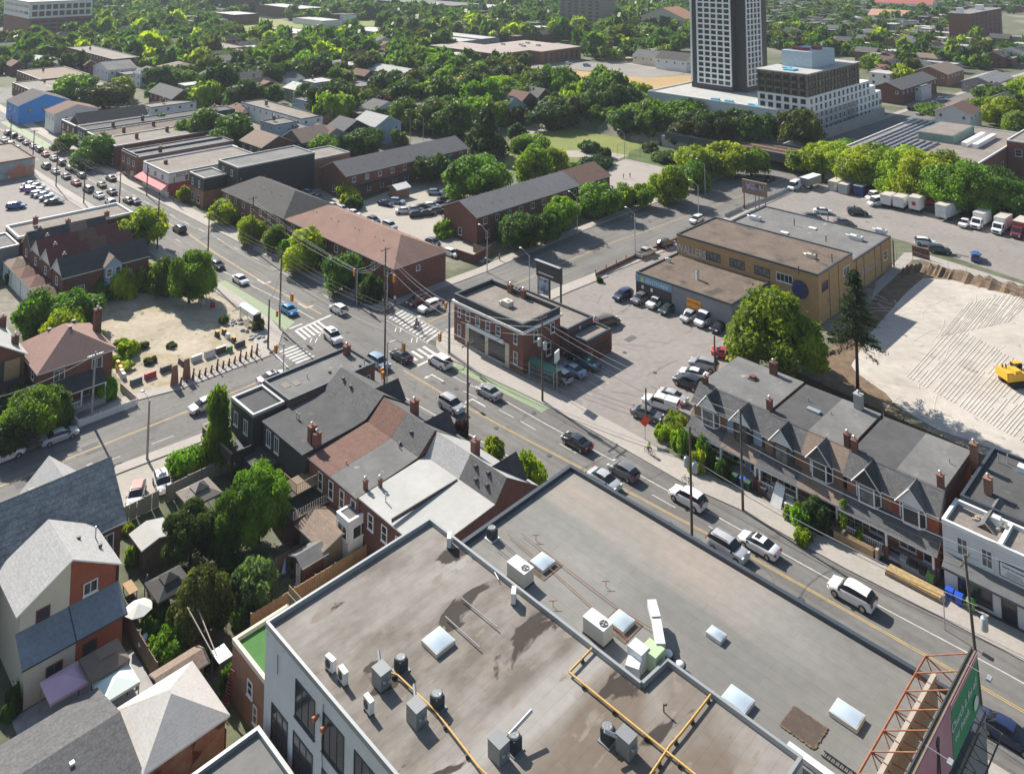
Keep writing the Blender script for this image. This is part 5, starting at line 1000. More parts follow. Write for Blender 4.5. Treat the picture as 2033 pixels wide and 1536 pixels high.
def body_meshes(kind):
 Lg,ST,(c0,c1),wf,wr=CAR[kind];b=MB();g=MB();n=len(ST)
 def ring(s):
  x,w,zb,zt,zr,wrf=s;zm=lerp(zb,zt,.45);cab=zr-zt>.1
  P=[(x,w*.9,zb),(x,w,zm),(x,w*.95,zt),(x,lerp(w*.95,wrf,.5)if not cab else lerp(w*.93,wrf,.08),zt+(zr-zt)*(.12 if cab else.5)),(x,wrf,zr-(.06 if cab else.01)),(x,wrf*.55,zr+(.015 if cab else.0))]
  return P+[(a,-q,r)for a,q,r in P[::-1]]
 Rg=[ring(s)for s in ST];V=[p for r in Rg for p in r];m=12
 for i in range(n-1):
  for j in range(m-1):
   f=(i*m+j,(i+1)*m+j,(i+1)*m+j+1,i*m+j+1)
   cab0=ST[i][4]-ST[i][3]>.1;cab1=ST[i+1][4]-ST[i+1][3]>.1
   side=j in(3,7);top=4<=j<=6
   glass=(side and(cab0 and cab1))or(top and((not cab0 and cab1 and i>=c0-1)or(cab0 and not cab1)))or(top and i==c0 and kind in('hatch','suv','minivan'))or(side and cab0!=cab1)
   if kind=='van' and side and i<3:glass=False
   if kind=='van' and top and i<4:glass=False
   q=[V[k]for k in f]
   (g if glass else b).add(q,[(3,2,1,0)],0,not glass)
 b.add(Rg[0],[range(m)],0);b.add(Rg[-1][::-1],[range(m)],0);b.add([(ST[0][0]+.1,.7,.3),(ST[-1][0]-.1,.7,.3),(ST[-1][0]-.1,-.7,.3),(ST[0][0]+.1,-.7,.3)],[(0,1,2,3)],0)
 return b,g,wf,wr
_arch={}
def car_arch(kind):
 if kind in _arch:return _arch[kind]
 b,g,wf,wr=body_meshes(kind);ST=CAR[kind][1];d={}
 if kind=='pickup':b.box(-2.6,-.8,-.75,.75,1.06,1.14,1)
 bm=bmesh.new();me=b.mesh('body',[PAINT['white'],m_tyre]);bm.from_mesh(me);bmesh.ops.remove_doubles(bm,verts=bm.verts,dist=.001);bmesh.ops.recalc_face_normals(bm,faces=bm.faces);bm.to_mesh(me);bm.free()
 d['body']=me;d['glass']=g.mesh('windows',m_cg)
 R_=.33 if kind in('sedan','hatch')else.38;w=MB();w.lathe([(R_-.04,-.12),(R_,-.09),(R_,.09),(R_-.04,.12)],n=16,m=0,axis='y');d['wheel']=w.mesh('wheel',m_tyre)
 w=MB();w.lathe([(R_*.62,-.005),(R_*.6,.015)],n=12,m=0,axis='y',sm=False);d['rim']=w.mesh('rim',m_rim)
 fx,rx=ST[-2][0],ST[1][0];zf,zr_=ST[-2][3],ST[1][3];wfr,wrr=ST[-2][1],ST[1][1]
 L_=MB();L_.box(-.16,.14,-.2,.2,-.08,.07);d['lamp']=L_.mesh('headlight',m_head);T_=MB();T_.box(-.1,.1,-.17,.17,-.12,.1);d['tail']=T_.mesh('taillight',m_tail)
 M_=MB();M_.box(-.1,.1,-.1,.1,-.07,.07);d['mirror']=M_.mesh('mirror',PAINT['black'])
 d['pos']=(wf,wr,R_,fx+.12,rx-.06,zf-.1,zr_-.06,wfr,wrr,ST)
 o=MB();o.v=list(b.v);o.f=[list(f)for f in b.f];o.m=[0]*len(b.m);o.s=list(b.s);k=len(o.v);o.v+=g.v;o.f+=[[k+i for i in f]for f in g.f];o.m+=[1]*len(g.f);o.s+=[False]*len(g.f)
 for x in(wf,wr):
  for s in(-1,1):o.lathe([(R_,-.1),(R_,.1)],c=(x,s*.8,R_),n=10,m=2,axis='y')
 for s in(-1,1):o.box(fx,fx+.25,s*wfr*.72-.15,s*wfr*.72+.15,zf-.16,zf-.04,3);o.box(rx-.2,rx+.02,s*wrr*.75-.14,s*wrr*.75+.14,zr_-.2,zr_-.02,4)
 d['one']=o.mesh('car',[PAINT['white'],m_cg,m_tyre,m_head,m_tail]);_arch[kind]=d;return d
def slotmat(o,m,i=0):o.material_slots[i].link='OBJECT';o.material_slots[i].material=m
NAMES=dict(sedan='car',hatch='car',suv='suv',minivan='minivan',van='van',pickup='pickup_truck');CATS=dict(sedan='car',hatch='car',suv='SUV',minivan='minivan',van='van',pickup='pickup truck')
def car(kind,col,px,py,head,label,group=None,lod=0,world=None,roof=None):
 d=car_arch(kind);p=world or G(px,py);rz=R(head)
 if lod:
  o=link(NAMES[kind],d['one'],None,(p.x,p.y,.035),rz);slotmat(o,PAINT[col]);return tag(o,label,CATS[kind],group)
 t=thing(NAMES[kind],label,CATS[kind],(p.x,p.y,.04),rz,group);wf,wr,R_,fx,rx,zf,zr_,wfr,wrr,ST=d['pos']
 slotmat(link('body',d['body'],t),PAINT[col]);link('windows',d['glass'],t)
 for x in(wf,wr):
  for s in(-1,1):
   w_=link('wheel',d['wheel'],t,(x,s*(.83 if kind in('sedan','hatch')else.88),R_));link('rim',d['rim'],w_,(0,s*.11,0),0 if s>0 else math.pi)
 for s in(-1,1):
  link('headlight',d['lamp'],t,(fx,s*wfr*.72,zf));link('taillight',d['tail'],t,(rx,s*wrr*.76,zr_-.05));link('mirror',d['mirror'],t,(.95 if kind!='hatch' else.8,s*(wfr+.1),zf+.22))
 zt=max(s[4]for s in ST)
 if roof=='rails':
  for s in(-1,1):b=MB();b.box(-1.6,.3,s*.62-.03,s*.62+.03,zt-.02,zt+.07);part(b,'roof_rail',m_metal,t)
 if roof=='sunroof':b=MB();b.box(-.25,.3,-.42,.42,zt-.02,zt+.025);part(b,'sunroof',m_cg,t)
 if roof=='red':b=MB();b.box(-1.4,.35,-.6,.6,zt-.05,zt+.02);part(b,'roof',plain('soft_red',(.4,.06,.05),.5),t)
 if roof=='cap':b=MB();b.box(-2.7,-.78,-.8,.8,1.1,1.72);part(b,'bed_cap',PAINT['white'],t);b=MB();b.box(-2.73,-2.7,-.72,.72,1.15,1.65);part(b,'red_tailgate',m_redp,t)
 return t
G1='cars driving on the main street';G2='cars parked in the middle car park';G3='cars in front of the workshop'
for a in[
('suv','white',1692,1192,135,'white SUV with black rear window, the moving car nearest the billboard',G1),('sedan','white',1507,1092,135,'white sedan with sunroof driving beside the terraced porches',G1,0,None,'sunroof'),('suv','silver',1446,1100,-45,'silver wagon with roof rails half hidden by the roof edge',G1,0,None,'rails'),
('suv','white',1366,1000,135,'white SUV passing behind the transformer pole',G1),('hatch','grey',1238,944,135,'dark grey hatchback following the black sedan',G1),('sedan','silver',1200,962,-45,'pale silver sedan just above the tip of the big roof',G1),('sedan','black',1145,886,135,'black sedan alone mid-block on the main street',G1),
('sedan','lgrey',970,786,135,'grey sedan beside the green bike lane',G1),('suv','silver',896,813,-45,'silver SUV with striped roof bars, left of the wooden pole',G1,0,None,'rails'),('suv','white',873,726,135,'white SUV waiting behind the crossing by the corner building',G1),('sedan','black',796,714,135,'black sedan stopped under the orange signal',G1),('suv','paleblue',752,728,-45,'pale blue-grey SUV half hidden by the corner house roof',G1),
('suv','white',661,676,-52,'white SUV with sunroof crossing the intersection',G1,0,None,'sunroof'),('hatch','white',672,620,135,'white hatchback leaving the intersection in the tree shade',G1),('sedan','bright',573,621,-45,'bright blue car waiting at the stop line',G1),('sedan','white',477,561,-45,'white sedan beside the green bike lane, above the bus shelter',G1),('sedan','black',431,531,-45,'dark car with white bonnet beside the tall leafy tree',G1),('suv','navy',356,460,135,'dark SUV heading away, left of the green street trees',G1),
('suv','white',853,616,225,'white SUV turning out of the cross street',G1),('minivan','maroon',832,603,225,'maroon and silver minivan behind the white SUV at the cross street',G1),('sedan','white',540,757,45,'white car with open sunroof hidden partly by the corner roof',None,0,None,'sunroof'),('hatch','white',405,812,225,'white car on the lower cross street behind the bushes'),('sedan','silver',118,874,42,'silver sedan parked under the tree at the lower left'),('suv','white',8,914,45,'white SUV cut by the left edge on the lower cross street'),
('hatch','white',322,967,-58,'white hatchback parked in the side yard by the tan fence',None,0,None,'sunroof'),('hatch','white',270,992,-75,'small white car with a red roof parked in the side yard',None,0,None,'red'),('sedan','navy',2003,1470,-45,'dark navy car at the lower right corner beside the billboard',G1),
('sedan','grey',1285,830,-30,'grey sedan nearest the street in the middle car park',G2),('pickup','white',1312,810,150,'white pickup with a covered bed and red tail',G2,0,None,'cap'),('sedan','silver',1335,795,-35,'silver sedan behind the covered white pickup',G2),('suv','black',1366,768,140,'black SUV tucked beside the first gabled house',G2),('sedan','white',1378,750,150,'white sedan between the black SUV and the red-tailed SUV',G2),('suv','lgrey',1397,732,150,'grey SUV with red tail lights near the post',G2),('sedan','red',1442,710,-20,'bright red car under the big tree',G2),
('suv','silver',1110,754,135,'silver SUV parked next to the green bus shelter',G2),('sedan','paleblue',1138,742,135,'pale blue sedan, middle of three beside the brick corner wall',G2),('sedan','teal',1166,728,135,'dark teal sedan parked in the shade of the graffiti annex',G2),('sedan','black',1146,716,135,'black car deepest in the shade behind the teal sedan',G2),('minivan','brown',1206,646,30,'brown minivan parked behind the graffiti annex',G2),
('suv','navy',1237,593,222,'dark navy SUV, leftmost in front of the blue sign',G3),('suv','grey',1273,600,222,'grey-blue SUV, second from the left at the workshop',G3),('suv','white',1303,608,222,'white SUV, third from the left at the workshop',G3),('sedan','green',1328,619,222,'dark green sedan with red lights at the workshop',G3),('minivan','silver',1372,634,222,'silver minivan left of the white delivery van',G3),('van','white',1403,642,222,'white delivery van beside the big tree',G3),('sedan','black',1430,655,222,'black car half under the big tree, right of the white van',G3),
('pickup','silver',1282,508,42,'silver pickup parked beside the workshop wall'),('suv','black',1323,490,42,'black SUV parked ahead of the silver pickup')]:car(*a)
G4='cars in the upper car park'
for a in[('suv','white',1383,442,225,'white SUV on the upper cross street beside the factory'),('sedan','black',1528,359,225,'black car coming out of the shadow under the railway bridge'),('sedan','white',1634,424,-12,'white sedan standing alone in the upper car park',G4),('minivan','black',1703,427,-12,'black minivan right of the white sedan in the upper car park',G4),('sedan','grey',1612,434,-10,'grey sedan behind the factory roof edge, left',G4),('sedan','grey',1675,446,-10,'grey sedan behind the factory roof edge, right',G4),
('suv','white',1838,487,-20,'white SUV beside the fenced brick enclosure',G4),('suv','green',1866,502,-20,'dark green SUV in front of the white one by the enclosure',G4),('suv','blue',1938,516,60,'blue SUV near the fence of the construction site',G4),('pickup','white',1917,449,225,'small white pickup between the trailer and the box trucks',G4),('van','white',1738,397,200,'white van parked beside the blue container',G4),('van','white',1742,408,200,'lower white van in front of the flatbed trailers',G4)]:car(*a)
G5='queue of cars far up the main street'
TF=[(15,268,'navy'),(27,273,'black'),(40,279,'black'),(52,287,'maroon'),(66,294,'silver'),(78,301,'black'),(90,310,'red'),(107,318,'silver'),(122,327,'black'),(91,334,'grey'),(139,338,'black'),(110,344,'silver'),(131,354,'navy'),(151,367,'red'),(162,352,'grey'),(163,328,'black'),(180,336,'grey'),(220,358,'black'),(175,380,'grey'),(202,371,'black'),(222,385,'navy'),(196,392,'white'),(219,405,'white'),(255,402,'black'),(268,404,'navy'),(106,297,'black'),(8,281,'white'),(20,290,'silver'),(32,298,'white')]
G6='cars parked in the corner lot';PK=[(58,377,'purple'),(67,382,'purple'),(77,389,'silver'),(87,391,'white'),(97,398,'paleblue'),(107,405,'green'),(32,414,'blue'),(62,370,'lgrey'),(80,382,'white'),(72,374,'silver')]
G7='cars parked between the townhouse rows'
LN=[(864,386,'paleblue',0),(788,404,'paleblue',-20),(765,408,'navy',-30),(802,423,'white',20),(822,420,'silver',20),(838,416,'black',20),(856,413,'white',20),(872,409,'black',20),(884,401,'black',20),(900,397,'white',20),(846,428,'black',20),(866,422,'grey',20),(884,417,'black',20),(828,430,'black',20),(902,410,'grey',20),(660,414,'white',-45),(680,420,'silver',-45),(702,428,'white',-45),(742,442,'navy',-45),(774,454,'silver',-45),(860,487,'navy',-45),(896,508,'white',-45),(612,388,'silver',-45),(630,396,'grey',-45),(596,378,'black',-45)]
G8='cars parked by the brick mill';RT=[(1950,345,'white',45),(1968,350,'lgrey',45),(1985,345,'white',45),(2005,350,'white',45),(2022,345,'paleblue',45),(1996,338,'white',45),(2015,333,'silver',45)]
G9='cars on the far street by the arched row';RF=[(1853,208,'paleblue',-20),(1832,214,'white',-20),(1813,220,'black',-20),(1842,222,'white',45),(1870,200,'white',-20),(1826,228,'silver',45),(1128,128,'white',0),(1123,122,'grey',0),(1165,132,'paleblue',0)]
rk=random.Random(3)
for L_,gp,hd in((TF,G5,135),(PK,G6,15),(LN,G7,None),(RT,G8,None),(RF,G9,None)):
 for it in L_:
  x,y,c=it[:3];h_=hd if hd is not None else it[3]
  k=rk.choice(['sedan','suv','hatch','sedan'])
  if gp==G5 and y-(312+(x-30)*.5)>22+x*0:h_=-45
  o=car(k,c,x,y,h_+rk.uniform(-3,3),'x',gp,1)
  AUTO.append((o,{'paleblue':'pale blue','lgrey':'light grey','navy':'navy','bright':'bright blue'}.get(c,c if c!='green' else 'dark green')+' '+('car' if k!='suv' else 'SUV'),x,y))
m_box=mat('truck_box_white',(.68,.68,.67),.6,(.58,.58,.57),sc=.5,amt=.6);m_boxtop=mat('truck_box_top',(.5,.46,.4),.8,(.42,.385,.33),sc=.3,amt=.6)
def box_truck(px,py,head,label,col='white',boxc=None,L_=5.2):
 t=thing('box_truck',label,'truck',G(px,py),R(head),'box trucks parked by the trees');bx=boxc or m_box
 b=MB();b.box(-L_,0.3,-1.2,1.2,1.0,3.4);part(b,'cargo_box',bx,t);b=MB();b.box(-L_-.02,.32,-1.22,1.22,3.4,3.5);part(b,'box_roof',m_boxtop,t)
 b=MB();b.prism([(0,0),(1,0),(1,1),(0,1)],0,0);b=MB()
 P=[(.4,.5),(2.9,.5),(3.0,1.25),(2.1,1.5),(1.5,2.45),(.4,2.5)]
 b.add([(x,-1.05,z)for x,z in P],[range(6)]);b.add([(x,1.05,z)for x,z in P],[range(5,-1,-1)])
 for i in range(6):a,c=P[i],P[(i+1)%6];b.add([(a[0],-1.05,a[1]),(c[0],-1.05,c[1]),(c[0],1.05,c[1]),(a[0],1.05,a[1])],[(3,2,1,0)])
 part(b,'cab',PAINT[col],t)
 b=MB();b.add([(2.12,-.92,1.56),(2.12,.92,1.56),(1.56,.86,2.36),(1.56,-.86,2.36)],[range(4)]);part(b,'windscreen',m_cg,t)
 for s in(-1,1):b=MB();b.box(.7,1.5,s*1.06-.01,s*1.06+.01,1.5,2.2);part(b,'side_window',m_cg,t)
 b=MB();b.box(2.96,3.04,-.6,.6,.7,1.1);part(b,'grille',m_dark,t);b=MB();b.box(-L_,2.4,-.9,.9,.5,.9);part(b,'chassis',m_dark,t)
 for x in(2.0,-3.6):
  for s in(-1,1):b=MB();b.lathe([(.45,-.14),(.45,.14)],c=(x,s*.95,.45),n=14,axis='y');part(b,'wheel',m_tyre,t)
 for s in(-1,1):b=MB();b.box(2.9,3.06,s*.85-.13,s*.85+.13,.85,1.1);part(b,'headlight',m_head,t)
 return t
box_truck(1944,452,222,'white box truck, left one of the two facing the camera');box_truck(1986,462,222,'white box truck, right one of the two facing the camera');box_truck(2024,470,222,'dark red box truck at the right edge','maroon',plain('red_box',(.3,.05,.05),.6))
def container(px,py,head,label,L_,w_,h_,m,name='container',wheels=False,top=None,cat='container'):
 t=thing(name,label,cat,G(px,py),R(head),'containers and trailers along the tree row');z0=1.0 if wheels else.1
 b=MB();b.box(0,L_,-w_/2,w_/2,z0,z0+h_);part(b,'box',m,t);b=MB();b.box(-.03,L_+.03,-w_/2-.03,w_/2+.03,z0+h_,z0+h_+.08);part(b,'top',top or m_boxtop,t)
 b=MB();b.box(-.06,0,-w_/2+.05,-.04,z0+.1,z0+h_-.1);b.box(-.06,0,.04,w_/2-.05,z0+.1,z0+h_-.1);part(b,'door',m,t)
 if wheels:
  for x in(L_*.2,L_*.3):
   for s in(-1,1):b=MB();b.lathe([(.45,-.14),(.45,.14)],c=(x,s*(w_/2-.2),.5),n=12,axis='y');part(b,'wheel',m_tyre,t)
 return t
cm1=mat('mural_container_a',(.15,.35,.5),.7,(.6,.5,.35),sc=.5,amt=1);cm2=mat('mural_container_b',(.55,.25,.2),.7,(.25,.4,.45),sc=.8,amt=1)
container(1653,380,45,'container with a blue mural, leftmost under the trees',5,2.5,2.5,cm1);container(1673,386,45,'container with a reddish mural beside the blue one',5,2.5,2.5,cm2);container(1704,390,45,'dark blue container with white graffiti',8,2.6,2.6,plain('container_blue',(.02,.04,.16),.6))
container(1758,414,45,'open-backed trailer with a dark empty interior',6,2.5,2.3,m_box,'trailer',True,cat='trailer');container(1783,419,45,'trailer with a half-open back beside the dark one',6,2.5,2.4,m_box,'trailer',True,cat='trailer')
t=container(1815,424,45,'white trailer with a red emblem on its back',9,2.6,2.9,m_box,'trailer',True,cat='trailer');b=MB();b.cbox(-.08,0,2.0,.04,1.0,.9);part(b,'emblem',m_redp,t)
container(1868,440,38,'long white graffiti-marked trailer parked at an angle',11,2.6,2.9,mat('marked_trailer',(.62,.63,.64),.6,(.4,.42,.46),sc=1.2,amt=.7),'trailer',True,cat='trailer')
t=thing('market_stall','small red awning stall between two trailers','stall',G(1846,422),R(45));b=MB();b.box(0,3,-1.4,1.4,0,1.8);part(b,'hoarding',m_dark,t);b=MB();b.add([(-.4,-1.6,2.3),(3,-1.6,2.9),(3,1.6,2.9),(-.4,1.6,2.3)],[(3,2,1,0)]);part(b,'awning',plain('pink_red',(.6,.06,.12),.7),t)
t=container(1597,376,40,'white canopied bus-like trailer near the bridge',7,2.6,2.0,plain('grey_bus',(.2,.2,.21),.5),'trailer',True,m_box,cat='trailer')
car('van','white',1578,376,225,'white step van left of the canopied trailer',G4)
def tracked(px,py,head):
 t=thing('excavator','yellow excavator on dark tracks at the right edge of the sand','excavator',G(px,py),R(head));y=plain('plant_yellow',(.75,.4,.03),.45)
 for s in(-1,1):
  b=MB();P=[(-1.9,.45),(-1.6,.05),(1.6,.05),(1.9,.45),(1.6,.85),(-1.6,.85)]
  b.add([(x,s*1.1-.3,z)for x,z in P],[range(6)]);b.add([(x,s*1.1+.3,z)for x,z in P],[range(5,-1,-1)])
  for i in range(6):a,c=P[i],P[(i+1)%6];b.add([(a[0],s*1.1-.3,a[1]),(c[0],s*1.1-.3,c[1]),(c[0],s*1.1+.3,c[1]),(a[0],s*1.1+.3,a[1])],[(3,2,1,0)])
  part(b,'track',m_tyre,t)
 b=MB();b.box(-2.2,.9,-1.25,1.25,1.0,2.1);b.box(-2.4,-1.2,-1.2,1.2,1.2,2.3);b.box(-.9,.2,-1.2,.2,2.1,2.5);part(b,'body',y,t)
 b=MB();b.box(.2,1.7,.25,1.25,1.1,1.7);b.box(.3,1.6,.3,1.2,2.75,2.85);part(b,'cab',y,t);b=MB();b.box(.25,1.65,.28,1.22,1.7,2.75);part(b,'cab_glass',m_cg,t)
 b=MB();b.rod((1.2,-.2,1.6),(3.6,-.2,4.2),.25,.2,n=4);b.rod((3.6,-.2,4.2),(5.2,-.2,2.2),.2,.15,n=4);part(b,'boom',y,t)
 b=MB();b.prism([(4.9,-.7),(5.8,-.7),(5.8,.3),(4.9,.3)],1.2,2.1);part(b,'bucket',m_dark,t)
 for x in(-1.6,-1.0):b=MB();b.rod((x,.6,2.1),(x,.6,2.7),.12,n=8);part(b,'exhaust',m_dark,t)
 return t
tracked(2016,762,10)
# ================================================================ VEGETATION
import numpy as np
LEAF=dict(dk=leafmat('dark_leaf',(.02,.045,.012),(.06,.115,.028)),md=leafmat('mid_leaf',(.035,.08,.012),(.11,.2,.03)),lm=leafmat('bright_leaf',(.05,.11,.01),(.17,.29,.025)),yl=leafmat('yellow_green_leaf',(.1,.17,.01),(.32,.41,.02)),ol=leafmat('olive_leaf',(.03,.045,.01),(.095,.12,.028)),big=leafmat('yellowish_maple_leaf',(.06,.12,.012),(.21,.31,.022)),gold=leafmat('gold_leaf',(.16,.15,.01),(.42,.38,.03)),pur=leafmat('purple_leaf',(.02,.01,.012),(.06,.025,.03)),bl=leafmat('blue_green_leaf',(.03,.06,.025),(.12,.2,.07)))  # big: maple green between the bright and the yellow-green leaf
m_bark=mat('bark',(.09,.07,.05),.95,(.05,.04,.03),sc=3,amt=.7)
def np_mesh(name,V,Fq,mats,tri=None):
 me=bpy.data.meshes.new(name);nq=len(Fq)
 me.vertices.add(len(V));me.vertices.foreach_set('co',np.asarray(V,dtype=np.float32).ravel())
 me.loops.add(nq*4);me.loops.foreach_set('vertex_index',np.asarray(Fq,dtype=np.int32).ravel())
 me.polygons.add(nq);me.polygons.foreach_set('loop_start',np.arange(0,nq*4,4,dtype=np.int32));me.polygons.foreach_set('loop_total',np.full(nq,4,dtype=np.int32))
 for m in mats:me.materials.append(m)
 me.update(calc_edges=True);return me
def core_quads(cs,rs,k=1.0,nu=8,nv=5):
 VV,FF=[],[];o=0
 for c,r in zip(cs,rs):
  t=np.linspace(0,2*np.pi,nu,endpoint=False);p=np.linspace(-np.pi/2+.15,np.pi/2-.15,nv)
  P,T_=np.meshgrid(p,t,indexing='ij');v=np.stack([np.cos(P)*np.cos(T_),np.cos(P)*np.sin(T_),np.sin(P)],-1).reshape(-1,3)*r*k+c
  VV.append(v)
  for j in range(nv-1):
   for i in range(nu):FF.append((o+j*nu+i,o+j*nu+(i+1)%nu,o+(j+1)*nu+(i+1)%nu,o+(j+1)*nu+i))
  FF.append((o+(nv-1)*nu,o+(nv-1)*nu+2,o+(nv-1)*nu+4,o+(nv-1)*nu+6));o+=len(v)
 return np.concatenate(VV),FF
def crown_arrays(seed,n_lobe,n_leaf,leaf,shape='round',core=.72,ar=1.9):
 """unit crown: radius 1, z from 0 to about 1.5"""
 r=np.random.RandomState(seed);cs,rs=[],[]
 for i in range(n_lobe):
  if shape=='round':
   a=r.uniform(0,2*np.pi);q=np.sqrt(r.uniform(0,1))*.66;z=.35+r.uniform(0,.85)*(1-q*.55);rad=(r.uniform(.26,.44)if n_lobe<30 else r.uniform(.15,.31))*(1-q*.2)
  elif shape=='flat':
   a=r.uniform(0,2*np.pi);q=np.sqrt(r.uniform(0,1))*.78;z=.4+r.uniform(0,.5)*(1-q*.6);rad=r.uniform(.2,.36)
  elif shape=='cone':
   z=r.uniform(.1,1.55);q=r.uniform(.1,1)*(1.65-z)*.42;a=r.uniform(0,2*np.pi);rad=r.uniform(.2,.3)*(1.25-z*.35)+.06
  elif shape=='column':
   z=r.uniform(.2,1.7);q=r.uniform(0,.35);a=r.uniform(0,2*np.pi);rad=.5*(1-abs(z-.8)*.35)
  else:
   a=r.uniform(0,2*np.pi);q=np.sqrt(r.uniform(0,1))*.7;z=.18+r.uniform(0,.45)*(1-q*.5);rad=r.uniform(.2,.38)
  cs.append((q*np.cos(a),q*np.sin(a),z));rs.append(rad)
 cs=np.array(cs);rs=np.array(rs);w_=rs**2/np.sum(rs**2);k=r.choice(n_lobe,n_leaf,p=w_)
 d=r.normal(size=(n_leaf,3));d[:,2]=d[:,2]*.9+.22;d/=np.linalg.norm(d,axis=1)[:,None]
 rad=rs[k]*(.74+.42*r.rand(n_leaf)**1.4+.35*(r.rand(n_leaf)>.93)*r.rand(n_leaf));c=cs[k]+d*rad[:,None]*np.array([1,1,.86])
 n_=d+r.normal(size=(n_leaf,3))*.55;n_/=np.linalg.norm(n_,axis=1)[:,None]
 t=np.cross(n_,r.normal(size=(n_leaf,3)));t/=np.linalg.norm(t,axis=1)[:,None];b=np.cross(n_,t)
 s=leaf*(.6+.8*r.rand(n_leaf))[:,None];tb=t*s*ar*.5;bb=b*s*.5
 V=np.stack([c-tb,c-bb+tb*.1,c+tb,c+bb-tb*.1],1).reshape(-1,3);Fq=np.arange(n_leaf*4).reshape(-1,4)
 if core:
  cv,cf=core_quads(cs,rs,core);Fq=np.concatenate([Fq,np.array(cf)+len(V)]);V=np.concatenate([V,cv])
 return V,Fq
_cr={}
def crown_mesh(shape,lod,var):
 k=(shape,lod,var)
 if k not in _cr:
  nl,nf,lf,co={0:(52,30000,.04,.55),1:(24,7000,.074,.66),2:(16,1700,.125,.76),3:(10,340,.23,.84)}[lod]
  if shape in('cone','column')and lod<2:nl+=14
  V,Fq=crown_arrays(17*var+len(shape)*7+lod,nl,nf,lf,shape,co);_cr[k]=np_mesh('crown',V,Fq,[LEAF['md']])
 return _cr[k]
_tk={}
def trunk_mesh(var):
 if var not in _tk:
  r=random.Random(var);b=MB();b.rod((0,0,0),(.02,.01,.55),.075,.05,n=7)
  for i in range(4):
   a=i*1.6+r.uniform(0,.6);e=(math.cos(a)*.4,math.sin(a)*.4,.55+r.uniform(.4,.75));b.rod((.02,.01,.5),e,.042,.012,n=5)
  b.rod((.02,.01,.55),(0,0,1.3),.05,.012,n=5);_tk[var]=b.mesh('trunk',m_bark)
 return _tk[var]
TN=dict(round='deciduous_tree',flat='spreading_tree',cone='cone_shaped_tree',column='columnar_tree',bush='shrub')
tr_r=random.Random(11)
def tree(px,py,wpx,hpx,kind,label,shape='round',lod=None,group=None,rot=None,pos=None,dims=None,cat=None):
 p=pos or G(px,py)
 if dims:wd,ht=dims
 else:
  s=F/((p.y)*math.cos(TH)-HC*math.sin(TH));wd=wpx/s;ht=hpx/s*.95
  if py<470:wd*=1.17;ht*=1.1
 if lod is None:lod=0 if wpx>100 else 1 if wpx>52 else 2
 var=tr_r.randint(0,3 if lod else 5);rz=tr_r.uniform(0,6.28)if rot is None else rot
 t=thing(TN[shape],label,cat or('shrub' if shape=='bush' else 'tree'),(p.x,p.y,0),rz,group)
 crz={'round':1.5,'flat':1.1,'cone':1.75,'column':1.95,'bush':.85}[shape]
 bot={'round':-.02,'flat':.1,'cone':-.04,'column':-.03,'bush':-.08}[shape]*ht
 c=link('crown',crown_mesh(shape,lod,var),t,(0,0,bot));c.scale=(wd/2*1.06,wd/2*1.06,(ht-bot)/crz);slotmat(c,LEAF[kind])
 if shape not in('bush',):k=link('trunk',trunk_mesh(var%3),t);k.scale=(wd*.36,wd*.36,ht*.6)
 return t
def T_(px,py,w_,h_,kind,label,shape='round',**k):return tree(px,py,w_,h_,kind,label,shape,**k)
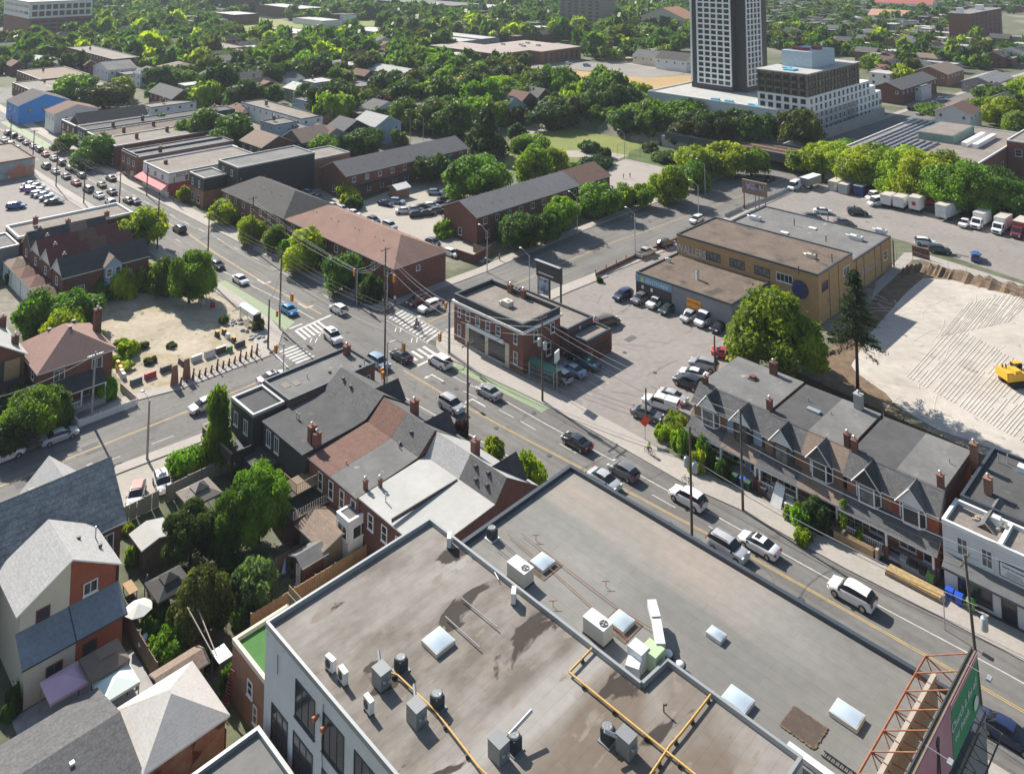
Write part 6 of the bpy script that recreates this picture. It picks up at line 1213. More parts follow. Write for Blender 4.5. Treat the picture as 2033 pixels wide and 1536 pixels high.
for a in[
(512,1078,150,178,'lm','large bright green tree with feathery leaves behind the terrace balconies'),(378,1118,132,138,'dk','dark leafy tree left of the feathery bright one, over the dim back garden'),(445,1112,105,150,'md','hanging mid-green tree between the dark one and the feathery one'),(398,1262,138,150,'ol','dense olive-green tree beside the leaning ladder poles'),(503,1212,92,96,'bl','pale blue-green tree with finger-like leaf sprays by the wooden fence','flat'),
(430,935,74,168,'lm','tall narrow leafy plant beside the black rear wing','column'),(372,935,74,52,'lm','rounded shrub beside the parked car in the side yard','bush'),(550,945,56,66,'ol','creeper bush spilling over the roof edge between two row houses','column'),(62,872,112,100,'lm','spreading light green tree above the parked silver sedan','flat'),(120,850,58,74,'md','rounded dark green clipped shrub beside the porch steps','column'),(15,905,80,70,'dk','dark tree at the left edge behind the parked car'),(210,790,44,50,'lm','garden bush behind the white picket railing','bush'),
(75,672,96,100,'lm','bright bushy tree, left one behind the pinkish hip roof'),(150,655,100,92,'lm','bright bushy tree, right one behind the pinkish hip roof'),(118,690,96,84,'yl','yellow-green bushy tree in front of the pair behind the hip roof'),(205,592,76,56,'md','bush against the brick side wall below the blue dormer, left','bush'),(243,588,62,62,'yl','yellow-green bush against the brick side wall, centre','bush'),(285,570,64,50,'yl','sunlit bush at the street end of the brick side wall','bush'),(325,585,66,76,'md','mid-green tree joining the big bright tree at the lot corner'),(375,600,112,124,'lm','big bright green tree at the street corner of the vacant lot'),(283,494,98,92,'yl','bright yellow-green street tree beside the utility pole'),(180,690,60,40,'md','low bush behind the chimney of the hip-roofed house','bush'),
(498,482,56,62,'yl','small vivid yellow-green street tree before the dark hip roof'),(445,442,62,44,'yl','low yellowish street tree near the black-clad shop'),(545,500,58,56,'lm','light green street tree between the two vivid ones'),(608,535,98,84,'yl','large vivid yellow-green street tree before the brown hip roof'),(576,512,50,50,'lm','small green tree behind the large vivid street tree'),(682,576,90,80,'md','dark green street tree at the end of the brown-roofed townhouses'),(735,598,54,52,'dk','dark bushy tree by the traffic signal','bush'),(365,402,26,34,'yl','tiny yellowish street tree by the blue canopy'),
(943,398,140,98,'lm','very wide light green tree between the two long townhouse rows','round'),(1058,370,80,74,'yl','yellow-green tree, left of the pair by the tennis court'),(1100,358,66,62,'yl','yellow-green tree, right of the pair by the tennis court'),(857,362,72,62,'dk','rounded dark green tree in front of the long grey-roofed row'),(962,312,96,98,'dk','huge dark green dome-shaped tree at the park edge','cone'),(640,318,66,52,'lm','light green round tree behind the long grey-roofed row'),(606,348,62,48,'lm','light green tree left of the long grey-roofed row end'),(718,305,80,52,'md','leafy tree over the far side of the long grey roof'),(790,292,36,38,'lm','small round tree by the street lamp behind the grey roof'),(690,398,44,30,'yl','yellow-green garden bush at the lane entrance','bush'),(705,412,40,24,'md','green garden bush at the lane entrance','bush'),(882,468,46,28,'lm','bush at the lane corner of the brick row','bush'),
(1035,495,110,92,'md','spreading green tree against the long brick row, left'),(1108,462,76,76,'lm','bright green tree against the long brick row, centre'),(1085,480,60,60,'md','green tree between the left and centre ones at the brick row'),(1190,428,84,66,'lm','green tree at the far end of the brick row'),(1010,480,54,60,'md','low green tree nearest the brick row doorway'),(1235,412,52,50,'lm','bush tree below the tennis court, left'),(1275,412,54,50,'lm','bush tree below the tennis court, centre'),(1330,402,76,70,'yl','bright tree below the tennis court, right'),(1382,378,58,58,'lm','bright tree at the court corner by the cross street'),
(1385,352,84,66,'yl','vivid yellow-green tree, left of the clump beyond the court'),(1440,350,92,72,'yl','vivid yellow-green tree, middle of the clump beyond the court'),(1492,350,66,64,'lm','green tree, right end of the clump beyond the court'),(1290,258,86,62,'lm','light green tree below the podium wall, left'),(1345,264,84,66,'lm','light green tree below the podium wall, centre'),(1425,296,106,82,'dk','broad dark tree below the podium wall'),(1490,302,76,76,'dk','dark tree beside the railway bridge'),(1392,278,70,62,'dk','dark tree left of the broad dark one below the podium'),(1588,292,84,78,'ol','loose olive-green tree standing against the concrete wall'),
(1612,345,100,63,'yl','bright tree at the left end of the car park tree row'),(1662,352,104,73,'yl','second bright tree of the car park tree row, from the left'),(1716,372,117,93,'yl','third bright tree of the car park tree row, above the containers'),(1772,386,124,99,'yl','fourth bright tree of the car park tree row, above the open trailers'),(1835,400,136,110,'yl','fifth bright tree of the car park tree row, above the emblem trailer'),(1898,418,131,108,'lm','sixth tree of the car park tree row, above the long trailer'),(1950,428,109,91,'lm','seventh tree of the car park tree row, above the box trucks'),(2003,432,122,85,'md','green tree at the right end of the car park tree row'),(1690,330,97,51,'lm','tree behind the second and third of the car park row'),(1790,345,109,57,'lm','tree behind the fourth of the car park row'),(1860,362,109,57,'lm','tree behind the fifth of the car park row'),
(1870,242,70,34,'md','low dark green tree at the corner of the far street','flat'),(1960,236,66,44,'yl','bright tree right of the white gabled house, left'),(1998,250,76,56,'yl','bright tree right of the white gabled house, centre'),(2030,268,60,52,'lm','green tree at the right edge under the bright pair'),
(1222,242,74,72,'dk','dark round tree behind the park, right one'),(1180,240,66,68,'dk','dark round tree behind the park, left one'),(1150,244,48,54,'ol','olive tree in front of the dark pair behind the park'),(1252,236,56,66,'dk','dark tree at the right of the park fence'),(1085,256,76,54,'dk','low wide dark tree casting shade on the park lawn'),(1112,208,56,78,'md','tall feathery green tree beside the dry field'),(1078,205,64,62,'dk','dark tree left of the tall feathery one'),(1026,278,34,36,'dk','small round tree on the path at the park corner'),(1052,302,62,32,'lm','low bush at the near corner of the park lawn','bush'),(1140,225,50,42,'lm','light green tree behind the park playground'),(1030,250,52,42,'ol','olive tree by the park gate'),
(941,214,80,68,'dk','big dark round tree under the golden crowns'),(925,190,70,46,'gold','golden-yellow tree crown above the big dark tree'),(965,178,54,34,'gold','smaller golden crown beside the yellow one'),(1000,196,72,48,'yl','yellow-green tree right of the golden crowns'),(845,206,74,52,'yl','yellow-green tree left of the golden crowns'),(655,236,92,86,'dk','massive dark domed tree with bronze top'),(765,240,58,52,'pur','purple-leaved tree beside the winding grey roof'),(803,255,68,58,'md','green tree right of the purple one'),(763,196,62,58,'dk','dark tree above the purple one'),(860,262,80,60,'md','leafy green tree at the street bend'),(905,272,86,66,'md','leafy green tree left of the dome-shaped one'),(718,240,46,36,'lm','small light green tree left of the purple one'),(880,235,70,52,'md','green tree behind the leafy pair at the bend'),
(205,218,92,62,'ol','wide olive tree above the long shop roofs'),(150,198,74,56,'lm','light green tree left of the wide olive one'),(240,200,60,46,'yl','yellow-green tree behind the wide olive one'),(400,290,92,72,'md','rounded green tree, left of the pair behind the corner store'),(462,298,96,68,'md','rounded green tree, right of the pair behind the corner store'),(128,300,44,38,'md','small street tree before the brick shops, left'),(192,328,84,58,'md','wide street tree before the brick shops, right'),(325,262,50,40,'md','green tree behind the shop roofs by the garages'),(415,214,40,30,'dk','small dark tree before the white gable row'),(482,208,66,32,'md','low wide tree by the pale-roofed row'),(330,190,36,26,'lm','small round bright tree by the white gable'),(545,205,42,40,'md','small tree before the light blue houses'),(512,210,26,40,'lm','thin light tree on the side street')]:
 T_(*a[:6],**({'shape':a[6]}if len(a)>6 else{}))
RB=[]
for a in[(1370,905,50,60,'lm','leafy bush nearest the orange sign before the first gabled house'),(1400,925,44,56,'md','shrub under the first porch roof'),(1345,862,62,40,'yl','yellow-flowered bush beside the red road sign'),(1312,868,36,30,'yl','low yellow plants at the car park corner'),(1440,950,40,40,'dk','dark shrub before the second porch'),(1620,1048,64,58,'dk','large dark garden bush with white flowers beside the wooden planter'),(1600,1075,44,26,'yl','yellow-green ground shrub by the planter'),(1708,1085,34,44,'yl','small bright cypress in the wooden planter','cone'),(915,868,40,34,'pur','reddish-purple street shrub beside the wooden pole'),(980,920,46,60,'yl','young bright street tree beside the end row house','round'),(1045,975,88,72,'yl','yellow-green street tree at the tip of the big roof'),(330,1310,84,60,'lm','leafy vegetable bed behind the beige garage roof'),(305,1225,50,50,'md','garden bush beside the round parasol'),(450,1150,70,52,'dk','shaded bushes below the fence behind the terrace'),(452,1380,34,60,'md','plants below the striped ladder'),(560,1250,30,20,'lm','small bush at the fence corner'),(310,1078,60,40,'lm','bush in front of the shed with a white roof'),(28,560,40,34,'md','bush at the left edge behind the gabled rows'),(250,705,44,30,'yl','bright weeds on the vacant lot','bush'),(445,640,22,16,'md','small weed by the kerb of the vacant lot'),(510,655,30,22,'ol','plants around the bus shelter'),(1190,560,16,12,'ol','weed at the fence end'),(1170,300,40,22,'dk','low shrub at the lawn edge'),(1200,312,26,20,'dk','another low shrub at the lawn edge'),(1290,300,34,16,'ol','allotment bush beside the court fence'),(1330,320,60,18,'md','allotment greenery beyond the court'),(1180,330,70,18,'dk','hedge behind the tennis court'),(1130,352,60,26,'md','hedge left of the tennis court'),(1160,400,40,34,'lm','bush between the court and the brick row')]:
 T_(*a[:6],shape=a[6]if len(a)>6 else 'bush')
T_(1676,1066,26,78,'yl','tall narrow bright cypress before the third gabled house',shape='column')
for i,(x,y,w_,h_,k)in enumerate([(1262,262,70,58,'lm'),(1310,268,64,56,'md'),(1370,240,60,48,'dk'),(1465,272,76,60,'dk'),(1520,285,60,56,'dk'),(1282,238,60,50,'dk')]):T_(x,y,w_,h_,k,['light green tree at the park fence end','mid-green tree right of the park fence end','dark tree close under the podium wall','dark tree before the podium corner','dark tree at the left end of the bridge','dark tree behind the park fence end'][i])
for i,(x,y,w_,h_,k)in enumerate([(235,690,34,18,'yl'),(262,700,40,18,'yl'),(245,715,30,14,'yl'),(285,690,26,12,'ol'),(470,1350,34,40,'md'),(330,1235,40,40,'md'),(300,1262,40,34,'lm'),(345,1290,44,30,'yl'),(262,1120,34,36,'lm'),(500,1155,60,40,'dk'),(600,1120,50,34,'dk'),(355,1165,40,40,'dk'),(235,1450,30,30,'md'),(60,1380,50,50,'dk'),(20,1420,40,50,'dk'),(1575,1030,40,36,'md'),(1640,1035,50,40,'dk'),(1430,905,40,40,'lm'),(1385,935,40,40,'yl'),(20,760,50,50,'dk'),(40,820,70,60,'md')]):T_(x,y,w_,h_,k,['bright weeds patch, left, on the vacant lot','bright weeds patch, centre, on the vacant lot','bright weeds patch, nearest the hip roof on the vacant lot','olive weeds at the patch edge on the vacant lot','bush behind the striped ladder','bush right of the round parasol','light bush below the round parasol','yellowish bush above the beige pyramid roof','light bush beside the grey gable wing','dark bush at the light wooden fence','dark bush by the timber deck','dark bush left of the charcoal gazebo trees','bush beside the long garage roof','dark bush before the cream lower wall','dark bush at the lower left edge','garden bush at the middle gabled pair','dark garden bush right of the stair boards','light bush at the second porch','yellowish bush at the first porch','dark bush at the left edge under the balcony','green bush left of the clipped shrub'][i],shape='bush')
for i,(x,y,w_,h_,k)in enumerate([(1640,338,84,60,'yl'),(1740,352,92,70,'lm'),(1815,372,100,80,'yl'),(1925,395,100,80,'lm'),(1980,405,90,76,'md'),(1880,385,100,80,'yl')]):T_(x,y,w_,h_,k,['bright filler tree behind the first gap','light green tree behind the second gap','bright tree behind the fourth gap','light green tree behind the sixth gap','green tree behind the last gap','bright tree behind the fifth gap'][i]+' of the car park tree row')
for i,(x,y,w_,h_,k)in enumerate([(290,1230,34,26,'lm'),(308,1290,44,30,'yl'),(330,1265,44,34,'lm'),(352,1320,40,26,'yl'),(415,1320,50,40,'dk'),(480,1240,50,40,'md'),(350,1060,50,36,'lm'),(255,1060,26,24,'yl'),(225,720,36,16,'yl'),(250,730,40,14,'yl'),(300,720,30,12,'ol'),(340,690,24,10,'ol'),(205,705,30,24,'yl'),(1350,890,40,34,'yl'),(1455,930,34,26,'lm'),(1590,1050,50,40,'lm')]):T_(x,y,w_,h_,k,['small light plants left of the vegetable bed','yellowish plants of the vegetable bed','light plants in the middle of the vegetable bed','yellowish plants at the garage end of the vegetable bed','dark bush below the olive tree','green bush below the pale blue-green tree','light bush beside the taupe gazebo','small yellowish plant at the slate house corner','low yellow-green weeds by the tan wall','low yellow-green weeds in the lot hollow','olive weeds in the middle of the lot','thin olive weeds far in the lot','yellow-green weeds behind the brick house wall','yellow-green plants behind the road sign','light plant by the bare wooden pole','light garden bush left of the planter'][i],shape='bush')
for i in range(22):
 kk=['dk','md','dk','ol','md','lm'][i%6];w0=W(-330+i*8.2,243+(i%3)*3.5-2);q=PX(w0);o=tree(q[0],q[1],50,44,kk,'x','round',2,'trees on the railway bank',pos=w0,dims=(11+(i*7%4),9.5+(i*5%4)));AUTO.append((o,{'dk':'dark','md':'green','ol':'olive','lm':'light green'}[kk]+' bank-side tree',q[0],q[1]))
T_(1545,742,226,196,'big','very large bright green tree shading the back of the car park',lod=0)
def conifer(px,py,hpx,wpx,label):
 p=G(px,py);s=F/(p.y*math.cos(TH)-HC*math.sin(TH));H=hpx/s*.97;Wd=wpx/s/2;t=thing('conifer',label,'tree',(p.x,p.y,0));r=np.random.RandomState(4)
 b=MB();b.rod((0,0,0),(.1,0,H*.45),.28,.2,n=9);b.rod((.1,0,H*.45),(0,0,H*.98),.2,.04,n=7);part(b,'trunk',m_bark,t)
 VV=[];n=0
 bb=MB()
 for i in range(150):
  f=r.rand();z=H*(.36+.62*f);L_=Wd*(1.08-.95*f)*r.uniform(.65,1.15);a=r.uniform(0,2*np.pi);dr=-L_*.22;e=np.array([np.cos(a)*L_,np.sin(a)*L_,z+dr]);o=np.array([0,0,z]);bb.rod(o,e,.04,.01,n=3)
  m=int(60*L_/Wd)+20;tt=r.rand(m)**.6;c=o+(e-o)*tt[:,None]+r.normal(size=(m,3))*np.array([.32,.32,.16])*(1.25-tt[:,None]*.6)
  d=np.stack([np.cos(a)+r.normal(size=m)*.7,np.sin(a)+r.normal(size=m)*.7,-.35+r.normal(size=m)*.3],1);d/=np.linalg.norm(d,axis=1)[:,None];q=np.cross(d,r.normal(size=(m,3)));q/=np.linalg.norm(q,axis=1)[:,None]
  VV.append(np.stack([c-d*.28,c-q*.07,c+d*.28,c+q*.07],1).reshape(-1,3))
 V=np.concatenate(VV);link('needles',np_mesh('crown',V,np.arange(len(V)).reshape(-1,4),[leafmat('needle',(.012,.03,.012),(.035,.075,.02))]),t)
 part(bb,'branch_whorls',m_bark,t);return t
conifer(1703,775,240,108,'tall ragged conifer with a bare lower trunk beside the construction site')
m_ft={k:LEAF[k]for k in('dk','md','lm','yl','ol')}
NOX=[[(1040,122),(1560,120),(1560,200),(1400,215),(1240,200),(1040,172)],[(430,55),(500,28),(545,30),(620,55),(760,36),(760,70),(480,78)],[(1290,150),(1360,90),(1520,90),(1560,110),(1720,120),(1760,200),(1780,320),(1290,240)],[(900,85),(1150,85),(1150,135),(940,135)],[(-60,60),(125,40),(125,88),(-60,98)],[(-60,150),(250,150),(420,330),(560,300),(620,500),(-60,500)],[(1700,262),(1850,236),(1900,222),(2100,250),(2100,700),(1560,700),(1400,420)],[(990,225),(1400,240),(1400,340),(990,340)],[(560,290),(900,255),(960,300),(1400,330),(1300,500),(600,520)],[(1840,150),(2060,130),(2060,165),(1850,200),(1780,240)],[(1900,28),(2060,28),(2060,90),(1900,90)],[(470,225),(640,225),(640,290),(470,290)]]
fr_=random.Random(21);occ=[]
for o in bpy.data.objects:
 if o.parent is None and o.get('category')in('house','building','shop','tree','tower','garage','school','warehouse','row house','apartment building','townhouse row')or(o.parent is None and o.get('label')and o.type=='EMPTY'):
  l=o.location;occ.append((l.x,l.y))
cells={}
def cell(x,y):return(int(x//12),int(y//12))
for x,y in occ:cells.setdefault(cell(x,y),[]).append((x,y))
boxes=[]
for o in bpy.data.objects:
 if o.parent is None and o.type=='EMPTY' and any(c.name.startswith('wall')for c in o.children):
  w_=[c for c in o.children if c.name.startswith('wall')][0];vs_=[v.co for v in w_.data.vertices]
  if not vs_:continue
  u_=Vector((o.location.x,o.location.y,0));boxes.append((u_.dot(UD)-2,u_.dot(UD)+max(v.x for v in vs_)+2,u_.dot(VD)-2,u_.dot(VD)+max(v.y for v in vs_)+2))
def free(u,v,r):
 for a,b_,c,d_ in boxes:
  if a-r<u<b_+r and c-r<v<d_+r:return False
 return True
TREES,HOUSES=[],[]
u=-1150.0
while u<330:
 v=30.0
 while v<1500:
  uu,vv=u+fr_.uniform(-4.5,4.5),v+fr_.uniform(-4.5,4.5);v+=9.6
  p=W(uu,vv)
  if p.y<60:continue
  x,y=PX(p)
  if not(-70<x<2100 and y>-32):continue
  if y>262:continue
  if any(inpoly(x,y,q)for q in NOX):continue
  if 76<vv<98 or abs(uu+121)<12:continue
  if any((p.x-q[0])**2+(p.y-q[1])**2<60 for q in cells.get(cell(p.x,p.y),())):continue
  ub,vb=(uu+2000)%92,(vv+2000)%64;right=x>1500
  isr=ub<8 or vb<7
  if isr:
   if fr_.random()>(.2 if not right else.1)or not free(uu,vv,0):continue
   TREES.append((y,uu,vv,x));continue
  row=(7<vb<19)or(50<vb<63)
  if row and int(vv*10)%2==0 or(row and right):kind=fr_.random()<(.62 if right else.36)
  else:kind=fr_.random()<(.16 if right else.1)
  if kind and free(uu,vv,5):HOUSES.append((y,uu,vv,x))
  elif fr_.random()<(.8 if right else.84)and free(uu,vv,1.5):TREES.append((y,uu,vv,x))
 u+=9.6
TREES.sort(reverse=True);HOUSES.sort(reverse=True)
ARCH=[]
def harch(U,V,h,rise,kind,axis,wm,rm,pm=None):
 t=thing('house','x','house',(0,0,-500));b=MB();b.box(-U/2,U/2,-V/2,V/2,0,h-(.3 if kind=='flat' else 0),bot=False);part(b,'wall',wm,t)
 if kind=='flat':
  b=MB();b.box(-U/2-.1,U/2+.1,-V/2-.1,V/2+.1,h-.298,h);part(b,'roof',[rm],t)
 else:pitched(t,U/2,V/2,h,rise,kind,axis,rm,wm,x0=-U/2,y0=-V/2,eave=.3)
 b=MB()
 for x in(-U*.28,U*.28):
  for z in(1,h-2.2):b.box(x-.6,x+.6,-V/2-.05,-V/2,z,z+1.3)
 for y in(-V*.3,V*.1,V*.35):b.box(U/2,U/2+.05,y-.5,y+.5,h-2.2,h-.9)
 part(b,'windows',m_glass,t);chimney(t,U*.3,V*.1,h+rise*.3,1.2,.6,.6,cap=False);return t
for i,(wm,rm,kd)in enumerate([(m_brickd,m_fl_t,'flat'),(m_brickd,m_sh_g,'gable'),(m_siding,m_sh_g,'gable'),(m_brickb,m_sh_t,'hip'),(m_grey,m_fl_l,'flat'),(m_brick,m_sh_d,'gable'),(m_cream,m_sh_b,'hip'),(m_brickd,m_fl_g,'flat'),(m_siding,m_fl_l,'flat'),(m_brickd,m_sh_b,'gable')]):ARCH.append(harch(6.5+i%3*1.6,11+i%4*1.3,5.2+i%3*.6,2.3,kd,'v' if i%2 else 'u',wm,rm))
HD=['flat beige-roofed brick house','grey-gabled brick house','grey-gabled white house','tan hip-roofed house','pale flat-roofed grey house','dark-gabled red brick house','brown hip-roofed cream house','flat grey-roofed brick house','flat-roofed white house','brown-gabled brick house']
used=set();far_h=[]
for i,(y,uu,vv,x)in enumerate(HOUSES):
 k=fr_.randrange(10);rz=RZ+(math.pi/2 if fr_.random()<.35 else 0)
 if i<230:
  p=W(uu,vv);o=dup(ARCH[k],p,rz,'x','small houses scattered through the far neighbourhood');AUTO.append((o,HD[k],x,y))
 else:far_h.append((uu,vv,k,rz))
for a in ARCH:
 for c in list(a.children_recursive):bpy.data.objects.remove(c)
 bpy.data.objects.remove(a)
if far_h:
 mb=MB();ms_=[m_brickd,m_siding,m_grey,m_fl_t,m_fl_l,m_sh_g,m_sh_b]
 for uu,vv,k,rz in far_h:
  p=W(uu,vv);hh=5+k%3;mb.cbox(p.x,p.y,0,8,13,hh,[0,0,1,0,2][k%5],rz);mb.cbox(p.x,p.y,hh+.01,8.6,13.6,.5,[3,5,5,6,4,5][k%6],rz)
 tag(link('distant_housing',mb.mesh('distant_housing',ms_)),'distant housing too far to count near the skyline','housing',None,'stuff')
KD={'dk':'dark green','md':'mid-green','lm':'light green','yl':'yellow-green','ol':'olive-green'}
far_t=[];NT=0
for i,(y,uu,vv,x)in enumerate(TREES):
 k=fr_.choice(['dk','md','md','dk','lm','ol','md','dk','md','dk','lm','yl']if y>60 else['md','dk','md','dk','md','lm','dk']);w_=fr_.uniform(10,18.5)if x<1500 else fr_.uniform(9,15);h_=w_*fr_.uniform(.72,.98)
 if NT<190:
  NT+=1;sh=fr_.choice(['round','round','flat','round']);o=tree(x,y,30,30,k,'x',sh,2 if y>150 else 3,'trees scattered through the far neighbourhood',pos=W(uu,vv),dims=(w_,h_));AUTO.append((o,KD[k]+(' round tree' if sh=='round' else ' spreading tree'),x,y))
 else:far_t.append((uu,vv,w_,h_,k))
base={s:crown_arrays(90+s,8,170,.34,['round','flat','round'][s%3],.9)for s in range(5)}
for k in('dk','md','lm','yl','ol'):
 VV,FF,o=[],[],0;r=np.random.RandomState(5)
 for uu,vv,w_,h_,kk in far_t:
  if kk!=k:continue
  V,Fq=base[r.randint(5)];p=W(uu,vv);a=r.uniform(0,6.28);R2=np.array([[np.cos(a),-np.sin(a),0],[np.sin(a),np.cos(a),0],[0,0,1]])
  VV.append((V@R2.T)*np.array([w_/2,w_/2,h_/1.45])+np.array([p.x,p.y,0]));FF.append(Fq+o);o+=len(V)
 if VV:tag(link('distant_trees',np_mesh('distant_trees',np.concatenate(VV),np.concatenate(FF),[LEAF[k]])),KD[k]+' part of the distant tree canopy near the skyline','trees',None,'stuff')
# ================================================================ STREET FURNITURE
m_pole=mat('pole_wood',(.13,.1,.08),.95,(.08,.062,.05),sc=2,amt=.6);m_cpole=mat('pole_concrete',(.34,.33,.31),.9,(.28,.27,.255),sc=2,amt=.5)
m_steel=plain('street_steel',(.42,.43,.44),.45,.5);m_can=plain('transformer_grey',(.45,.48,.5),.4,.3);m_or=plain('signal_orange',(.75,.27,.02),.5);m_wire=plain('wire_black',(.02,.02,.02),.6);m_wirel=plain('wire_pale',(.3,.31,.32),.5)
def PT(px,py,z=0):p=G(px,py);return Vector((p.x,p.y,z))
POLES={}
def pole(k,px,py,h,label,arms=1,cans=0,wood=True,lean=(0,0),rz=RZ,lamp=None,r=.17):
 p=G(px,py);t=thing('utility_pole',label,'utility pole',(p.x,p.y,0),rz);m=m_pole if wood else m_cpole
 b=MB();b.rod((0,0,0),(lean[0],lean[1],h),r,r*.68,n=9);part(b,'pole',m,t);top=Vector((lean[0],lean[1],h));POLES[k]=(p,h)
 for i in range(arms):
  z=h-.5-i*1.1;b=MB();b.box(lean[0]-.06,lean[0]+.06,lean[1]-1.1,lean[1]+1.1,z,z+.12);part(b,'crossarm',m_pole if wood else m_steel,t)
  for y in(-1,-.4,.4,1):
   b=MB();b.rod((lean[0],lean[1]+y,z+.12),(lean[0],lean[1]+y,z+.34),.05,.03,n=6);part(b,'insulator',m_cpole,t)
 for i in range(cans):
  b=MB();a=(.55,-.55,0)[i]if cans>1 else.5;y=.0 if i<2 else.6;b.lathe([(.26,0),(.3,.08),(.3,.95),(.24,1.05),(.08,1.1)],c=(a,y,h*.62+i*.15),n=12);b.rod((a,y,h*.62+1.1+i*.15),(a,y,h*.62+1.4+i*.15),.04,n=6);part(b,'transformer',m_can,t)
 if lamp:
  L_,zz=lamp;b=MB();b.path([(0,0,zz),(-L_[0]*.4,-L_[1]*.4+.0,zz+.5),(-L_[0],-L_[1],zz+.8)],.05);part(b,'lamp_arm',m_steel,t);b=MB();b.ball((-L_[0]*1.12,-L_[1]*1.12,zz+.78),(.32,.32,.12),u=8,v=5);part(b,'lamp_head',m_steel,t)
 return t
for a in[
('a0',20,284,9.5,'utility pole farthest up the main street at the left edge'),('a1',64,338,12,'utility pole beside the small palm-like street tree, far left'),('a2',111,370,12,'utility pole by the entrance of the corner car park'),('a3',166,404,11,'double utility pole before the long white-edged roof'),('a4',235,448,12.5,'utility pole left of the bright street tree'),('a5',312,495,12.5,'utility pole in front of the bright street tree'),('a6',411,556,13,'utility pole beside the big bright tree of the vacant lot'),('a7',555,653,13,'thick utility pole at the stop line by the bus shelter'),
('b2',291,388,8.5,'slim pole before the red-awning shop'),('b3',344,402,6.5,'slim pole before the blue canopy'),('b4',500,495,11.5,'utility pole with a wide crossarm before the dark hip roof'),('b5',706,604,7,'utility pole at the dark bushes by the signal'),('b6',764,612,11,'utility pole at the corner in front of the brown-roofed row'),
('c0',763,772,12,'dark utility pole in front of the stopped black sedan'),('c1',928,868,12.6,'utility pole at the red-purple shrub on the main street'),('d0',892,702,8.6,'corner pole beside the brick corner building'),('n1',532,693,8,'slim steel pole at the rounded street corner'),('p1',1283,838,4.6,'short pole beside the grey sedan in the car park'),('p2',1420,748,6.2,'short pole at the red car'),('p3',1703,605,7,'dark pole against the yellow brick wall, behind the conifer'),('p4',1775,530,5.5,'pole at the far corner of the rear factory wing')]:
 pole(*a,arms=0 if a[0]in('b2','b3','d0','n1','p1','p2','p3','p4','b5')else 1)
pole('d1',1077,797,12.2,'utility pole carrying two grey transformers in front of the brick corner building',2,2);pole('e1',1374,1078,12.5,'utility pole with twin transformers rising behind the big roof edge',0,2);pole('d2',1475,1014,11.6,'bare wooden pole in front of the first gabled pair',0)
pole('e2',1953,1452,13.4,'leaning utility pole with one transformer beside the billboard',1,1,lean=(-1.0,.6));pole('l1',181,838,9.6,'grey leaning pole in front of the hip-roofed brick house',1,0,False,lean=(.2,.1));pole('l2',292,912,7.4,'concrete pole with a curved lamp arm on the lower cross street',0,0,False,lamp=((1.6,.2),7.2))
def lamp_post(px,py,h,label,dx=-2.2,dy=0,rz=RZ):
 p=G(px,py);t=thing('street_lamp',label,'street lamp',(p.x,p.y,0),rz,'street lamps of the upper cross street');b=MB();b.rod((0,0,0),(0,0,h),.11,.07,n=8);part(b,'post',m_steel,t)
 b=MB();b.path([(0,0,h-.1),(dx*.35,dy*.35,h+.25),(dx*.7,dy*.7,h+.75),(dx,dy,h+.95)],.045);part(b,'arm',m_steel,t);b=MB();b.ball((dx*1.1,dy*1.1,h+.9),(.36,.24,.12),u=8,v=5);part(b,'lamp_head',m_trim,t);return t
for a in[(1051,579,6.8,'street lamp behind the black-parapet building roof'),(967,541,8.2,'street lamp at the lane fence corner'),(1261,498,8,'street lamp beside the silver pickup'),(1387,434,8,'street lamp beside the white SUV on the upper cross street'),(1400,389,8.5,'street lamp before the hedge by the bridge'),(1146,466,8.5,'street lamp in front of the brick row trees'),(1240,316,8,'park lamp at the tennis court corner'),(1196,249,7,'park lamp by the playground mound'),(1655,300,5,'lamp above the bridge'),(814,290,9,'lamp post behind the long grey roof, left'),(840,280,8,'lamp post behind the long grey roof, right')]:lamp_post(*a)
def signal(px,py,h,arm,hh,label,lowhead=None,rz=RZ,post=True):
 p=G(px,py);t=thing('traffic_signal',label,'traffic signal',(p.x,p.y,0),rz,'traffic signals of the crossing')
 if post:b=MB();b.rod((0,0,0),(0,0,h),.1,.08,n=8);part(b,'post',m_steel,t)
 b=MB();b.path([(0,0,hh+.3),(arm[0]*.5,arm[1]*.5,hh+.9),(arm[0],arm[1],hh+.7)],.06);part(b,'arm',m_steel,t)
 def head(x,y,z,s=1.0):
  b=MB();b.cbox(x,y,z,.42*s,.42*s,1.25*s);q=part(b,'signal_head',m_or,t)
  b=MB()
  for i,zz in enumerate((.2,.58,.96)):b.rod((x+.21*s,y,z+zz*s),(x+.27*s,y,z+zz*s),.13*s,n=10)
  b2=part(b,'lens',m_dark,q);b2.location=(0,0,0)
 head(arm[0],arm[1],hh-.6)
 if lowhead:head(*lowhead,.8)
 return t
signal(556,655,6.6,(1.7,1.2),5.6,'orange traffic signal on the thick pole by the bus shelter',(-.1,-.6,2.4));signal(562,752,5.2,(-.9,-.9),4.4,'orange traffic signal over the lower cross street');signal(708,606,6.6,(-1.6,.5),5.4,'orange traffic signal before the dark bushes')
signal(768,616,6.8,(1.6,.4),6,'orange traffic signal at the corner of the brown-roofed row');signal(890,704,6.8,(-.2,-1.7),3.2,'orange traffic signal beside the brick corner building',(-.5,-.2,7.2));signal(768,776,7,(2.2,1.4),6.6,'orange traffic signal on a curved arm above the black sedan',(-.4,-.5,1.8))
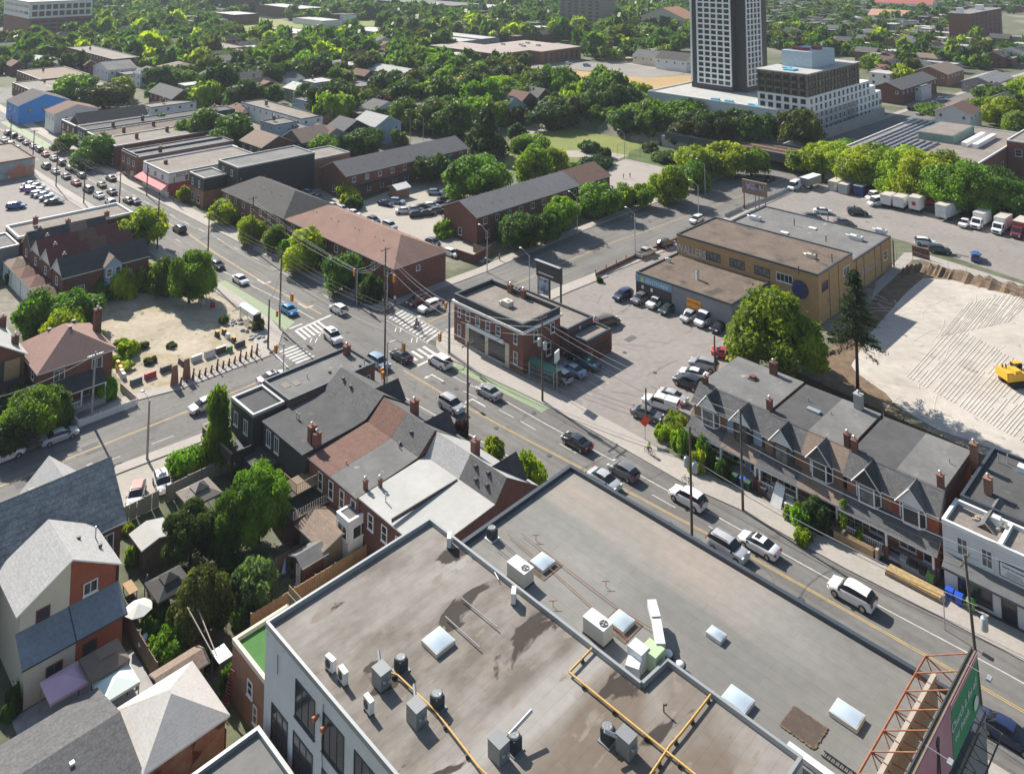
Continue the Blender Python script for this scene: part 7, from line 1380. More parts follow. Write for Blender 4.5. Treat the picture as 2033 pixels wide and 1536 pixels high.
def cable(name_,pts,label,r=.028,m=None,sag=.7):
 mb=MB()
 for a,b in zip(pts[:-1],pts[1:]):
  n=8;P=[a.lerp(b,i/n)-Vector((0,0,sag*4*(i/n)*(1-i/n)))for i in range(n+1)];mb.path(P,r,n=4)
 return one(mb,'overhead_cable',m or m_wire,label,'cable','overhead cables along the main street')
def pt(k,dz,dv=0):p,h=POLES[k];return Vector((p.x,p.y,h+dz))+VD*dv
S1=['a1','a2','a3','a4','a5','a6','a7','c0','c1','e1','e2'];S2=['b4','b5','b6','d0','d1','d2']
for i,(dz,dv,m)in enumerate([(-.2,-1,m_wire),(-.2,.0,m_wire),(-.2,1,m_wire),(-3.4,0,m_wirel),(-3.9,.1,m_wire)]):cable('c',[pt(k,dz,dv)for k in S1],['outer street-side','middle','inner building-side','thick pale lower','lowest dark'][i]+' cable along the southwest poles of the main street',.02 if i<3 else.03,m)
for i,(dz,dv,m)in enumerate([(-.6,0,m_wirel),(-1.6,.3,m_wirel),(-2.6,-.3,m_wirel)]):cable('c',[pt(k,dz if k not in('b5',)else max(dz,-1),dv)for k in S2],['uppermost','middle','lowest'][i]+' pale cable along the northeast poles of the main street',.026,m,.9)
cable('c',[pt('c1',-.4),pt('d1',-.8)],'cable crossing the main street between the tall poles by the green lane',.03);cable('c',[pt('l1',-.6),PT(-60,950,9)],'cable leaving the grey leaning pole to the left',.035,m_wirel);cable('c',[pt('e1',-3,0),pt('d2',-3)],'cable crossing the main street near the gabled houses',.03);cable('c',[pt('a7',-3),pt('n1',-.3)],'short cable at the bus shelter corner',.03)
cable('c',[pt('d2',-2.4),W(-24,95.6,8.5)],'pale cable in front of the gabled pairs, upper',.04,m_wirel);cable('c',[pt('d2',-3.8),W(-24,95.6,7)],'pale cable in front of the gabled pairs, lower',.04,m_wirel)
m_sg=plain('shelter_glass',(.25,.36,.34),.1);m_sgr=plain('shelter_green',(.02,.17,.1),.5)
def alpha(m,a):
 m.node_tree.nodes['Principled BSDF'].inputs['Alpha'].default_value=a;return m
alpha(m_sg,.35);alpha(m_sgr,.75)
def shelter(u,v,label,rm,L_=5.2,w_=1.6):
 t=root_uv('bus_shelter',label,'bus shelter',u,v)
 for x in(.1,L_-.1):
  for y in(.1,w_-.1):b=MB();b.cbox(x,y,.13,.1,.1,2.4);part(b,'post',m_steel,t)
 b=MB()
 for i in range(6):
  y0,y1=w_*i/6,w_*(i+1)/6;f=lambda y:2.5+.35*math.sin(math.pi*y/w_)
  b.add([(-.15,y0,f(y0)),(L_+.15,y0,f(y0)),(L_+.15,y1,f(y1)),(-.15,y1,f(y1))],[range(4)])
 part(b,'roof',rm,t);b=MB();b.box(.15,L_-.15,w_-.12,w_-.08,.4,2.3);b.box(.05,.09,.2,w_-.2,.4,2.3);part(b,'glass_panel',m_sg,t)
 b=MB();b.box(L_-.12,L_+.02,.1,w_-.1,.3,2.3);part(b,'advert_case',m_dark,t);b=MB();b.box(1,3.6,w_-.6,w_-.25,.5,.56);part(b,'bench',m_steel,t);return t
uu,vv=uv(505,650,0);shelter(uu-4.6,vv-.6,'bus shelter with a pale mint roof at the vacant lot corner',plain('mint_roof',(.5,.68,.6),.35));uu,vv=uv(1080,790,0);shelter(uu-5.6,97.0,'bus shelter with a dark green curved roof beside the transformer pole',m_sgr,5.4,1.9)
t=root_uv('billboard','black-backed billboard on posts behind the black-parapet building','billboard',*uv(1067,592));b=MB();b.box(-.3,6.2,0,.35,4.2,7.2);part(b,'panel',m_dark,t);b=MB();b.box(.3,2.8,-.1,.1,1.2,4.0);part(b,'lower_poster',mat('poster_sky',(.35,.45,.55),.6,(.06,.09,.14),sc=.8,amt=1),t)
for x in(.1,3,5.9):b=MB();b.cbox(x,.2,0,.28,.28,4.3);part(b,'post',m_maroon if x<1 else m_dark,t)
b=MB();b.box(.4,4.2,-.12,0,4.9,5.1);part(b,'light_bar',m_trim,t);b=MB();b.box(-.3,6.2,-.6,0,7.2,7.26);part(b,'catwalk',m_steel,t)
t=root_uv('billboard','weathered billboard on pale posts beside the road under the bridge','billboard',*uv(1477,416));b=MB();b.box(-.4,6.4,0,.6,4.2,7.6);part(b,'panel',m_wood,t);b=MB();b.box(.3,5.8,-.05,0,5.4,7.1);part(b,'poster',mat('poster_grey',(.35,.33,.36),.6,(.05,.05,.08),sc=.9,amt=1),t)
for x in(0,3.2,4.2,6):b=MB();b.cbox(x,.3,0,.22,.22,4.3);part(b,'post',m_cpole if x else m_maroon,t)
m_rust=mat('rusty_steel',(.38,.14,.06),.8,(.2,.075,.04),sc=2,amt=.7);m_bgr=plain('poster_green',(.01,.25,.12),.5);m_bpk=mat('poster_pink',(.62,.3,.36),.55,(.5,.2,.27),sc=.3,amt=.7)
ub,vb=uv(1936,1400,10.8);t=root_uv('rooftop_billboard','rooftop billboard with a green and pink poster held by a rusty truss','billboard',ub,vb-15)
ZB=10.8;b=MB();b.box(0,.25,0,15,ZB,ZB+3.9);part(b,'panel',m_wood,t);b=MB();b.box(.25,.3,0,9.2,ZB+.05,ZB+3.85);part(b,'pink_poster',m_bpk,t);b=MB();b.box(.3,.33,9.0,14.9,ZB+.1,ZB+3.5);part(b,'green_poster',m_bgr,t);b=MB();b.box(.28,.34,8.9,14.95,ZB+3.5,ZB+3.85);part(b,'poster_edge',m_bpk,t)
lettering(t,'Church is for all',.85,m_trim,(.36,11.6,ZB+2.3),ROT['e'],'poster_lettering');lettering(t,'our friends',.7,m_trim,(.36,11,ZB+1.4),ROT['e'],'poster_lettering');b=MB();b.ball((.4,14,ZB+1),(.03,.55,.45),u=12,v=6);part(b,'poster_emblem',m_trim,t)
b=MB();b.rod((.36,5.6,ZB+.2),(.36,6.2,ZB+3.2),.05,n=4);b.rod((.36,6.4,ZB+.2),(.36,6.2,ZB+3.2),.05,n=4);b.ball((.36,6.2,ZB+3.2),(.03,.3,.35),u=8,v=5);part(b,'poster_figure',m_dark,t)
b=MB();zt=ZB+1.5;x0=-3.4;n=7
b.rod((x0,-1,zt),(x0,15,zt),.08,n=5)
for i in range(n+1):
 y=15*i/n;b.rod((x0,y,zt),(0,y,ZB+.1),.07,n=4);b.rod((x0,y,zt),(0,y,ZB+3.6),.05,n=4);b.rod((x0,y,zt),(x0+1.2,y,9.5),.05,n=4)
 if i<n:b.rod((x0,y,zt),(0,y+15/n,ZB+.1),.045,n=4);b.rod((x0,y,zt),(x0+1.2,y+15/n,9.5),.04,n=4)
part(b,'truss',m_rust,t)
b=MB();
for i in range(12):y=15*i/11;b.box(-.6,0,y,y+.06,ZB-.1,ZB)
b.box(-.7,-.6,0,15,ZB-.12,ZB-.02);b.box(-.1,0,0,15,ZB+3.9,ZB+4);
for i in range(10):y=15*i/9;b.rod((-.7,y,ZB),(-.7,y,ZB+1),.02,n=3)
b.box(-.72,-.66,0,15,ZB+1,ZB+1.05);b.box(1.7,1.78,0,15,ZB-.9,ZB-.8);b.box(.5,.58,0,15,ZB-.9,ZB-.8)
for i in range(14):y=15*i/13;b.box(.5,1.8,y,y+.05,ZB-.85,ZB-.8);b.rod((.3,y,ZB+.2),(1.3,y,ZB-.7),.03,n=3)
part(b,'catwalk',m_dark,t)
for y in(4.6,13.2):b=MB();b.rod((-.3,y,ZB+3.9),(1.6,y,ZB+3.9),.03,n=4);b.cbox(1.6,y,ZB+3.75,.3,.5,.15);part(b,'flood_lamp',m_steel,t)
b=MB();b.box(-2.6,-2.3,1,14,9.9,12.2);part(b,'rear_panel',m_tan,t)
def person(px,py,h,label,top,bot,skin=(.35,.2,.14),pose='walk',head=0,z=.04,pos=None,hair=(.03,.02,.015)):
 p=pos or G(px,py);o=None;s=h/1.75
 if pose in('walk','stand'):J=dict(pel=(0,0,.95),ch=(0.02,0,1.35),nk=(.02,0,1.5),hd=(.04,0,1.64),kl=(.12,.11,.5),fl=(.16 if pose=='walk' else 0,.11,.06),tl=(.32 if pose=='walk' else.16,.12,.04),kr=(.02,-.11,.5),fr=(-.2 if pose=='walk' else 0,-.11,.08),tr=(-.05 if pose=='walk' else.16,-.12,.03),sl=(0,.19,1.42),el=(-.05,.25,1.15),wl=(.08,.26,.92),sr=(0,-.19,1.42),er=(.0,-.25,1.15),wr=(.16,-.26,.95))
 else:J=dict(pel=(-.1,0,.95),ch=(.12,0,1.32),nk=(.18,0,1.46),hd=(.24,0,1.6),kl=(.28,.1,.72),fl=(.12,.1,.28),tl=(.26,.1,.26),kr=(.22,-.1,.6),fr=(.05,-.1,.14),tr=(.2,-.1,.12),sl=(.1,.18,1.38),el=(.32,.22,1.18),wl=(.52,.2,1.1),sr=(.1,-.18,1.38),er=(.32,-.22,1.18),wr=(.52,-.2,1.1))
 names=list(J);V=[tuple(c*s for c in J[k])for k in names];I={k:i for i,k in enumerate(names)}
 E_=[('pel','ch'),('ch','nk'),('nk','hd'),('pel','kl'),('kl','fl'),('fl','tl'),('pel','kr'),('kr','fr'),('fr','tr'),('ch','sl'),('sl','el'),('el','wl'),('ch','sr'),('sr','er'),('er','wr')]
 RR=dict(pel=.15,ch=.16,nk=.06,hd=.115,kl=.075,kr=.075,fl=.05,fr=.05,tl=.04,tr=.04,sl=.07,sr=.07,el=.045,er=.045,wl=.035,wr=.035)
 me=bpy.data.meshes.new('person');me.from_pydata(V,[(I[a],I[b])for a,b in E_],[]);o=bpy.data.objects.new('person',me);C.objects.link(o);sk=o.modifiers.new('s','SKIN');sb=o.modifiers.new('b','SUBSURF');sb.levels=sb.render_levels=1
 for k,sv in zip(names,me.skin_vertices[0].data):sv.radius=(RR[k]*s,RR[k]*s)
 me.skin_vertices[0].data[0].use_root=True
 m=bpy.data.materials.new('outfit');m.use_nodes=True;T=m.node_tree;tc=T.nodes.new('ShaderNodeTexCoord');sp=T.nodes.new('ShaderNodeSeparateXYZ');rp=T.nodes.new('ShaderNodeValToRGB');mr=T.nodes.new('ShaderNodeMath');mr.operation='MULTIPLY';mr.inputs[1].default_value=1/(1.8*s)
 T.links.new(tc.outputs['Object'],sp.inputs[0]);T.links.new(sp.outputs[2],mr.inputs[0]);T.links.new(mr.outputs[0],rp.inputs[0]);rp.color_ramp.interpolation='CONSTANT'
 els=rp.color_ramp.elements;els[0].position=0;els[0].color=(.03,.03,.03,1);els[1].position=.05;els[1].color=(*bot,1)
 for ps,cc in((.53,top),(.825,skin),(.94,hair)):e=els.new(ps);e.color=(*cc,1)
 T.links.new(rp.outputs[0],T.nodes['Principled BSDF'].inputs['Base Color']);me.materials.append(m);o.location=(p.x,p.y,z);o.rotation_euler=(0,0,R(head));return tag(o,label,'person')
person(992,518,1.7,'person in a pink top walking past the lane fence',(.6,.12,.2),(.1,.1,.14),head=200);person(784,606,1.75,'person in a white top and dark trousers standing at the corner',(.65,.65,.65),(.03,.03,.05),pose='stand',head=-60,z=.14);person(770,621,1.7,'person in dark clothes at the crossing edge near the pole',(.05,.05,.08),(.03,.03,.04),head=-40)
person(1193,353,1.7,'person in black on the court, right of the pair',(.04,.04,.05),(.1,.1,.12),head=30);person(1240-2,355,1.7,'person in white playing on the court',(.5,.5,.5),(.05,.05,.06),head=210);person(1251,354,1.7,'person in dark clothes beside the one in white on the court',(.06,.06,.1),(.04,.04,.06),head=200);person(1226,374,1.7,'person in red near the front line of the court',(.3,.04,.04),(.05,.04,.05),head=90);person(1697,420,1.75,'person in dark clothes at the back of the black minivan',(.04,.04,.05),(.03,.03,.04),pose='stand',head=200)
def bicycle(px,py,head,label,pos=None,motor=False):
 p=G(px,py);t=thing('bicycle' if not motor else 'motor_scooter',label,'bicycle' if not motor else 'scooter',(p.x,p.y,.05),R(head));rr=.34 if not motor else.28
 for x in(-.52,.52):
  b=MB();n=18
  for i in range(n):
   a,c=2*math.pi*i/n,2*math.pi*(i+1)/n;b.rod((x+rr*math.cos(a),0,rr+rr*math.sin(a)),(x+rr*math.cos(c),0,rr+rr*math.sin(c)),.03 if not motor else.07,n=5,caps=False)
  for i in range(6):a=math.pi*i/3;b.rod((x,0,rr),(x+rr*math.cos(a),0,rr+rr*math.sin(a)),.008,n=3)
  part(b,'wheel',m_tyre,t)
 b=MB();f=.025 if not motor else.07;b.rod((-.52,0,rr),(-.12,0,rr),f);b.rod((-.12,0,rr),(-.22,0,.88),f);b.rod((-.52,0,rr),(-.22,0,.78),f);b.rod((-.12,0,rr),(.36,0,.8),f);b.rod((-.22,0,.8),(.36,0,.86),f);b.rod((.52,0,rr),(.34,0,1.0),f);part(b,'frame',m_dark,t)
 b=MB();b.rod((.34,-.27,1.02),(.34,.27,1.02),.02);part(b,'handlebar',m_steel,t);b=MB();b.cbox(-.22,0,.88,.26,.14 if not motor else.24,.07);part(b,'saddle',m_dark,t);return p
p=bicycle(1290,903,135,'bicycle ridden on the pavement before the car park entrance');person(0,0,1.75,'cyclist in a bright yellow-green top on the pavement',(.5,.6,.05),(.06,.06,.08),pose='ride',head=135,pos=p,z=.12)
p=bicycle(828,650,225,'dark scooter being ridden over the zebra crossing',motor=True);person(0,0,1.8,'rider in black on the scooter over the zebra crossing',(.03,.03,.035),(.04,.04,.05),pose='ride',head=225,pos=p,z=.08,hair=(.02,.02,.02))
bicycle(1365,963,135,'bicycle leaning by the pole before the first gabled pair')
def wall_run(name,L_,h,th,m,label,posts=None,cat='fence',slats=0,uvp=True,rails=True):
 t=thing(name,label,cat,W(L_[0][0],L_[0][1])if uvp else L_[0],RZ if uvp else 0);o=L_[0];b=MB()
 for(a,c),(d,e)in zip(L_[:-1],L_[1:]):
  A=Vector((a-o[0],c-o[1],0));B_=Vector((d-o[0],e-o[1],0));dr=(B_-A);ln=dr.length;dr.normalize();n=Vector((-dr.y,dr.x,0))*th/2
  if slats:
   k=int(ln/slats)
   for i in range(k):
    q=A+dr*(i*slats);w_=dr*slats*(.86 if slats<.3 else.9);b.prism([((q-n).x,(q-n).y),((q-n+w_).x,(q-n+w_).y),((q+n+w_).x,(q+n+w_).y),((q+n).x,(q+n).y)],.05,h-.02*(i%3))
  else:b.prism([((A-n).x,(A-n).y),((B_-n).x,(B_-n).y),((B_+n).x,(B_+n).y),((A+n).x,(A+n).y)],0,h)
 part(b,'panel',m,t)
 if posts:
  sp,pm,ph=posts
  for(a,c),(d,e)in zip(L_[:-1],L_[1:]):
   A=Vector((a-o[0],c-o[1],0));B_=Vector((d-o[0],e-o[1],0));ln=(B_-A).length;k=max(1,int(ln/sp))
   for i in range(min(k+1,40)):q=A.lerp(B_,i/k);z=MB();z.cbox(q.x,q.y,0,.12,.12,ph);part(z,'post',pm,t)
 return t
wall_run('board_fence',[(-104.2,37),(-104.6,45),(-105.0,56)],1.9,.08,m_tan,'tan board fence along the side yard with the two parked white cars',(2.4,m_tan,2.0),slats=.9)
wall_run('board_fence',[(-84.8,42),(-84.5,53)],1.8,.08,m_wood,'brown board fence between two dim back gardens',(2.2,m_wood,1.9),slats=.2)
wall_run('board_fence',[(-79.3,43),(-79,62)],2.0,.08,m_woodn,'light wooden fence with open balusters behind the stained roof',(2.2,m_woodn,2.1),slats=.2);wall_run('picket_screen',[(-76.6,44),(-76.4,60)],2.3,.06,m_wood,'row of thin wooden balusters beside the stained roof',None,slats=.45)
wall_run('board_fence',[(-90,34.6),(-80.5,34.4)],1.8,.08,m_wood,'weathered fence between the parasol terrace and the garden',(2.2,m_wood,1.9),slats=.2);wall_run('board_fence',[(-69.6,30),(-67.6,30.1),(-67.4,38)],2.2,.08,m_woodn,'tall mossy wooden fence at the foot of the stucco wall',(2.2,m_wood,2.3),slats=.25);wall_run('board_fence',[(-76.5,36.2),(-70,36.1)],1.6,.06,m_brickb,'low reddish fence beside the pyramid-roofed garage',None,slats=.3)
wall_run('site_fence',[(-66,125.4),(-56,124.2),(-48.8,123.4),(-33,122.2)],1.9,.08,mat('dark_fence_wood',(.085,.06,.045),.9),'dark wooden fence between the gabled houses and the sand',(2.4,m_dark,2.1),slats=.25)
wall_run('guard_wall',[uv(1183,550),uv(1262,512),uv(1345,478)],.8,.25,m_brickd,'low brick wall with posts between the cross street and the workshop',(3.2,m_dark,1.5),'wall');wall_run('guard_fence',[uv(1440,432),uv(1475,416),uv(1540,392),uv(1592,368)],1.0,.06,m_steel,'pale guard railing along the ramp of the upper car park',(2.6,m_steel,1.2),slats=.5)
wall_run('brick_enclosure',[uv(1812,508),uv(1846,517)],2.2,.2,m_brickd,'dark brick enclosure wall beside the parked white SUV',None,'wall')
def mesh_fence(L_,h,label,sp=3.0,m=None):
 t=thing('wire_fence',label,'fence',W(*L_[0]),RZ);o=L_[0];b=MB();k_=0
 for(a,c),(d,e)in zip(L_[:-1],L_[1:]):
  A=Vector((a-o[0],c-o[1],0));B_=Vector((d-o[0],e-o[1],0));ln=(B_-A).length
  for z in(.1,h*.5,h):b.rod(A+Vector((0,0,z)),B_+Vector((0,0,z)),.02,n=3)
  for i in range(int(ln/.5)):q=A.lerp(B_,i*.5/ln);b.rod(q+Vector((0,0,.1)),q+Vector((0,0,h)),.006,n=3)
  k=max(1,int(ln/sp))
  for i in range(k+1):
   if k_<60:k_+=1;q=A.lerp(B_,i/k);z=MB();z.rod(q,q+Vector((0,0,h+.05)),.04,n=5);part(z,'post',m or m_steel,t)
 part(b,'mesh',m or m_steel,t);return t
mesh_fence([uv(1690,588),uv(1780,515),uv(1812,516),uv(1920,552),uv(2033,592),uv(2150,630)],1.8,'thin wire fence around the graded sand site');mesh_fence([uv(1110,352),uv(1190,318),uv(1243,305)],3.4,'tall wire fence on the left side of the tennis court',4,m_dark);mesh_fence([uv(1243,305),uv(1300,318),uv(1372,340)],3.4,'tall wire fence on the far side of the tennis court',4,m_dark);mesh_fence([uv(1212,240),uv(1250,246),uv(1330,285)],3.6,'tall fence at the right edge of the park lawn',4,m_dark)
wall_run('board_fence',[uv(940,500),uv(963,510),uv(985,494)],1.8,.08,m_wood,'grey board fence at the end of the townhouse lane',(2.2,m_wood,1.9),slats=.25);wall_run('garden_wall',[uv(905,512),uv(940,524),uv(962,512)],1.9,.1,m_brickd,'brick garden wall beside the end townhouse',None,'wall')
for i,(x,y,L2)in enumerate([(676,385,9),(700,372,9),(724,362,9),(748,374,8),(775,360,8),(800,352,8)]):q=uv(x,y);wall_run('yard_fence',[(q[0]-L2,q[1]),q],1.7,.08,[m_brickd,m_wood,m_siding,m_wood,m_brickd,m_wood][i],['reddish','brown','pale blue-white','grey','dark red','tan'][i]+' yard fence behind the long grey-roofed row',None,slats=.25)
t=wall_run('picket_railing',[(-128.9,42.9),(-128.9,50.6)],1.0,.06,m_trim,'white picket railing in front of the hip-roofed brick house',(2.4,m_trim,1.15),slats=.28);wall_run('white_garden_wall',[(-133.2,42.2),(-129,42.6),(-128.9,43)],1.0,.12,m_trim,'white curved wall beside the porch steps of the hip-roofed house',None,'wall');wall_run('lot_kerb_wall',[(-135,50.4),(-129.5,50.6)],1.1,.15,m_tan,'tan low wall dividing the brick house from the vacant lot',None,'wall')
def blockthing(name,px,py,sx,sy,sz,m,label,cat,group=None,mt=None,head=None):
 b=MB();t=thing(name,label,cat,(G(px,py).x,G(px,py).y,.01),RZ if head is None else R(head),group)
 b.add([(-sx/2,-sy/2,0),(sx/2,-sy/2,0),(sx/2,sy/2,0),(-sx/2,sy/2,0),(-sx/2,-sy*.28,sz),(sx/2,-sy*.28,sz),(sx/2,sy*.28,sz),(-sx/2,sy*.28,sz)],[(4,5,6,7),(0,1,5,4),(1,2,6,5),(2,3,7,6),(3,0,4,7)]);part(b,'body',m,t)
 if mt:b=MB();b.box(-sx/2,sx/2,-sy*.3,sy*.3,sz,sz+.1);part(b,'top',mt,t)
 return t
BG='barriers and planters on the vacant lot';bw=plain('barrier_white',(.6,.6,.6),.6)
for px,py,m,mt,lb in[(270,762,plain('barrier_slate',(.08,.1,.12),.6),None,'dark slate barrier, first right of the white picket railing'),(298,750,m_redp,None,'red barrier on the vacant lot'),(329,737,m_dark,None,'dark barrier right of the red one'),(361,724,m_dark,None,'low dark planter beside the tall board'),(390,716,m_steel,None,'grey barrier behind the wooden posts'),(416,708,bw,m_dark,'white-topped barrier in the middle of the row'),(438,700,m_dark,bw,'black barrier with a white top'),(456,698,plain('bin_green',(.03,.2,.04),.6),None,'green tub among the barriers'),(476,688,m_dark,None,'black planter nearest the corner end of the row'),(464,680,m_dark,m_or,'black tub with orange lid near the corner'),(452,672,bw,None,'white tub behind the orange-lidded one'),(445,664,m_dark,m_or,'dark tub with orange rim at the curve'),(431,668,m_dark,m_or,'leftmost dark tub with an orange rim at the curve'),(400,602,m_can,m_or,'grey skip with an orange end by the big bright tree'),(422,610,m_redp,None,'reddish drum by the kerb of the vacant lot'),(352,586,plain('tarp_navy',(.04,.07,.2),.6),None,'blue covered heap under the big bright tree'),(1230,1000,m_dark,None,'x')][:-1]:
 blockthing('planter' if mt is not None or 'tub' in lb or 'planter' in lb else 'barrier',px,py,1.7 if 'tub' not in lb and 'drum' not in lb else.8,.75,.85,m,lb,'barrier' if 'barrier' in lb else 'planter',BG,mt,45 if 'row' in lb or 'barrier' in lb else None)
for i,(px,py,m)in enumerate([(234,728,m_or),(239,738,m_or),(241,745,bw),(245,752,m_can)]):blockthing('drum',px,py,.8,.8,.9,m,['orange drum by the tan wall, rear one','orange drum by the tan wall, front one','white drum by the tan wall','grey box by the tan wall'][i],'drum',BG)
mrd=plain('carved_brown',(.13,.06,.05),.8)
a0_,a1_=G(352,768),G(515,703)
nth=['first','second','third','fourth','fifth','sixth','seventh','eighth','ninth','tenth','eleventh','twelfth','thirteenth','fourteenth']
for i in range(14):
 p=a0_.lerp(a1_,(i+.5)/14);t=thing('carved_post',nth[i]+' carved wooden post of the row along the pavement, counted from the left','post',(p.x,p.y,0),R(44),'carved wooden posts along the vacant lot');hh=1.9 if i in(2,6,10,12,13)else 1.2
 b=MB();b.cbox(0,0,0,.35,.2,hh*.4);b.rod((0,0,hh*.4),(.1,0,hh*.8),.16,.1,n=6);part(b,'post',mrd,t);b=MB();b.ball((.1,0,hh*.88),.16,u=8,v=5);part(b,'head',mrd,t);b=MB();b.rod((.05,0,hh*.6),(.6,0,hh*.25),.05,n=5);part(b,'arm',mrd,t)
for px,py,lb in((346,766,'tall narrow information board at the left end of the carved posts'),(370,752,'second tall board beside the carved posts')):blockthing('notice_board',px,py,.2,1.3,3.0,m_brickb,lb,'board',None,None,-45)
mb=MB();rb=random.Random(2)
for i in range(26):q=G(*[(x0+rb.uniform(-10,10),y0+rb.uniform(-7,7))for x0,y0 in[rb.choice([(470,640),(490,655),(505,668),(520,675)])]][0]);mb.ball((q.x,q.y,.1),(rb.uniform(.25,.6),rb.uniform(.25,.5),rb.uniform(.2,.4)),u=6,v=4)
one(mb,'rock_bed',m_conc,'pale garden rocks clustered around the mint-roofed bus shelter','rocks',kind='stuff')
def sign_post(px,py,h,w_,hh,m,label,rot=45,text=None,dia=False,name='road_sign'):
 p=G(px,py);t=thing(name,label,'sign',(p.x,p.y,0),R(rot));b=MB();b.rod((0,0,0),(0,0,h),.05,n=6);part(b,'post',m_steel,t);b=MB()
 if dia:b.add([(0,-.07,h-w_*.7),(w_*.7,-.07,h),(0,-.07,h+w_*.7),(-w_*.7,-.07,h)],[(0,1,2,3)]);b.add([(0,-.05,h-w_*.7),(w_*.7,-.05,h),(0,-.05,h+w_*.7),(-w_*.7,-.05,h)],[(3,2,1,0)])
 else:b.box(-w_/2,w_/2,-.1,.1,h-hh,h)
 part(b,'panel',m,t)
 if text:lettering(t,text,hh*.5,m_redp,(0,-.12,h-hh/2),ROT['s'],'sign_lettering')
 return t
sign_post(1281,872,2.4,1.15,1,plain('sign_red_orange',(.75,.06,.015),.6),'red-orange diamond roadwork sign at the car park corner',20,dia=True);sign_post(1106,782,6.2,1.4,1.5,m_trim,'white pylon sign on two posts beside the green bus shelter',60,name='pylon_sign');sign_post(1876,1250,3.2,.5,.6,m_steel,'thin parking sign before the white shop');sign_post(930,800,3,.5,.6,m_steel,'thin sign at the green lane')
sign_post(758,760,2.2,.6,.9,m_or,'small orange warning board beside the dark pole')
def bin_(px,py,m,label,pos=None,rz=RZ):
 p=pos or G(px,py);t=thing('wheeled_bin',label,'bin',(p.x,p.y,.05),rz,'wheeled bins in the front yards');b=MB();b.add([(-.26,-.26,0),(.26,-.26,0),(.26,.26,0),(-.26,.26,0),(-.34,-.36,1),(.34,-.36,1),(.34,.36,1),(-.34,.36,1)],[(0,1,5,4),(1,2,6,5),(2,3,7,6),(3,0,4,7)]);part(b,'body',m,t);b=MB();b.add([(-.38,-.42,1),(.38,-.42,1),(.38,.4,1.0),(-.38,.4,1.0),(-.38,.1,1.14),(.38,.1,1.14)],[(0,1,5,4),(4,5,2,3),(1,2,5),(3,0,4)]);part(b,'lid',m,t);return t
mbl=plain('bin_blue',(.01,.08,.5),.45);mgr=plain('bin_lime',(.12,.35,.08),.5);mbk=plain('bin_black',(.03,.035,.035),.5);mdg=plain('bin_dark_green',(.015,.06,.03),.5)
for u_,v_,m,lb in[(-32.2,96.4,mbl,'bright blue bin at the white shop corner, left one'),(-31.3,96.3,mbl,'bright blue bin at the white shop corner, right one'),(-30.2,96.3,mgr,'lime green bin beside the two blue ones'),(-34.3,97.3,mgr,'lime green bin before the third gabled pair'),(-35.2,97.5,mbk,'black bin left of the lime one at the third gabled pair'),(-36.2,97.6,mbk,'black bin, second from the lime one'),(-37.2,97.7,m_can,'grey bin at the stair of the third gabled pair'),(-57.4,97.3,mdg,'dark green bin before the first gabled pair, left'),(-56.4,97.4,mbl,'blue bin before the first gabled pair'),(-55.6,97.2,mdg,'dark green bin before the first gabled pair, right'),(-53.6,97.6,mbk,'black bin at the left of the middle gabled pair')]:bin_(0,0,m,lb,W(u_,v_))
t=root_uv('wooden_planter','raised wooden planter box with cypress before the third gabled pair','planter',-44.4,96.3);b=MB();b.box(0,4.4,0,2.2,0,1.0);part(b,'box',m_woodn,t);b=MB();b.box(.1,4.3,.1,2.1,1.0,1.05);part(b,'soil',m_dirt,t)
t=root_uv('grass_planter','long timber-edged bed of dry yellow grass on the pavement edge','planter',-38.2,94.9);b=MB();b.box(0,5.6,0,1.5,.1,.5);part(b,'edge',m_wood,t);b=MB();b.box(.1,5.5,.1,1.4,.5,.62);part(b,'dry_grass',mat('dry_straw',(.42,.3,.13),.95,(.3,.2,.08),sc=3,amt=.9,bump=.6),t)
for i,(u_,L_)in enumerate([(-39.8,1.0),(-40.4,1)]):t=root_uv('garden_wall',['tan retaining wall beside the stair of the third gabled pair','second tan wall left of the same stair'][i],'wall',u_-i*3.2,96.4);b=MB();b.box(0,.3,0,3.0,0,1.2);part(b,'panel',m_tan,t)
t=root_uv('stone_steps','dark steps leading to the third gabled pair','steps',-39.6,96.6);b=MB()
for i in range(6):b.box(0,2.2,i*.3,i*.3+.3,0,.12+.13*i)
part(b,'tread',m_cop,t)
t=root_uv('board_stack','white panels and boards leaning at the stair of the middle gabled pair','boards',-52.4,96.6);b=MB();b.add([(0,0,.1),(1.4,0,.1),(1.5,1.2,2.2),(.3,1.2,2.3)],[range(4)]);b.add([(0,.02,.1),(1.4,.02,.1),(1.5,1.22,2.2),(.3,1.22,2.3)],[(3,2,1,0)]);b.box(1.7,3.0,.3,1.5,0,.9);part(b,'panel',m_trim,t)
yd=MB();face(yd,[W(-66,96.7),W(-20,96.7),W(-20,100),W(-66,100)],.03);struct(yd,'front_yards',mat('yard_earth',(.13,.11,.085),.95,(.06,.055,.04),sc=.6,amt=.8))
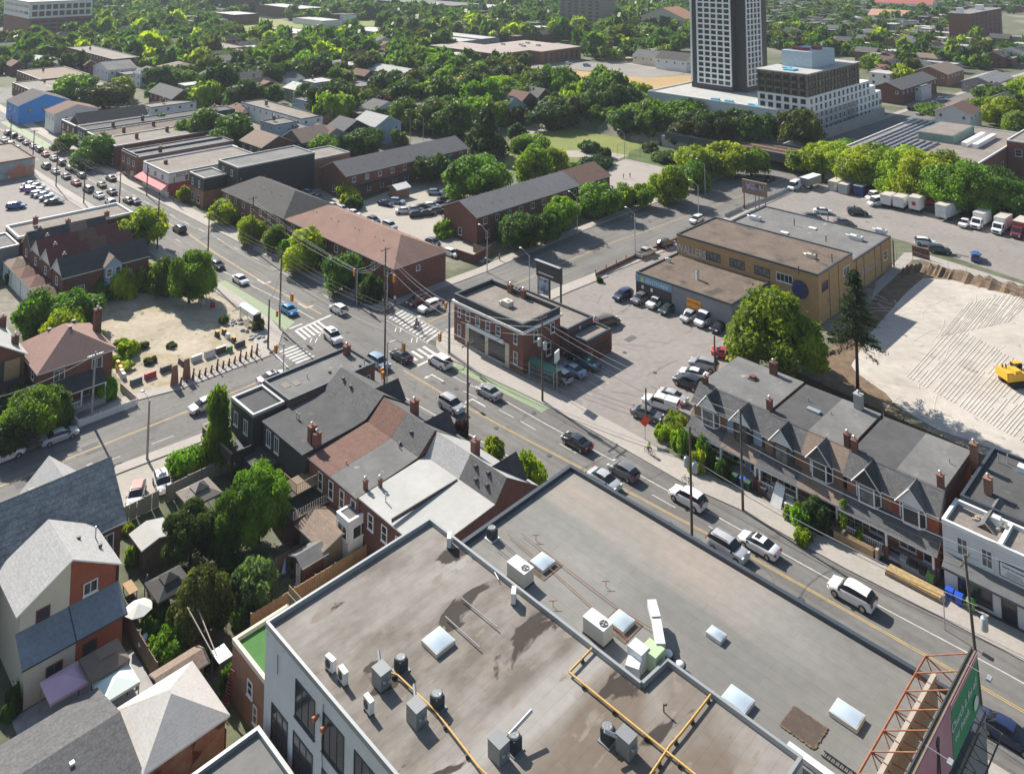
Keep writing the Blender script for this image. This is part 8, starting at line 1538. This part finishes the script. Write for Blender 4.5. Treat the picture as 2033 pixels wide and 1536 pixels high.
# ================================================================ ROOFTOP EQUIPMENT AND BACK GARDENS
ZA,ZR=10.13,9.53
m_acg=plain('condenser_slate',(.05,.065,.075),.5,.3);m_duct=plain('duct_white',(.62,.63,.63),.5,.2);m_unit=plain('unit_cream',(.55,.5,.42),.6);m_yel=mat('yellow_gas_pipe',(.6,.38,.1),.55,(.48,.28,.07),sc=2,amt=.5);m_gbox=plain('unit_grey',(.22,.235,.24),.5,.3)
def fan(b_parent,x,y,z,r,m=m_dark):
 b=MB();b.lathe([(r,0),(r,.03)],c=(x,y,z),n=16);q=part(b,'fan_opening',m,b_parent)
 b=MB()
 for i in range(4):a=i*math.pi/2+.3;b.add([(x,y,z+.045),(x+r*.85*math.cos(a-.22),y+r*.85*math.sin(a-.22),z+.05),(x+r*.85*math.cos(a+.22),y+r*.85*math.sin(a+.22),z+.075)],[range(3)])
 b.lathe([(r*.18,.03),(r*.18,.08)],c=(x,y,z),n=8)
 part(b,'fan_blade',m_metal,q)
def at(px,py,z):p=G(px,py,z);return(p.x,p.y,z)
RG='rooftop units on the stained roof'
for px,py,z,lb in[(796,1330,ZA,'round-topped dark condenser left of the square skylight'),(868,1404,ZA,'round-topped dark condenser halfway along the yellow pipe'),(1021,1487,ZA,'round-topped dark condenser beside the silver pipe at the bottom'),(1207,1470,ZA,'round-topped dark condenser near the stained lower right of the roof'),(977,1068,ZR,'round-topped condenser alone on the grey-green roof')]:
 t=thing('condenser',lb,'air conditioner',at(px,py,z),RZ,RG);b=MB();b.cbox(0,0,.05,.78,.78,.85,0);
 for i in range(9):b.cbox(0,0,.1+i*.085,.82,.82,.03,0)
 part(b,'casing',m_acg,t);b=MB();b.lathe([(.4,0),(.42,.05),(.34,.12)],c=(0,0,.9),n=16);part(b,'top_ring',m_gbox,t);fan(t,0,0,.96,.3);b=MB();b.cbox(0,0,0,1.1,1.1,.06);part(b,'base',m_duct if z==ZR else m_gbox,t)
for px,py,lb,dr in[(757,1358,'grey furnace box with a slanting silver pipe at the upper end of the yellow pipe',(-1,.5)),(827,1432,'grey furnace box with a short silver pipe beside the middle condenser',(-1,.6)),(990,1503,'grey furnace box with a long silver flue at the bottom',(.2,2.4)),(1244,1492,'grey furnace box near the lower right stain',(-.9,-.8))]:
 t=thing('furnace_unit',lb,'heating unit',at(px,py,ZA),RZ,RG);b=MB();b.cbox(0,0,0,1.2,1.0,1.15);b.cbox(0,0,1.15,1.25,1.05,.05);part(b,'casing',m_gbox,t);b=MB();b.rod((dr[0]*.4,dr[1]*.4,.9),(dr[0]*1.3,dr[1]*1.3,1.3),.13,n=9);part(b,'flue',m_metal,t);b=MB();b.rod((.6,.2,.6),(.85,.2,.6),.12,n=8);b.rod((.6,-.25,.7),(.8,-.25,.7),.1,n=8);part(b,'valve',m_metal,t)
for px,py,z,hd,lb in[(892,1083,ZA,-90,'white split unit at the far corner of the stained roof'),(1020,1194,ZA,-95,'white split unit beside the roof divide'),(656,1330,ZA,-40,'white split unit near the stucco edge, left one'),(681,1354,ZA,-50,'white split unit near the stucco edge, right one'),(732,1412,ZA,-50,'white split unit alone above the blotchy stain')]:
 t=thing('split_unit',lb,'air conditioner',at(px,py,z),R(hd),RG);b=MB();b.cbox(0,0,.12,.95,.4,.85);part(b,'casing',m_duct,t);b=MB();b.rod((-.1,-.2,.55),(-.1,-.23,.55),.3,n=16);part(b,'fan_opening',m_dark,t);b=MB();b.cbox(-.3,0,0,.1,.5,.12);b.cbox(.3,0,0,.1,.5,.12);part(b,'foot',m_dark,t)
for px,py,lb in[(1033,1150,'cream box unit with a top fan, upper one beside the roof divide'),(1187,1262,'cream box unit with a top fan, lower one beside the roof divide')]:
 t=thing('packaged_unit',lb,'air conditioner',at(px,py,ZR),RZ,RG);b=MB();b.cbox(0,0,.1,2.2,1.25,1.15);part(b,'casing',m_unit,t);b=MB();b.cbox(0,0,1.25,2.26,1.31,.05);part(b,'top',m_duct,t);fan(t,.65,0,1.3,.38);b=MB();b.cbox(0,0,0,2.3,1.35,.1);part(b,'base',m_dark,t)
m_sky=plain('skylight_acrylic',(.42,.5,.58),.12,spec=.8)
def skylight(px,py,z,sx,sy,lb,edge=m_duct,patch=False):
 t=thing('skylight',lb,'skylight',at(px,py,z),RZ,'roof skylights');b=MB();b.cbox(0,0,0,sx,sy,.32);part(b,'curb',edge,t);b=MB();w_,d_=sx/2-.06,sy/2-.06
 n=4;P=[]
 for j in range(n+1):
  for i in range(n+1):x=-w_+2*w_*i/n;y=-d_+2*d_*j/n;P.append((x,y,.33+.22*math.cos(x/w_*1.5)*math.cos(y/d_*1.5)))
 b.add(P,[(j*(n+1)+i,j*(n+1)+i+1,(j+1)*(n+1)+i+1,(j+1)*(n+1)+i)for j in range(n)for i in range(n)],0,True);part(b,'dome',m_sky,t)
 if patch:b=MB();b.cbox(.1,-.1,.002,sx+1.0,sy+.9,.008);part(b,'tar_patch',m_fl_b,t)
skylight(870,1278,ZA,2.0,2.0,'square domed skylight in the middle of the stained roof',m_unit);skylight(1077,1120,ZR,1.7,1.7,'domed skylight beside the upper cream unit',m_duct,True);skylight(1233,1238,ZR,1.7,1.7,'domed skylight beside the lower cream unit',m_duct,True);skylight(1422,1264,ZR,1.4,1.0,'small skylight alone on the grey-green roof');skylight(1465,1395,ZR,2.0,1.6,'pale skylight against the roof divide');skylight(1682,1424,ZR,2.1,1.6,'large skylight nearest the billboard',m_unit)
t=thing('roof_opening','dark square torn patch between the two large skylights','roof patch',at(1596,1443,ZR),RZ);b=MB();b.cbox(0,0,.003,2.6,2.2,.03);part(b,'patch',mat('tar_brown',(.09,.065,.05),.95,(.06,.045,.035),sc=2,amt=.7),t);rg=random.Random(6);b=MB()
for i in range(160):a=rg.uniform(0,6.28);q=max(abs(math.cos(a))/1.3,abs(math.sin(a))/1.1);b.cbox(math.cos(a)/q,math.sin(a)/q,.0,rg.uniform(.05,.22),rg.uniform(.04,.14),rg.uniform(.02,.05),0,rg.uniform(0,1.5))
part(b,'ragged_edge',m_dirt,t)
def pipe(pts,r,m,lb,cat='pipe',blocks=True,z=ZA,name='roof_pipe'):
 P=[Vector(at(x,y,z+.22))for x,y in pts];t=thing(name,lb,cat,(P[0].x,P[0].y,z));b=MB();b.path(P,r,n=8);part(b,'pipe',m,t,True)
 if blocks:
  k=0
  for a,c in zip(P[:-1],P[1:]):
   n=max(1,int((c-a).length/2.5))
   for i in range(n):q=a.lerp(c,(i+.5)/n);s=MB();s.cbox(q.x,q.y,z,.3,.3,.2);part(s,'support_block',m_dark,t,True)
pipe([(775,1335),(790,1340),(864,1410),(952,1524),(990,1560)],.075,m_yel,'yellow gas pipe running from the upper furnace box to the bottom');pipe([(1181,1281),(1130,1334),(1250,1432),(1384,1540),(1420,1570)],.085,m_yel,'yellow gas pipe bending below the lower cream unit');pipe([(1416,1372),(1395,1400),(1352,1455),(1330,1480),(1286,1545),(1270,1570)],.085,m_yel,'yellow gas pipe crossing over from the roof divide to the bottom')
pipe([(917,1187),(988,1245)],.05,m_gbox,'upper of two parallel grey struts lying on the stained roof',blocks=False);pipe([(884,1223),(953,1285)],.05,m_gbox,'lower of two parallel grey struts lying on the stained roof',blocks=False)
for i,L_ in enumerate([[(1008,1060),(1050,1095),(1092,1128),(1150,1180),(1205,1232),(1240,1262),(1275,1290)],[(1035,1058),(1090,1100),(1180,1170),(1240,1215),(1293,1246)],[(994,1072),(1040,1112),(1070,1135)],[(984,1086),(1030,1122)]]):pipe(L_,.03,m_rust if i<2 else m_dark,'thin '+['rusty conduit passing between the skylights, lower','rusty conduit passing the skylights, upper','dark conduit above the upper cream unit','short dark conduit left of the upper cream unit'][i],'conduit',False,ZR,'conduit')
pipe([(942,1103),(975,1122),(990,1150)],.04,m_duct,'white hose curling at the roof divide','hose',False,ZA,'hose')
for i,(x,y)in enumerate([(1064,1072),(1203,1164),(1098,1203)]):
 t=thing('pipe_stand',['small T-shaped pipe stand, upper','small T-shaped pipe stand, middle','small T-shaped pipe stand, lower left'][i],'pipe stand',at(x,y,ZR),RZ+.8);b=MB();b.rod((0,0,0),(0,0,.45),.03);b.rod((-.35,0,.45),(.35,0,.45),.03);part(b,'stand',m_rust,t)
t=thing('roof_duct','white jointed duct with pale green box beside the stepped parapet','duct',at(1285,1318,ZR),RZ);
p0=Vector(at(1300,1300,ZR+.9));c=[Vector(at(*q,ZR+.9))for q in((1294,1204),(1303,1238),(1312,1290))]
def rel(v):d=v-Vector(t.location);return Vector((d.dot(UD),d.dot(VD),d.z))
for i in range(2):
 a,e=rel(c[i]),rel(c[i+1]);d_=(e-a).normalized();n=Vector((-d_.y,d_.x,0))*.38;a=a+d_*.06*i;b=MB();b.prism([((a-n).x,(a-n).y),((e-n).x,(e-n).y),((e+n).x,(e+n).y),((a+n).x,(a+n).y)],.9-.1*i,1.5-.1*i);part(b,'duct_section',m_duct,t)
b=MB();e=rel(c[2]);b.cbox(e.x-.3,e.y-.7,.0,1.5,1.3,1.3);part(b,'green_box',plain('pale_green_sheet',(.4,.5,.3),.5),t);b=MB();q=rel(Vector(at(1268,1320,ZR)));b.cbox(q.x,q.y,0,1.4,1.1,1.4);part(b,'fan_box',m_duct,t);b=MB();q=rel(Vector(at(1258,1338,ZR)));b.cbox(q.x,q.y,0,1.1,1.0,.9,0,.4);part(b,'intake',m_duct,t)
for i,(x,y)in enumerate([(1327,1308),(1350,1330)]):
 t=thing('roof_ventilator',['round white roof ventilator with black rim, upper','round white roof ventilator with black rim, lower'][i],'ventilator',at(x,y,ZR),0);b=MB();b.lathe([(.42,0),(.42,.35),(.5,.36),(.5,.42),(.4,.43)],n=20);part(b,'curb',m_dark,t);b=MB();b.lathe([(.36,0),(.34,.08),(.2,.16),(.05,.18)],c=(0,0,.43),n=20);part(b,'cap',m_trim,t)
t=thing('roof_ladder','dark ladder lying on the grey-green roof near the bottom edge','ladder',at(1630,1500,ZR),RZ);b=MB();b.box(0,5,0,.05,.02,.1);b.box(0,5,.45,.5,.02,.1)
for i in range(16):b.box(.15+i*.31,.19+i*.31,.05,.45,.04,.08)
part(b,'rung_frame',m_dark,t)
t=thing('roof_vent','small dark roof vent casting a long shadow below the divide','vent',at(1318,1412,ZA),RZ);b=MB();b.rod((0,0,0),(0,0,.55),.06);b.rod((0,0,.5),(.25,0,.62),.08);part(b,'pipe',m_dark,t)
t=thing('bench_box','long white box lying beside the roof divide at the bottom','box',at(1590,1505,ZR),RZ);b=MB();b.box(-1,3.2,-.25,.3,0,.35);part(b,'box',m_duct,t)
u_,v_=(CB[0]+CB[1])/2+.5,(CB[2]+CB[3])/2-.2;t=root_uv('rooftop_unit','boxy rooftop unit with round fan on the black-parapet building','air conditioner',u_,v_);b=MB();b.cbox(0,0,6.95,1.7,1.3,.85);part(b,'casing',m_unit,t);fan(t,.3,0,7.8,.32);b=MB();b.cbox(-1.1,-.2,7.0,.6,1,.5);part(b,'hood',m_duct,t)
for px,py,z,sx,lb in[(1610,512,8.5,1.6,'rooftop unit at the near right of the brown factory roof'),(1500,436,6.2,2.4,'rooftop unit on the white membrane'),(1327,520,4.7,.9,'small boxy vent on the rust-stained workshop roof'),(1700,475,6.2,2.6,'long white equipment on the rear factory roof, left'),(1750,462,6.2,2.2,'long white equipment on the rear factory roof, right'),(1150,655,3.5,.5,'white round vent on the graffiti annex')]:
 t=thing('rooftop_unit',lb,'air conditioner',at(px,py,z),RZ);b=MB();b.cbox(0,0,0,sx,sx*.5,.75);part(b,'casing',m_duct if sx>2 or sx<1 else m_unit,t);fan(t,sx*.2,0,.76,sx*.18);b=MB();b.rod((-sx*.5,0,.4),(-sx*.9,.3,.4),.15,n=8);part(b,'duct',m_metal,t)
t=thing('white_cowl','white bent cowl on the rust-stained workshop roof','vent',at(1385,555,4.7),RZ);b=MB();b.rod((0,0,0),(0,0,1.5),.3,n=12);b.rod((0,0,1.4),(.3,-.3,1.7),.32,n=12);part(b,'cowl',m_duct,t)
for i,(x,y)in enumerate([(1586,545),(1622,520),(1640,480),(1652,520),(1577,448),(1644,438)]):t=thing('chimney_pipe',['thin black flue at the front edge of the factory roof','black flue beside the factory rooftop unit','white-capped flue at the factory roof step','black flue at the right of the factory roof','short flue on the rear factory wing, left','short flue on the rear factory wing, right'][i],'flue',at(x,y,8.5 if i<4 else 6.1),0);b=MB();b.rod((0,0,0),(0,0,1.3),.1,n=8);part(b,'pipe',m_dark,t);b=MB();b.rod((0,0,1.3),(0,0,1.45),.16,n=8);part(b,'cap',m_duct if i==2 else m_dark,t)
t=thing('rubble_heap','heap of rubble and a cowl on the white shop roof','rubble',tuple(W(-29.6,100.6,6.62)),RZ);b=MB();rg=random.Random(4)
for i in range(26):b.cbox(rg.uniform(-1.2,1.2),rg.uniform(-.5,.5),0,rg.uniform(.15,.5),rg.uniform(.15,.4),rg.uniform(.1,.35),0,rg.uniform(0,2))
part(b,'rubble',m_tan,t);b=MB();b.cbox(.9,.2,0,.8,.8,1.0);part(b,'box',m_duct,t)
def canopy(u0,u1,v0,v1,h,rise,m,label,name='garden_canopy',cap=None,posts=True):
 t=root_uv(name,label,'canopy',u0,v0);U,V=u1-u0,v1-v0;b=MB();n=6;c=(U/2,V/2,h+rise);P=[(0,0,h),(U,0,h),(U,V,h),(0,V,h)]
 for i in range(4):
  a,d_=P[i],P[(i+1)%4];b.add([a,d_,c],[range(3)]);b.add([(a[0],a[1],h-.22),(d_[0],d_[1],h-.22),d_,a],[range(4)])
 part(b,'fabric',m,t)
 for x,y in((.08,.08),(U-.08,.08),(U-.08,V-.08),(.08,V-.08)):b=MB();b.cbox(x,y,0,.08,.08,h-.02);part(b,'post',m_dark if cap else m_steel,t)
 if cap:b=MB();s=.22;b.add([(U*(.5-s),V*(.5-s),h+rise*.72),(U*(.5+s),V*(.5-s),h+rise*.72),(U*(.5+s),V*(.5+s),h+rise*.72),(U*(.5-s),V*(.5+s),h+rise*.72),(U/2,V/2,h+rise*1.25)],[(0,1,4),(1,2,4),(2,3,4),(3,0,4)]);part(b,'cap',cap,t)
 return t
canopy(-85,-82,25.9,29,2.5,.6,mat('pink_fabric',(.62,.42,.5),.8,(.55,.36,.45),sc=.5,amt=.4),'faded pink canopy in the back garden');canopy(-84.4,-81.2,28.9,32.2,3.0,.9,mat('brown_fabric',(.2,.155,.12),.85,(.15,.115,.09),sc=.5,amt=.5),'brown gazebo with a vented top beside the pink canopy','gazebo',mat('brown_fabric',(.2,.155,.12)));canopy(-81.8,-78.8,29.1,32.2,2.5,.4,plain('mint_white_fabric',(.62,.7,.66),.8),'mint-white canopy beside the pyramid-roofed garage')
canopy(-89.6,-86,36.6,40.2,2.8,.9,mat('charcoal_fabric',(.06,.058,.055),.9),'charcoal gazebo in the shade of the garden trees','gazebo',mat('charcoal_fabric',(.06,.058,.055)));canopy(-101.6,-97.6,44.8,48.8,2.6,.9,mat('taupe_fabric',(.24,.205,.18),.9),'taupe gazebo behind the tan fence','gazebo',m_dark)
t=root_uv('parasol','round off-white parasol over the terrace table','parasol',*uv(275,1205,2.4));b=MB();n=8
for i in range(n):a,c2=2*math.pi*i/n,2*math.pi*(i+1)/n;b.add([(0,0,2.75),(1.35*math.cos(a),1.35*math.sin(a),2.3),(1.35*math.cos(c2),1.35*math.sin(c2),2.3)],[range(3)])
part(b,'fabric',plain('offwhite_fabric',(.62,.62,.58),.8),t);b=MB();b.rod((0,0,0),(0,0,2.7),.04);part(b,'pole',m_steel,t)
for i,(px,py,L_)in enumerate([(258,1180,2.0),(262,1228,1.6)]):
 t=thing('garden_table',['long wooden table beside the parasol','wooden table below the parasol'][i],'table',tuple(G(px,py)),RZ);b=MB();b.cbox(0,0,.7,L_,.9,.06);part(b,'table_top',m_woodn,t)
 for x in(-L_/2+.1,L_/2-.1):
  for y in(-.35,.35):b=MB();b.cbox(x,y,0,.07,.07,.7);part(b,'leg',m_woodn,t)
person(292,1172,1.7,'person in a dark blue patterned top at the terrace',(.1,.1,.3),(.5,.5,.5),pose='stand',head=220)
for i,(a,c2)in enumerate([((385,1188),(430,1300)),((372,1205),(424,1300))]):b=MB();q,w2=Vector(at(*a,4.2)),Vector(at(*c2,3.0));b.rod(q,w2,.06,n=6);one(b,'leaning_pole',m_tan,['longer pale pole leaning above the olive tree','shorter pale pole leaning above the olive tree'][i],'pole')
t=thing('scaffold_platform','small platform with a pale sheet where the leaning poles meet','platform',tuple(G(438,1355)),RZ);b=MB();b.cbox(0,0,2.4,1.8,1.3,.1);part(b,'deck',m_can,t)
for x in(-.8,.8):
 for y in(-.5,.5):b=MB();b.cbox(x,y,0,.09,.09,2.4);part(b,'leg',m_wood,t)
b=MB();a,c2=Vector(at(462,1330,3)),Vector(at(447,1402,.6));n=(c2-a).normalized().cross(Vector((0,0,1))).normalized()*.25
b.rod(a-n,c2-n,.04);b.rod(a+n,c2+n,.04)
for i in range(12):q=a.lerp(c2,i/11);b.rod(q-n,q+n,.045,n=4)
one(b,'striped_ladder',plain('ladder_red',(.25,.04,.06),.6),'dark red ladder leaning beside the brick side building','ladder')
t=bld('garden_shed','small shed with a translucent white roof below the taupe gazebo','shed',-98.3,-95.4,38.8,41.8,2.3,m_wood,('gable',.4),m_fl_l);t=bld('garden_shed','brown-roofed shed behind the leaning beige garage roof','shed',-78.8,-77.0,33.5,37.2,2.3,m_wood,('gable',.3,'v'),m_sh_t)
t=bld('garden_shed','white-roofed garden shed behind the long grey-roofed row','shed',*[uv(795,395)[0]-4,uv(795,395)[0]],*[uv(795,395)[1]-1,uv(795,395)[1]+3],2.6,m_brickb,('gable',.8,'v'),m_trim)
for i,(px,py,L_,m)in enumerate([(548,1140,5,m_wood)]):gm=MB();face(gm,[G(520,1170),G(600,1120),G(640,1100),G(600,1085),G(500,1140)],.05);one(gm,'garden_deck',m_wood,'grey timber deck in the dim garden beside the light wooden fence','deck')
gm=MB();face(gm,[W(-86,24),W(-78,24),W(-78,34.2),W(-86,34.2)],.03);struct(gm,'garden_paving',m_conc);gm=MB();face(gm,[W(-92,34.4),W(-80,34.6),W(-80,42),W(-92,42)],.02);struct(gm,'garden_soil',mat('yard_earth',(.13,.11,.085)))
gm=MB();face(gm,[W(-118,12),W(-104.9,12),W(-104.9,39),W(-115,41)],.03);struct(gm,'side_garden',m_lawn)
t=thing('garden_swing_chair','white oval hanging chair in the garden beds','chair',tuple(G(283,1290)),0);b=MB();b.ball((0,0,.9),(.35,.8,.25),u=10,v=6);part(b,'seat',m_trim,t);b=MB();b.rod((0,0,0),(0,0,.8),.05);part(b,'stand',m_steel,t)
t=thing('patio_set','blue folded parasol and seats on the shaded timber deck','furniture',tuple(G(562,1145)),.4);b=MB();b.rod((0,0,.3),(.3,.9,1.2),.28,.05,n=8);part(b,'folded_parasol',plain('pale_blue_fabric',(.3,.45,.6),.7),t);b=MB();b.cbox(-.9,.2,0,.6,.6,.5);b.cbox(1.0,-.3,0,.6,.6,.5);part(b,'seat',m_dark,t)
t=thing('climbing_frame','small climbing frame on the playground mound','playground',tuple(G(1180,246)),RZ);b=MB();b.box(0,3,0,2,2,2.1);part(b,'deck',m_brickb,t)
for x in(0,3):
 for y in(0,2):b=MB();b.rod((x,y,0),(x,y,3.2),.08);part(b,'post',m_redp,t)
mb_=MB();face(mb_,[G(1160,242),G(1175,233),G(1200,232),G(1225,240),G(1232,248),G(1200,250),G(1170,249)],.03);struct(mb_,'playground_ground',m_dirt)
mb_=MB();face(mb_,[G(1040,255),G(1062,246),G(1085,252),G(1080,264),G(1050,266)],.03);face(mb_,[G(1120,300),G(1180,298),G(1245,308),G(1230,316),G(1130,312)],.032);struct(mb_,'park_path',m_lane)
t=thing('yellow_digger','small yellow digger on the heap beside the podium','digger',tuple(G(1290,206)),R(30));b=MB();b.cbox(0,0,.8,3,2,1.6);part(b,'body',MATS['plant_yellow'],t);b=MB();b.rod((1.5,0,2),(4,0,4),.3);b.rod((4,0,4),(6,0,1),.25);part(b,'boom',MATS['plant_yellow'],t);b=MB();b.cbox(0,0,0,3.4,2.4,.8);part(b,'track',m_dark,t)
# ================================================================ AIR
hb=MB();hb.box(-2210,2210,-260,3610,-1,84);hz=link('haze',hb.mesh('haze',[]),None);tag(hz,'thin pale summer haze filling the air over the whole district','haze',None,'stuff')
hm=bpy.data.materials.new('haze_air');hm.use_nodes=True;T=hm.node_tree;T.nodes.remove(T.nodes['Principled BSDF']);pv=T.nodes.new('ShaderNodeVolumePrincipled')
pv.inputs['Color'].default_value=(.78,.88,1,1);pv.inputs['Density'].default_value=.0001;pv.inputs['Anisotropy'].default_value=.2
T.links.new(pv.outputs[0],T.nodes['Material Output'].inputs['Volume']);hz.data.materials.append(hm)
# ================================================================ LABELS OF REPEATS
ORD=['nearest','second','third','fourth','fifth','sixth','seventh','eighth','ninth','tenth','eleventh','twelfth','thirteenth','fourteenth','fifteenth','sixteenth','seventeenth','eighteenth','nineteenth','twentieth']
def finish_labels():
 G_={}
 for o,desc,x,y in AUTO:
  n,lx,ly=min(LM,key=lambda l:(l[1]-x)**2+((l[2]-y)*2.2)**2)
  dx,dy=x-lx,(y-ly)*2.2
  rel=('right of' if dx>0 else 'left of')if abs(dx)>abs(dy)else('in front of' if dy>0 else 'beyond')
  G_.setdefault((desc,rel,n),[]).append((math.hypot(dx,dy),o))
 for(desc,rel,n),L_ in G_.items():
  L_.sort(key=lambda q:q[0])
  for i,(d,o)in enumerate(L_):
   pre='' if len(L_)==1 else(ORD[i]+' ' if i<20 else str(i+1)+'th ')
   o['label']=pre+desc+' '+rel+' '+n
finish_labels()
